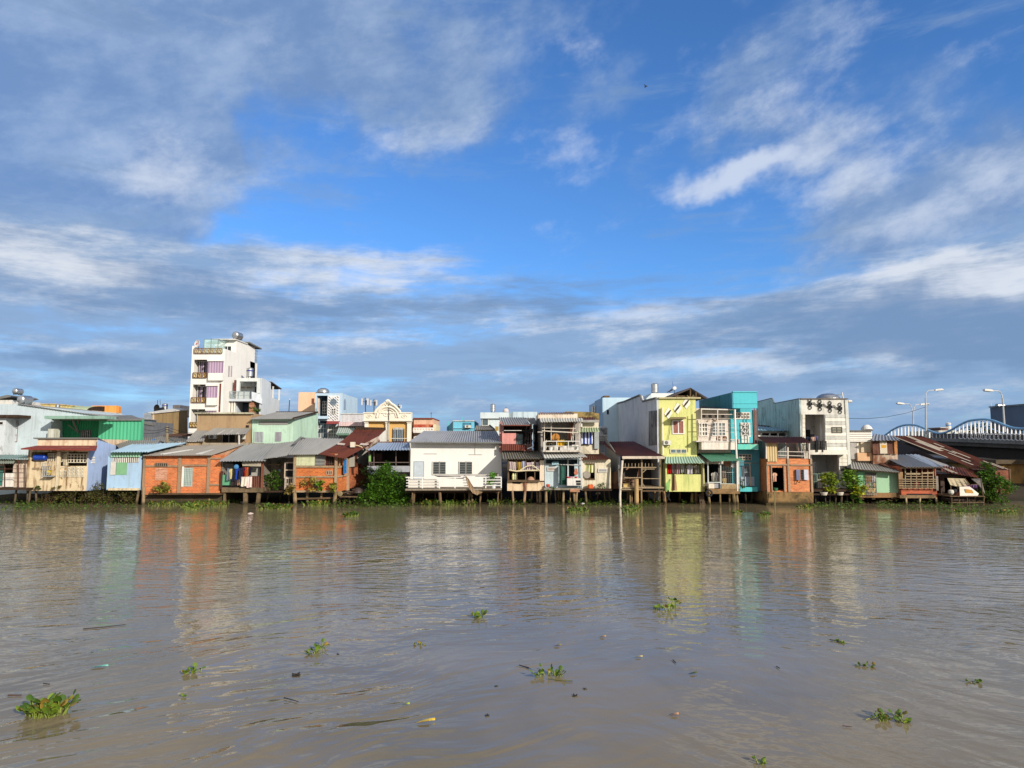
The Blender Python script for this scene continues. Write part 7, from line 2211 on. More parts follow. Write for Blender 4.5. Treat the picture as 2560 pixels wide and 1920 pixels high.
# ================================================================== right end of the row
t = house('white_tin_house', 'white corrugated tin box over patched cream panels, right of the banded house', (2124, 1077, 2182, 1152), 58)
t.body((2124, 1100, 2180, 1160), 58.3, 63, paint((226, 210, 186), .4))
x0, x1, z0, z1 = R((2123, 1077, 2180, 1104), 58)
m = MB()
for i in range(6):
    a = z0 + (z1 - z0) * i / 6
    m.slab([(x0, 57.95, a), (x1, 57.95, a), (x1, 58.06, a + (z1 - z0) / 6), (x0, 58.06, a + (z1 - z0) / 6)], (0, .2, 0))
t.part('tin_box', m, plain((250, 244, 232), .5, .1))
t.part('roof', MB().pb((2122, 1075.5, 2184, 1077), 57.8, 63), GREYD)
t.box('grey_door', (2126, 1103, 2142, 1148), 58.1, 58.28, plain((190, 182, 172), .7, .3))
t.box('cream_panel', (2142.5, 1104, 2152, 1132), 58.2, 58.29, paint((250, 240, 216), .2))
t.box('stained_panel', (2152.5, 1105, 2178, 1131), 58.05, 58.27, sheet((216, 196, 164), .35, rc=(176, 120, 70), panel=2))
t.box('rusty_board', (2144, 1132, 2180, 1152), 57.9, 58.2, sheet((226, 180, 136), .4, rc=(190, 110, 60), panel=2))
o = T('satellite_dish', 'white dish resting on the white tin box roof', 'satellite dish', P(2168, 1077, 60))
c = P(2167, 1076, 60)
o.part('dish', MB().lathe(c, [(.03, .5), (.25, .45), (.42, .25), (.5, 0), (.47, 0), (.03, .4)], (0, .2, 1), 18), plain((240, 236, 228), .4, .1))
o.part('foot', MB().bar(c + Vector((0, 0, -.2)), c + Vector((0, 0, .1)), .1), IRON)

t = house('rusty_tin_shack', 'rusty patchwork tin shack with a yellow stain under a grey tin roof', (2180, 1090, 2247, 1136), 57.5)
t.body((2182, 1100, 2244, 1160), 57.7, 61, sheet((200, 180, 156), .55, rc=(150, 90, 56), panel=2.4))
m, m2 = MB(), MB()
m.pb((2182, 1103, 2197, 1135), 57.5, 57.69).pb((2219, 1103, 2231, 1135), 57.52, 57.69)
t.part('rusty_panels', m, sheet((120, 80, 60), .6, panel=2.4))
t.part('pale_panel', MB().pb((2200, 1104, 2218, 1134), 57.45, 57.69), sheet((220, 206, 182), .3, rc=(180, 120, 70), panel=2))
t.part('yellow_stain', MB().slab([P(2204, 1112, 57.43), P(2216, 1113, 57.43), P(2216, 1119, 57.43), P(2205, 1120, 57.43)], (0, .012, 0)), plain((240, 176, 20), .7, .4))
t.part('ochre_edge', MB().pb((2236, 1103, 2243.5, 1136), 57.5, 57.69), plain((196, 130, 70), .8, .4))
t.roof((2178, 1101, 57.0), (2250, 1100, 57.0), (2240, 1092, 61), (2184, 1084, 61), sheet((140, 144, 150), .08), pitch=.3)

t = house('mint_shack', 'mint green shack with a barred window full of bright cloths', (2128, 1153, 2247, 1242), 55.4)
t.body((2144, 1178, 2247, 1232), 55.6, 61, paint((168, 208, 168), .12, (130, 150, 120)), [(2163, 1181, 2191, 1234)])
t.box('dark_left', (2130, 1170, 2143.5, 1240), 56.2, 58, plain((90, 76, 66), .9, .4))
t.box('green_shutter', (2145, 1180, 2161, 1228), 55.45, 55.58, sheet((136, 196, 150), .02, panel=2))
m = MB()
for i in range(6):
    m.bar(P(2165 + i * 5, 1180, 55.3), P(2165 + i * 5, 1238, 55.3), .03)
for i in range(8):
    m.bar(P(2161, 1183 + i * 7.5, 55.28), P(2193, 1183 + i * 7.5, 55.28), .025)
t.part('window_bars', m, plain((150, 150, 140), .6, .3))
t.roof((2127, 1171, 54.8), (2249, 1180, 54.8), (2226, 1160, 58.5), (2124, 1153, 58.5), sheet((166, 164, 156), .08), pitch=.22)
t.part('roof_beam', MB().bar(P(2127, 1173, 54.9), P(2249, 1182, 54.9), .1), TIMBD)
t.part('rusty_underroof', MB().slab([P(2200, 1160, 57), P(2250, 1178, 55.2), P(2250, 1168, 57), P(2206, 1152, 58.8)], (0, .1, -.05)), sheet((100, 66, 54), .5))
t.box('stained_base', (2150, 1232, 2252, 1244), 55.5, 58, conc((184, 140, 96), .6))
t.piles([(2150, 56), (2200, 56.5), (2240, 56)], 1243, 56, CONCD)
for k, r, c, l in (('towel', (2163, 1188, 2171, 1205), (236, 170, 30), 'orange yellow cloth, left of the pair at the window top'), ('towel', (2171, 1188, 2179, 1206), (240, 180, 40), 'golden cloth, right of the pair at the window top'), ('towel', (2180, 1189, 2190, 1205), (226, 220, 222), 'white cloth at the window top right'), ('towel', (2165, 1208, 2174, 1219), (236, 170, 190), 'pink cloth in the middle row'), ('towel', (2174, 1207, 2182, 1219), (200, 220, 180), 'pale green cloth in the middle row'), ('towel', (2183, 1208, 2190, 1219), (240, 200, 150), 'peach cloth in the middle row'), ('towel', (2168, 1221, 2190, 1231), (236, 196, 120), 'wide apricot cloth in the bottom row')):
    cloth(k, r, 55.5, c, l + ' of the mint shack')
m = MB()
rnd = random.Random(8)
for i in range(26):
    a = P(rnd.uniform(2150, 2240), rnd.uniform(1244, 1262), 55.6 + rnd.random())
    m.bar(a, a + Vector((rnd.uniform(-.6, .6), rnd.uniform(-.3, .3), rnd.uniform(-.1, .1))), rnd.uniform(.1, .3), .08)
o = m.obj('rubble', conc((104, 84, 66), .6), None, P(2195, 1256, 56))
o['label'], o['category'] = 'dark rubble and boards under the mint shack', 'rubble'

t = house('caged_brick_house', 'house with a timber lattice window over a low brick wall on white stilts', (2200, 1136, 2356, 1243), 55)
t.body((2252, 1166, 2341, 1243), 55.2, 60, brickm((206, 100, 66), (150, 110, 84), .5), [(2256, 1171, 2338, 1220)])
t.part('inner_screen', MB().pb((2258, 1170, 2338, 1220), 57.6, 57.7), plain((96, 60, 50), .9, .4))
m = MB()
for i in range(6):
    m.bar(P(2263 + i * 14, 1170, 55.0), P(2263 + i * 14, 1222, 55.0), .07)
m.bar(P(2252, 1170, 54.98), P(2340, 1170, 54.98), .1).bar(P(2264, 1184.5, 54.95), P(2300, 1184.5, 54.95), .13).bar(P(2303, 1183, 54.95), P(2333, 1182, 54.95), .12)
for py in (1198, 1203, 1209, 1215, 1220):
    m.bar(P(2253, py, 54.9), P(2343, py, 54.9), .055)
for py in (1191,):
    m.bar(P(2262, py, 54.94), P(2334, py, 54.94), .05)
t.part('lattice', m, TIMBL)
t.box('side_frame', (2247, 1180, 2258, 1222), 55.05, 55.18, conc((206, 166, 124), .3))
t.box('right_post', (2340, 1190, 2346, 1226), 55.0, 55.19, conc((170, 160, 150), .3))
t.box('concrete_base', (2250, 1238, 2340, 1245.5), 55.0, 55.19, conc((170, 140, 104), .6))
x0, x1, z0, z1 = R((2268, 1234.5, 2332, 1237.5), 55.15)
m = MB()
for i in range(15):
    x = x0 + (x1 - x0) * i / 15
    m.box(x, x + .11, 55.15, 55.195, z0, z1)
t.part('weep_holes', m, BLACK)
t.roof((2262, 1167, 54.5), (2358, 1167, 54.5), (2294, 1136.5, 60), (2196, 1136.5, 60), sheet((150, 156, 164), .04), pitch=.25)
t.roof((2334, 1166.2, 54.6), (2358, 1166.2, 54.6), (2296, 1136, 60), (2264, 1136, 60), sheet((196, 208, 222), .0), name='pale_roof_sheet', pitch=.3)
t.part('eave_board', MB().bar(P(2262, 1168.5, 54.55), P(2356, 1168.5, 54.55), .08, .14), TIMBD)
t.part('left_underroof', MB().slab([P(2200, 1150, 59), P(2262, 1168, 55), P(2262, 1182, 55.3), P(2204, 1158, 59)], (0, .1, 0)), sheet((96, 74, 64), .5))
t.piles([(2265, 54.8, .15), (2300, 55, .15), (2340, 54.9, .14), (2285, 57), (2325, 57)], 1244, 55, conc((232, 204, 160), .25))
for a, c, l in ((2290, (196, 60, 40), 'red clay coloured jar'), (2308, (60, 60, 66), 'dark kettle')):
    q = P(a, 1219, 56)
    o = MB().lathe(q, [(.15, 0), (.22, .2), (.2, .4), (.1, .5), (.03, .52)], n=12).obj('jar', plain(c, .5, .3), None, q)
    o['label'], o['category'] = l + ' behind the timber lattice', 'jar'

# long rusty shed
t = house('long_rusty_shed', 'long shed with a steep rusty patched roof running down to the water', (2226, 1088, 2525, 1180), 60)
RS2 = sheet((112, 62, 42), .5, rc=(84, 44, 30))
t.roof((2436, 1172, 56.5), (2524, 1174.5, 56.5), (2304, 1089.5, 66), (2226, 1089.5, 66), RS2, pitch=.25)
m = MB()
A, B, C_, D = P(2436, 1172, 56.5), P(2524, 1174.5, 56.5), P(2304, 1089.5, 66), P(2226, 1089.5, 66)
nn = (B - A).cross(D - A).normalized()
if nn.z < 0:
    nn = -nn


def rp(u, v, k=.045):
    return A.lerp(B, u).lerp(D.lerp(C_, u), v) + nn * k


for (u0, u1, v0, v1) in ((.42, .56, .56, .98), (.30, .44, .50, .80), (.0, .05, .3, 1.0), (.40, .46, .2, .44), (.56, .62, .42, .60), (.66, .72, .3, .5), (.84, .89, .02, .22), (.93, .97, .0, .18), (.72, .78, .62, .74), (.2, .26, .1, .22)):
    m.slab([rp(u0, v0), rp(u1, v0), rp(u1, v1), rp(u0, v1)], nn * -.02)
t.part('pale_roof_sheets', m, sheet((188, 172, 150), .2, rc=(120, 76, 56)))
x = 0
t.part('row_vents', MB().slab([P(2306, 1140, 59), P(2386, 1168, 57), P(2384, 1172, 56.8), P(2378, 1170.5, 56.9), P(2306, 1150, 58.7)], (0, .12, 0)), sheet((168, 166, 164), .12, panel=3))
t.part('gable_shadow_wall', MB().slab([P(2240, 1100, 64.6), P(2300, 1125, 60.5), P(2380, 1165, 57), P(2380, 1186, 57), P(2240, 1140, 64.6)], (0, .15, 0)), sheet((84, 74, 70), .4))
t.roof((2352, 1178, 55.6), (2446, 1194, 55.6), (2430, 1172, 57.2), (2352, 1164, 57.2), RS2, name='lower_roof', pitch=.25)
t.part('lower_pale_sheet', MB().corr(P(2372, 1180, 55.6) + Vector((0, 0, .06)), P(2394, 1184.5, 55.6) + Vector((0, 0, .06)), P(2368, 1173, 56.6) + Vector((0, 0, .06)), P(2354, 1171, 56.6) + Vector((0, 0, .06)), .25), sheet((196, 180, 160), .1))
t.body((2352, 1186, 2446, 1252), 56.6, 62, plain((80, 64, 54), .9, .4), [(2362, 1194, 2436, 1248)])
t.part('brick_flank', MB().pb((2490, 1176, 2524, 1234), 58, 62), brickm((150, 84, 60), (110, 84, 70), .6))
t.part('brick_flank_posts', MB().bar(P(2524, 1172, 57.4), P(2526, 1232, 57.4), .12), TIMB)
t.piles([(2360, 57), (2400, 57.5), (2440, 57), (2500, 58.5), (2520, 58.5)], 1250, 57, TIMBD)

t = house('tarpaulin_shack', 'makeshift shack of tan tarpaulins on thin stilts with a white board', (2350, 1190, 2465, 1245), 54.2)
m = MB()
vs = []
n = 9
for i in range(n):
    k = i / (n - 1)
    a = P(2368 + 44 * k, 1195 + 1.5 * k, 55.4)
    b = P(2376 + 46 * k, 1212 + 4 * math.sin(k * 3.1), 54.3 + .15 * (i % 2))
    vs += [a, b]
fs = [(2 * i, 2 * i + 2, 2 * i + 3, 2 * i + 1) for i in range(n - 1)]
m.add(vs, fs).add([v + Vector((0, .03, -.03)) for v in vs], [f[::-1] for f in fs])
t.part('front_tarpaulin', m, plain((206, 188, 150), .8, .35, 3))
t.part('right_tarpaulin', MB().slab([P(2428, 1197, 55.2), P(2452, 1196, 55.0), P(2462, 1234, 54.4), P(2448, 1216, 54.6), P(2440, 1206, 54.8)], (.05, .04, 0)), plain((120, 112, 104), .8, .4))
m = MB()
for a, b in (((2377, 1214), (2377, 1242)), ((2394, 1214), (2396, 1242)), ((2412, 1196), (2424, 1212)), ((2426, 1212), (2446, 1211)), ((2452, 1196), (2458, 1240))):
    m.bar(P(*a, 54.5), P(*b, 54.5), .06)
t.part('frame', m, TIMB)
t.part('white_board', MB().slab([P(2399, 1217, 54.1), P(2424, 1216, 54.2), P(2447, 1234, 54.1), P(2444, 1240, 54.0), P(2400, 1240, 54.0)], (0, .04, 0)), plain((232, 224, 206), .7, .2))
t.part('ochre_stain', MB().slab([P(2412, 1222, 54.07), P(2430, 1225, 54.07), P(2434, 1233, 54.05), P(2414, 1232, 54.05)], (0, -.01, 0)), plain((206, 150, 60), .8, .5))
t.part('platform', MB().pb((2375, 1240, 2463, 1242), 53.8, 57).bar(P(2377, 1256, 54), P(2460, 1256, 54), .07), TIMB)
t.piles([(2379, 54, .07), (2396, 54.3, .06), (2418, 54, .07), (2437, 54.3, .06), (2460, 54, .07), (2424, 55, .06), (2405, 55.3, .05)], 1241, 54, TIMB, .07)
for i, (px, py, c, l) in enumerate(((2378, 1228, (236, 230, 216), 'round white basin among the clutter of the tarpaulin shack'), (2388, 1226, (60, 56, 60), 'dark pot among the clutter of the tarpaulin shack'), (2394, 1233, (170, 90, 60), 'rust brown jar among the clutter of the tarpaulin shack'))):
    q = P(px, py + 8, 54.4)
    o = MB().lathe(q, [(.12, 0), (.2, .12), (.2, .3), (.12, .36), (.03, .37)], n=12).obj('jar', plain(c, .5, .3), None, q)
    o['label'], o['category'] = l, 'jar'
for i, (r, c, l) in enumerate((((2412, 1214, 2419, 1226), (226, 180, 190), 'pink cloth on the tarpaulin shack line'), ((2421, 1213, 2430, 1222), (120, 70, 110), 'purple cloth on the tarpaulin shack line'), ((2431, 1212, 2444, 1221), (110, 80, 120), 'dark violet cloth on the tarpaulin shack line'))):
    cloth('towel', r, 54.3, c, l)

t = T('riverside_tree', 'loose green tree leaning over the bank beside the tarpaulin shack', 'tree', P(2478, 1262, 56))
rnd = random.Random(33)
m, ml = MB(), MB()
base = P(2476, 1264, 56)
for px, py in ((2460, 1165), (2485, 1200), (2510, 1205), (2450, 1190), (2470, 1220), (2500, 1230)):
    tip = P(px, py, 56 + rnd.uniform(-.5, .7))
    m.tube([base, base.lerp(tip, .5) + Vector((rnd.uniform(-.2, .2), 0, .2)), tip], .06, 6, .015)
t.part('trunk', m, TIMBD)
for (px, py, rx, rz, n) in ((2464, 1172, .45, .7, 330), (2452, 1190, .6, .5, 380), (2478, 1190, .7, .6, 520), (2500, 1205, .8, .5, 480), (2470, 1212, .9, .6, 620), (2496, 1226, .9, .55, 520), (2466, 1236, .9, .6, 520), (2518, 1216, .5, .6, 260), (2490, 1248, 1.0, .4, 420), (2470, 1162, .2, .4, 90)):
    leaves(ml, P(px, py, 56), (rx, .8, rz), n, .15, rnd)
t.part('crown', ml, leafm((28, 60, 16), (92, 130, 42)))

# ================================================================== bridge
YB = 70.0
t = T('road_bridge', 'road bridge with a wavy blue handrail, white posts and dark girders', 'bridge', P(2450, 1130, YB))
# the deck runs from far left to near right
bx0, by0 = P(2196, 1100, 92), 92.0
q0, q1 = P(2196, 1096, 92), P(2640, 1112, 64)
dz0, dz1 = q0.z, q1.z


def bp(px, off=0.0):
    """a point of the near edge of the deck on the bearing px"""
    lo, hi = 0.0, 1.0
    for _ in range(40):
        mid = (lo + hi) / 2
        c = q0.lerp(q1, mid)
        d = c.y * math.cos(PITCH) + (c.z - H) * math.sin(PITCH)
        if CX + F * c.x / d < px:
            lo = mid
        else:
            hi = mid
    return q0.lerp(q1, lo)


dirb = (q1 - q0).normalized()
nb = Vector((-dirb.y, dirb.x, 0)).normalized()
if nb.y < 0:
    nb = -nb
W_ = 9.0
UP = Vector((0, 0, 1))


def on(px, py):
    """point above the deck edge on the bearing (px, py)"""
    c = bp(px)
    return P(px, py, c.y)


ext0, ext1 = q0 - dirb * 40, q1 + dirb * 6
t.part('deck', MB().slab([ext0, ext1, ext1 + nb * W_, ext0 + nb * W_], UP * -.5), conc((120, 112, 104), .4))
t.part('kerb', MB().bar(ext0 + UP * .1 - nb * .06, ext1 + UP * .1 - nb * .06, .3, .35), conc((170, 166, 160), .3))
e0, e1 = q0 + dirb * 4, q1 + dirb * 6
m = MB()
for k in (0.5, 3.0, 5.5, 8.0):
    m.slab([e0 + nb * k - UP * .51, e1 + nb * k - UP * .51, e1 + nb * k - UP * 1.7, e0 + nb * k - UP * 1.7], nb * .5)
t.part('girders', m, conc((74, 66, 60), .5))
t.part('service_pipe', MB().tube([e0 - nb * .3 - UP * 1.95, e1 - nb * .3 - UP * 1.95], .17, 10), plain((170, 172, 178), .5, .2))
t.part('lower_beam', MB().slab([e0 + nb * .7 - UP * 2.2, e1 + nb * .7 - UP * 2.2, e1 + nb * .7 - UP * 3.2, e0 + nb * .7 - UP * 3.2], nb * 6), conc((92, 84, 72), .6))
for a in (2408, 2478, 2538):
    c = bp(a) - nb * .3 - UP * 1.95
    t.part('pipe_clamp', MB().bar(c - dirb * .12, c + dirb * .12, .42, .42), IRON)
# wavy handrail
ctrl = [(2190, 1094), (2205, 1092), (2217, 1085), (2229, 1076), (2244, 1068), (2258, 1063.5), (2272, 1062), (2288, 1063), (2302, 1067), (2316, 1073), (2330, 1079), (2343, 1083), (2358, 1082.5), (2374, 1077), (2388, 1069), (2404, 1060), (2420, 1053), (2440, 1049.5), (2462, 1048.5), (2480, 1051), (2496, 1056.5), (2512, 1063), (2528, 1068.5), (2545, 1071), (2562, 1071), (2580, 1068), (2600, 1062)]


def hand(px):
    for (a, b), (c, d) in zip(ctrl, ctrl[1:]):
        if a <= px <= c:
            k = (px - a) / (c - a)
            return b + (d - b) * k
    return ctrl[-1][1]


pts = [on(a, b) for a, b in ctrl]
sm = []
for i in range(len(pts) - 1):
    p0, p1, p2, p3 = pts[max(i - 1, 0)], pts[i], pts[i + 1], pts[min(i + 2, len(pts) - 1)]
    for s_ in range(4):
        u = s_ / 4
        sm.append(.5 * ((2 * p1) + (p2 - p0) * u + (2 * p0 - 5 * p1 + 4 * p2 - p3) * u * u + (3 * p1 - p0 - 3 * p2 + p3) * u ** 3))
t.part('handrail', MB().tube(sm, .12, 10), plain((150, 204, 240), .35, .15, spec=.6), smooth=True)
far = [p + nb * (W_ - .3) - UP * .15 for p in sm]
t.part('far_handrail', MB().tube(far, .09, 8), plain((150, 204, 240), .35, .15), smooth=True)
WP = plain((246, 242, 236), .5, .12)
px = 2212.0
sp0 = 8.2
while px < 2600:
    c = bp(px) + UP * .25
    top = on(px, hand(px) + 1.0)
    if top.z - c.z > .25:
        hgt = top.z - c.z
        lean = dirb * (-.10 * hgt)
        t.part('post', MB().bar(c - lean * .5, top - UP * .25 * (1 if hgt > 1 else .3), .13, .09).bar(top - UP * .3, top, .06), WP)
    px += sp0 + (px - 2212) * .0075
m = MB()
k = 0
while k < len(far) - 1:
    a = far[k]
    b = Vector((a.x, a.y, (q0.lerp(q1, min(1, max(0, (a.y - q0.y) / (q1.y - q0.y))))).z + .2))
    if a.z - b.z > .2:
        m.bar(b, a, .10, .08)
    k += 3
fp = t.part('far_posts', m, WP)
fp['kind'] = 'stuff'
# low parapet with ring ornaments
for i in range(15):
    px = 2408 + i * 11
    c = bp(px) - nb * .22 + UP * .62
    rr = .34
    t.part('ring', MB().tube([c + dirb * (math.cos(a * .5236) * rr) + UP * (math.sin(a * .5236) * rr) for a in range(13)], .05, 6), WP)
t.part('parapet', MB().slab([bp(2330) + UP * .28, bp(2620) + UP * .28, bp(2620) + UP * .85, bp(2330) + UP * .85], nb * .15), conc((130, 126, 124), .3))
# two lamps on the bridge and one beyond


def lamp(base, top, arms, Y, label):
    b, p = P(*base, Y), P(*top, Y)
    t = T('street_lamp', label, 'street lamp', b, 'street lamps on the bridge')
    for j, (hx, hy) in enumerate(arms):
        h_ = P(hx, hy, Y)
        s_ = 1 if h_.x > p.x else -1
        off = Vector((.12 * s_ * (len(arms) - 1), 0, 0))
        r_ = abs(h_.x - p.x)
        low = Vector((p.x, Y, h_.z - r_ * .75))
        arc = [low + off, Vector((p.x + s_ * r_ * .04, Y, h_.z - r_ * .42)) + off, Vector((p.x + s_ * r_ * .16, Y, h_.z - r_ * .16)) + off, Vector((p.x + s_ * r_ * .36, Y, h_.z - r_ * .02)), h_]
        if j == 0:
            t.part('pole', MB().tube([b, low], .11, 8, .08), plain((196, 196, 192), .5, .15))
        t.part('arm', MB().tube(arc, .055, 6), plain((216, 216, 212), .5, .15))
        e = h_ + Vector((s_ * .9, 0, .02))
        hd = t.part('lamp_head', MB().slab([h_ + Vector((-s_ * .05, -.14, .05)), e + Vector((0, -.18, .12)), e + Vector((0, .18, .12)), h_ + Vector((-s_ * .05, .14, .05))], (0, 0, -.13)).slab([h_ + Vector((0, -.1, .06)), e + Vector((-s_ * .1, -.12, .13)), e + Vector((-s_ * .1, .12, .13)), h_ + Vector((0, .1, .06))], (0, 0, .06)), plain((240, 234, 222), .5, .1))
        t.part('lens', MB().slab([h_ + Vector((s_ * .25, -.1, -.09)), e + Vector((-s_ * .05, -.13, -.02)), e + Vector((-s_ * .05, .13, -.02)), h_ + Vector((s_ * .25, .1, -.09))], (0, 0, -.05)), plain((150, 152, 150), .3, .2), hd)


lamp((2283, 1100), (2282, 1012), ((2259, 1009.5), (2301, 1011.5)), 88, 'twin armed street lamp, far left of the bridge lamps')
lamp((2315, 1104), (2313, 975), ((2338, 975.5),), 82, 'tall street lamp with one arm to the right above the first rail wave')
lamp((2512, 1080), (2505, 977), ((2480, 977),), 74, 'street lamp with one arm to the left in front of the grey block')
o = MB().lathe(P(2321, 1010.5, 82), [(.02, -.12), (.14, 0), (.02, .12)], n=10).bar(P(2313, 1011, 82), P(2320, 1010.5, 82), .05).obj('round_lamp', plain((240, 240, 236), .4, .1), None, P(2321, 1010.5, 82))
o['label'], o['category'] = 'small white globe fixed on the tall street lamp pole', 'globe lamp'
a, b = P(2110, 1046, 70), P(2312, 1018, 82)
mid = a.lerp(b, .5) - UP * .5
o = MB().tube([a.lerp(mid, 0), a.lerp(mid, .5) - UP * .12, mid, mid.lerp(b, .5) - UP * .12, b], .022, 4).obj('cable', BLACK, None, a)
o['label'], o['category'] = 'thin cable sagging from the banded house to the tall street lamp', 'cable'
t = T('bridge_abutment', 'stained tan concrete abutment under the right end of the bridge', 'abutment', P(2545, 1265, 66))
t.part('wall', MB().pb((2500, 1158, 2660, 1275), 66, 74), conc((214, 164, 96), .55))
t.part('bearing_shelf', MB().pb((2490, 1150, 2660, 1160), 65.6, 74), conc((120, 104, 84), .6))
t.part('footing', MB().pb((2505, 1250, 2660, 1280), 64.8, 65.95), conc((170, 140, 92), .7))
t = house('grey_clad_block', 'big dark grey metal clad block at the right edge behind the bridge', (2474, 1015, 2660, 1100), 100, 'building', SB)
ga, gb = P(2475, 1019, 122), P(2680, 1004, 98)
t.part('wall', MB().slab([ga, gb, Vector((gb.x, gb.y, -1)), Vector((ga.x, ga.y, -1))], (30, 12, 0)), sheet((110, 124, 140), .0, panel=.7))
t.part('roof_edge', MB().bar(ga + Vector((-.2, -.1, .1)), gb + Vector((-.2, -.1, .1)), .2), GREYD)
t = T('water_tank', 'horizontal steel tank and aerial on the grey clad block', 'water tank', P(2502, 1020, 124), 'rooftop water tanks')
t.part('drum', MB().tube([P(2492, 1016, 124), P(2508, 1015.5, 124)], .5, 14), STEEL)
t.part('cradle', MB().pb((2494, 1018, 2497, 1025), 123.9, 124.3).pb((2504, 1018, 2507, 1025), 123.9, 124.3), IRON)
t.part('aerial', MB().bar(P(2479, 1022, 123), P(2477.5, 1008, 123), .06), WPIPE)
t = house('pale_bridge_house', 'pale grey house with a brown rooftop box behind the wavy rail', (2347, 1076, 2436, 1110), 110, group=SB)
t.body((2348, 1076, 2436, 1130), 110, 118, paint((226, 224, 210), .25))
t.box('rooftop_box', (2352, 1070, 2369, 1076), 111, 115, plain((130, 90, 84), .8, .3))
t.box('rooftop_slab', (2351, 1068, 2370, 1070), 110.6, 115.4, paint((206, 196, 190), .2))
tank((2369, 1056, 2381, 1076), 112, 'blue and white painted tank behind the wavy bridge rail', mat=plain((236, 232, 224), .5, .1), band=plain((70, 150, 220), .5, .1))
t = house('pale_green_house', 'low pale green house seen between the white bridge posts', (2318, 1086, 2350, 1110), 112, group=SB)
t.body((2318, 1086, 2348, 1130), 112, 118, paint((190, 214, 196), .2))
t.win((2324, 1092, 2330, 1104), 111.98, WHITE, GLASS, 1, 2, .08)
t.win((2336, 1092, 2342, 1104), 111.98, WHITE, GLASS, 1, 2, .08)
for i, (px, py, rx, rz, n, l) in enumerate(((2456, 1084, 2.3, 1.6, 700, 'dark rounded tree beyond the bridge, the taller one'), (2424, 1092, 1.4, 1.0, 360, 'low dark tree beyond the bridge, left of the taller one'), (2400, 1098, 1.2, .8, 300, 'small dark bush beyond the bridge, farthest left'))):
    t = T('tree', l, 'tree', P(px, 1112, 104), 'dark trees beyond the bridge')
    ml = MB()
    leaves(ml, P(px, py + 4, 104), (rx, 1.6, rz), n, .4, random.Random(50 + i))
    t.part('crown', ml, LEAF_DK)
    t.part('trunk', MB().tube([P(px, 1130, 104), P(px, 1090, 104)], .15, 6, .06), TIMBD)

# ================================================================== plants on the water
BANKLEAF = leafm((24, 54, 14), (96, 124, 40))


def hyacinth(pts, label, seed, n, R_, h, lsize, group=None, yellow=.0, name='water_hyacinth'):
    """rosettes of spongy stalks with cupped round leaves"""
    rnd = random.Random(seed)
    c0 = Vector((sum(p[0] for p in pts) / len(pts), sum(p[1] for p in pts) / len(pts), 0))
    t = T(name, label, 'water plant', c0, group)
    ms, ml, mw = MB(), MB(), MB()
    for (x, y, sc) in pts:
        for i in range(n):
            a = rnd.random() * 6.283
            d = R_ * sc * math.sqrt(rnd.random())
            b = Vector((x + math.cos(a) * d, y + math.sin(a) * d * .7, -.01))
            hh = h * sc * rnd.uniform(.35, 1.05) * (1 - .35 * d / (R_ * sc + 1e-6))
            a2 = a + rnd.uniform(-.9, .9)
            out = Vector((math.cos(a2), math.sin(a2), 0))
            tip = b + out * hh * rnd.uniform(.2, .8) + Vector((0, 0, hh))
            ms.tube([b, b.lerp(tip, .45) + Vector((0, 0, hh * .12)), tip], .017 * lsize / .1, 5, .009 * lsize / .1)
            L = lsize * rnd.uniform(.7, 1.25)
            up = (Vector((0, 0, 1)) * rnd.uniform(.05, 1.2) + out * rnd.uniform(.3, 1.2)).normalized()
            sd = up.cross(out)
            sd = sd.normalized() if sd.length > .01 else Vector((1, 0, 0))
            nr = sd.cross(up).normalized()
            ring = [tip]
            for k in range(1, 8):
                ang = math.pi * k / 8 * 2 - math.pi
                w = math.sin(ang)
                u = (1 - math.cos(ang + math.pi)) / 2
                ring.append(tip + up * (L * 1.15 * (1 - math.cos(2 * math.pi * k / 8)) / 2) + sd * (L * .58 * math.sin(2 * math.pi * k / 8)) + nr * (L * .22 * abs(math.sin(2 * math.pi * k / 8))))
            mid = tip + up * L * .55 - nr * L * .10
            o = len(ml.v)
            (mw if rnd.random() < .16 else ml).add(ring + [mid], [(k, (k + 1) % 8, 8) for k in range(8)])
    t.part('stalks', ms, plain((126, 140, 56), .6, .3, k=1.0))
    t.part('leaves', ml, (BANKLEAF if group else leafm((34, 70, 16), (128, 150, 48))) if yellow < .5 else leafm((120, 130, 40), (190, 176, 70)), smooth=True)
    if mw.v:
        t.part('withered_leaves', mw, leafm((96, 78, 34), (170, 140, 56)), smooth=True)
    return t


def W0(px, py, sc=1.0):
    p = PZ(px, py)
    return (p.x, p.y, sc)


hyacinth([W0(90, 1786), W0(112, 1778, 1.15), W0(132, 1776, 1.2), W0(146, 1784, 1), W0(100, 1792, .8), W0(124, 1790, .8)], 'largest water hyacinth clump, floating at the lower left of the river', 1, 13, 0.15, 0.26, 0.115)
hyacinth([W0(474, 1683, .8), W0(492, 1680, 1), W0(462, 1685, .5)], 'small hyacinth sprig with one tall stalk, lower left of the wave glints', 2, 6, 0.086, 0.134, 0.068)
hyacinth([W0(462, 1742, .6)], 'tiny hyacinth tuft between the large left clump and the yellow leaf', 3, 5, 0.044, 0.078, 0.043)
hyacinth([W0(790, 1630, 1), W0(806, 1622, 1.2), W0(778, 1634, .7)], 'hyacinth sprig with a bright upright leaf, left of the centre', 4, 6, 0.098, 0.157, 0.079)
hyacinth([W0(1044, 1611, .8), W0(1052, 1612, .7)], 'flat yellowish hyacinth scrap left of the centre of the river', 5, 5, 0.098, 0.056, 0.058, yellow=1)
hyacinth([W0(1193, 1545, 1), W0(1203, 1543, 1)], 'dense round hyacinth tuft trailing a stalk, in the white reflection', 6, 9, 0.098, 0.122, 0.086)
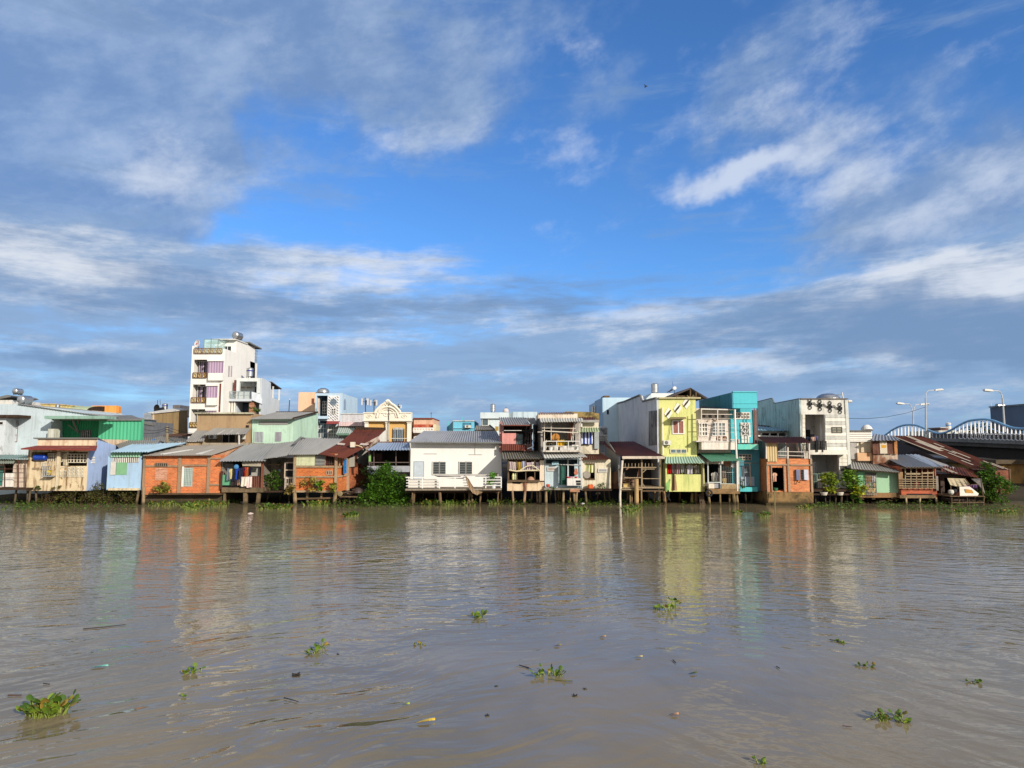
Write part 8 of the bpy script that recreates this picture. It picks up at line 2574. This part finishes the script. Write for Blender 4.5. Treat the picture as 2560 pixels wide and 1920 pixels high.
hyacinth([W0(1347, 1692, .9), W0(1368, 1685, 1.2), W0(1384, 1688, 1), W0(1398, 1690, .9)], 'water hyacinth with curled leaves beside a floating twig, at the centre', 7, 7, 0.086, 0.145, 0.072)
hyacinth([W0(1672, 1528, 1), W0(1686, 1514, 1.2), W0(1644, 1524, .6)], 'hyacinth group with a tall leaf floating in the yellow reflection', 8, 7, 0.108, 0.201, 0.086)
hyacinth([W0(2160, 1664, .9), W0(2176, 1666, .8)], 'spread dark hyacinth with low pointed leaves, right side of the river', 9, 6, 0.140, 0.056, 0.065)
hyacinth([W0(2208, 1802, .9), W0(2226, 1796, 1.1), W0(2240, 1793, 1.1), W0(2256, 1806, .6), W0(2196, 1798, .6)], 'ragged water hyacinth with long stems at the lower right', 10, 7, 0.091, 0.112, 0.072)
hyacinth([W0(2432, 1706, .8), W0(2444, 1705, .6)], 'small flat hyacinth near the right edge of the river', 11, 5, 0.098, 0.056, 0.058)
hyacinth([W0(1897, 1905, .9), W0(1905, 1912, .6)], 'little hyacinth shoot at the bottom edge, right of centre', 12, 4, 0.038, 0.101, 0.061)
hyacinth([W0(2091, 1605, .7), W0(2106, 1608, .6)], 'thin dark weed scrap below the white house reflection at right', 13, 5, 0.118, 0.039, 0.050)
BK = 'hyacinth clumps along the far bank'
for i, (pl, n, R_, h, l) in enumerate((
        (((468, 1268), (484, 1266), (500, 1264), (518, 1263), (536, 1264), (548, 1266), (494, 1272), (476, 1274)), 26, .55, .45, 'longest hyacinth bank in front of the brick house with the tall window'),
        (((392, 1262), (404, 1258), (412, 1264), (426, 1262)), 18, .75, .42, 'hyacinth clump at the left foot of the brick house ledge'),
        (((664, 1272), (680, 1270), (696, 1271), (708, 1272)), 26, .55, .42, 'hyacinth clump in front of the sheltered porch'),
        (((782, 1264), (794, 1262), (804, 1264)), 26, .8, .42, 'hyacinth clump in front of the brick house stilts'),
        (((560, 1258), (575, 1256), (588, 1256)), 14, .4, .35, 'thin hyacinth clump under the laundry shack'),
        (((872, 1292), (880, 1290), (886, 1291)), 22, .28, .36, 'lone round hyacinth ball afloat off the debris landing'),
        (((1066, 1262), (1078, 1260), (1088, 1262)), 24, .5, .45, 'hyacinth clump under the left half of the white porch'),
        (((1116, 1264), (1130, 1262), (1146, 1262), (1162, 1261), (1176, 1263)), 24, .5, .45, 'wide hyacinth clump under the hammock of the white porch'),
        (((1234, 1260), (1246, 1259)), 22, .4, .42, 'hyacinth clump under the potted plant end of the white porch'),
        (((1436, 1282), (1446, 1281), (1456, 1280)), 18, .4, .42, 'hyacinth clump afloat in front of the plant balcony house'),
        (((1572, 1284), (1580, 1278), (1588, 1276)), 22, .34, .55, 'hyacinth clump against the tall post of the open shed'),
        (((1908, 1294), (1912, 1290)), 14, .3, .34, 'two small hyacinth heads afloat in front of the teal house'),
        (((1844, 1286), (1850, 1283)), 9, .25, .25, 'small hyacinth patch afloat below the white balcony porch'),
        (((2012, 1272), (2024, 1268)), 18, .4, .35, 'hyacinth clump at the base of the brick terrace house'),
        (((2484, 1284), (2506, 1283), (2530, 1285), (2548, 1284)), 14, .7, .25, 'low hyacinth raft off the riverside tree at the right'),
        (((2400, 1283), (2416, 1282)), 14, .6, .25, 'low hyacinth raft in front of the tarpaulin shack stilts'))):
    hyacinth([W0(a, b) for a, b in pl], l, 100 + i, n, R_ * 1.05, h * .9, .15, BK)

# continuous fringe of weed at the waterline
ml = MB()
rnd = random.Random(77)
for (xa, xb, ya, yb, n, s) in ((0, 340, 1252, 1274, 900, .16), (40, 90, 1262, 1276, 160, .17), (820, 940, 1254, 1270, 650, .16), (900, 1030, 1258, 1268, 500, .16), (1030, 1090, 1256, 1264, 160, .15), (1280, 1330, 1256, 1264, 120, .15), (1440, 1565, 1252, 1264, 620, .16), (1600, 1656, 1254, 1266, 240, .16), (1256, 1290, 1256, 1264, 90, .15), (1390, 1440, 1256, 1262, 90, .15), (2040, 2160, 1262, 1274, 420, .15), (2190, 2380, 1258, 1276, 560, .15), (2380, 2560, 1266, 1282, 420, .15), (1700, 1740, 1258, 1264, 50, .14), (340, 470, 1258, 1268, 90, .14)):
    for _ in range(int(n * 0.75)):
        q = PZ(rnd.uniform(xa, xb), rnd.uniform(ya, yb))
        q.y = min(q.y, 58.2)
        q.z = rnd.uniform(0, .5) * rnd.random() + .02
        leaf(ml, q, s * rnd.uniform(.7, 1.3), rnd)
o = ml.obj('waterweed_fringe', leafm((24, 50, 14), (88, 114, 38)), None, (0, 0, 0))
o['kind'] = 'stuff'
o['label'], o['category'] = 'green fringe of water weed along the far bank', 'water weed'
# dry scrub under the cream and light blue houses
for i, (px, py, rx, rz, n, l) in enumerate(((195, 1240, 2.3, .55, 900, 'low tangled scrub under the cream house screens'), (258, 1228, 1.1, .9, 900, 'tallest dry brown scrub against the violet blue wall'), (315, 1240, 1.1, .75, 620, 'leggy dry scrub under the light blue hut'), (120, 1246, 1.2, .5, 420, 'thin dark scrub under the left of the cream house'))):
    t = T('scrub_bush', l, 'bush', P(px, 1262, 55.6), 'dry scrub bushes on the left bank')
    ml, m = MB(), MB()
    rn = random.Random(60 + i)
    leaves(ml, P(px, py, 55.4), (rx, .7, rz), n, .12, rn)
    for _ in range(16):
        a = P(px + rn.uniform(-18, 18) * rx, 1262, 55.5)
        m.tube([a, a + Vector((rn.uniform(-.5, .5), rn.uniform(-.3, .3), rn.uniform(.6, 1.5)))], .018, 4, .006)
    t.part('foliage', ml, leafm((50, 58, 26), (108, 100, 56)))
    t.part('twigs', m, wood((110, 84, 62)))
for px, py, h_, w_, l in ((96, 1226, .45, .45, 'small weed rooted at the foot of the cream wall, left'), (142, 1228, .45, .6, 'dry brown weed rooted at the foot of the cream wall below the pillar')):
    plant(px, py, 54.8, h_, w_, l, LEAF_DRY if 'dry' in l else LEAF_D, 90, .11, name='weed')
for px, py, h_, w_, lm, l in ((772, 1232, 1.35, 1.2, leafm((130, 120, 50), (196, 170, 84)), 'tawny grass tuft hanging on the brick stilt house front'), (799, 1226, .9, .5, LEAF_M, 'thin green sprig beside the small barred window'), (832, 1232, .9, .6, leafm((110, 120, 40), (170, 160, 70)), 'yellow green tuft at the front right corner of the brick stilt house'), (725, 1238, .9, .7, leafm((120, 100, 50), (160, 140, 80)), 'brown tuft below the white gate')):
    plant(px, py, 54.25, h_, w_, l, lm, 190, .2, name='grass_tuft')

# ================================================================== things adrift
def drift(name, label, cat, pts, r, c, r2=None, z=.02):
    q = [PZ(a, b) + Vector((0, 0, z)) for a, b in pts]
    o = MB().tube(q, r * .45, 6, r2 and r2 * .45).obj(name, plain(c, .7, .4), None, q[0])
    o['label'], o['category'] = label, cat


drift('stick', 'long dark reed floating in the left of the river', 'stick', ((208, 1574), (245, 1571), (280, 1567), (314, 1563)), .03, (60, 48, 34), .02)
drift('stick', 'short brown stick above the largest hyacinth clump', 'stick', ((20, 1741), (54, 1740)), .035, (92, 66, 44), .02)
drift('stick', 'dark splinter floating up and right of the short brown stick', 'stick', ((108, 1711), (124, 1713)), .02, (70, 54, 40))
drift('stick', 'dark forked twig floating left of the yellow leaf', 'stick', ((710, 1747), (730, 1752), (746, 1757)), .02, (50, 46, 44), .012)
drift('stick', 'black twig floating just left of the centre hyacinth', 'stick', ((1298, 1665), (1322, 1672)), .022, (44, 38, 34))
drift('stick', 'mottled twig floating under the centre hyacinth', 'stick', ((1370, 1699), (1400, 1703), (1432, 1705)), .02, (120, 116, 60))
drift('stick', 'hyacinth stalk trailing left of the dense round tuft', 'stick', ((1154, 1541), (1186, 1541)), .02, (170, 150, 90))
drift('stick', 'long stem arching from the ragged hyacinth at lower right', 'stick', ((2164, 1802), (2190, 1795), (2212, 1784)), .018, (150, 150, 70))
drift('stick', 'thin dark twig left of the ragged hyacinth at lower right', 'stick', ((2106, 1817), (2130, 1820)), .014, (110, 70, 60))
drift('stick', 'dark twig floating right below the yellow reflection', 'stick', ((1682, 1652), (1690, 1659)), .022, (36, 34, 32))
drift('stick', 'short black twig right of the blue green glints', 'stick', ((1941, 1668), (1949, 1673)), .02, (40, 36, 36))
drift('stick', 'dark root floating at the right of the cluster of bright glints', 'stick', ((2074, 1601), (2092, 1604), (2110, 1609)), .022, (52, 48, 34))
for i, (px, py, c, l, s) in enumerate(((1064, 1806, (236, 200, 70), 'bright yellow leaf floating at the bottom centre', .2), (1014, 1764, (176, 190, 60), 'small green leaf floating above the yellow leaf', .09), (1597, 1645, (206, 186, 120), 'pale leaf floating below the yellow reflection', .12), (1394, 1616, (150, 130, 80), 'brown edged leaf floating below the centre', .12), (1506, 1594, (196, 150, 80), 'tan leaf floating at the centre right', .12), (1686, 1790, (196, 150, 110), 'orange brown leaf floating at the lower centre right', .11), (1733, 1686, (90, 100, 40), 'dark olive leaf floating right of the pale leaf', .12), (248, 1669, (130, 200, 180), 'torn scrap of turquoise plastic floating at left', .2))):
    q = PZ(px, py)
    m = MB()
    n = 7
    vs = []
    for k in range(n):
        u = k / (n - 1)
        w = s * .22 * math.sin(math.pi * u) + .002
        vs += [q + Vector(((u - .5) * s * 1.5, w + (u - .5) * s * .6, .02 + .03 * u)), q + Vector(((u - .5) * s * 1.5, -w + (u - .5) * s * .6, .02 + .02 * math.sin(u * 3)))]
    fs = [(2 * k, 2 * k + 1, 2 * k + 3, 2 * k + 2) for k in range(n - 1)]
    m.add(vs, fs).add([v - Vector((0, 0, .008)) for v in vs], [f[::-1] for f in fs])
    o = m.obj('plastic_scrap' if 'plastic' in l else 'leaf', plain(c, .6, .3, 8), None, q)
    o['label'], o['category'] = l, 'plastic' if 'plastic' in l else 'leaf'
for px, py, s, l in ((740, 1688, .11, 'dark clod of weed floating left of centre'), (1437, 1740, .07, 'black clod floating right of the centre hyacinth, the nearer of two'), (1464, 1724, .05, 'black clod floating right of the centre hyacinth, the farther of two'), (846, 1636, .05, 'little dark tuft floating right of the sprig with the upright leaf'), (1218, 1789, .05, 'small black speck of bark floating at the lower centre'), (1240, 1716, .04, 'tiny dark curl of bark floating left of the centre hyacinth')):
    q = PZ(px, py)
    rn = random.Random(int(px))
    m = MB()
    for k in range(9):
        a = q + Vector((rn.uniform(-s, s) * .6, rn.uniform(-s, s) * .6, 0))
        m.tube([a, a + Vector((rn.uniform(-s, s) * .5, rn.uniform(-s, s) * .6, s * rn.uniform(.1, .5)))], s * .2, 5, s * .1)
    o = m.obj('drift_clod', plain((54, 48, 38), .8, .4), None, q)
    o['label'], o['category'] = l, 'debris'
for px, py, c, l in ((495, 1253, (240, 220, 200), 'upright white bottle standing on the bank below the brick house'), (1451, 1259, (240, 240, 236), 'white plastic bottle lying in the weed below the curtain house'), (601, 1255, (230, 220, 220), 'crumpled white bag floating under the laundry shack'), (620, 1284, (226, 200, 190), 'pale floating litter off the laundry shack')):
    q = PZ(px, py)
    q.y = min(q.y, 57.2)
    q = P(px, py, q.y)
    o = MB().lathe(q + Vector((0, 0, -.1)), [(.1, 0), (.13, .04), (.13, .22), (.06, .3), (.05, .36), (.02, .37)], (0, 0, 1) if 'upright' in l else (1, .2, .3), 12).obj('bottle' if 'bottle' in l else 'litter', plain(c, .4, .2), None, q)
    o['label'], o['category'] = l, 'bottle' if 'bottle' in l else 'litter'
# bird
b = P(1613, 216, 60)
m = MB()
m.lathe(b, [(.01, -.16), (.05, -.08), (.055, .02), (.03, .12), (.01, .18)], (.3, .2, 1), 8)
m.add([b, b + Vector((.18, .06, .13)), b + Vector((.25, .09, .06)), b + Vector((.04, 0, -.08)), b + Vector((-.06, -.06, .18)), b + Vector((-.12, -.07, .22)), b + Vector((-.03, 0, -.08))], [(0, 1, 2, 3), (0, 6, 5, 4)])
o = m.obj('bird', BLACK, None, b)
o['label'], o['category'] = 'small dark bird flying high in the blue sky', 'bird'
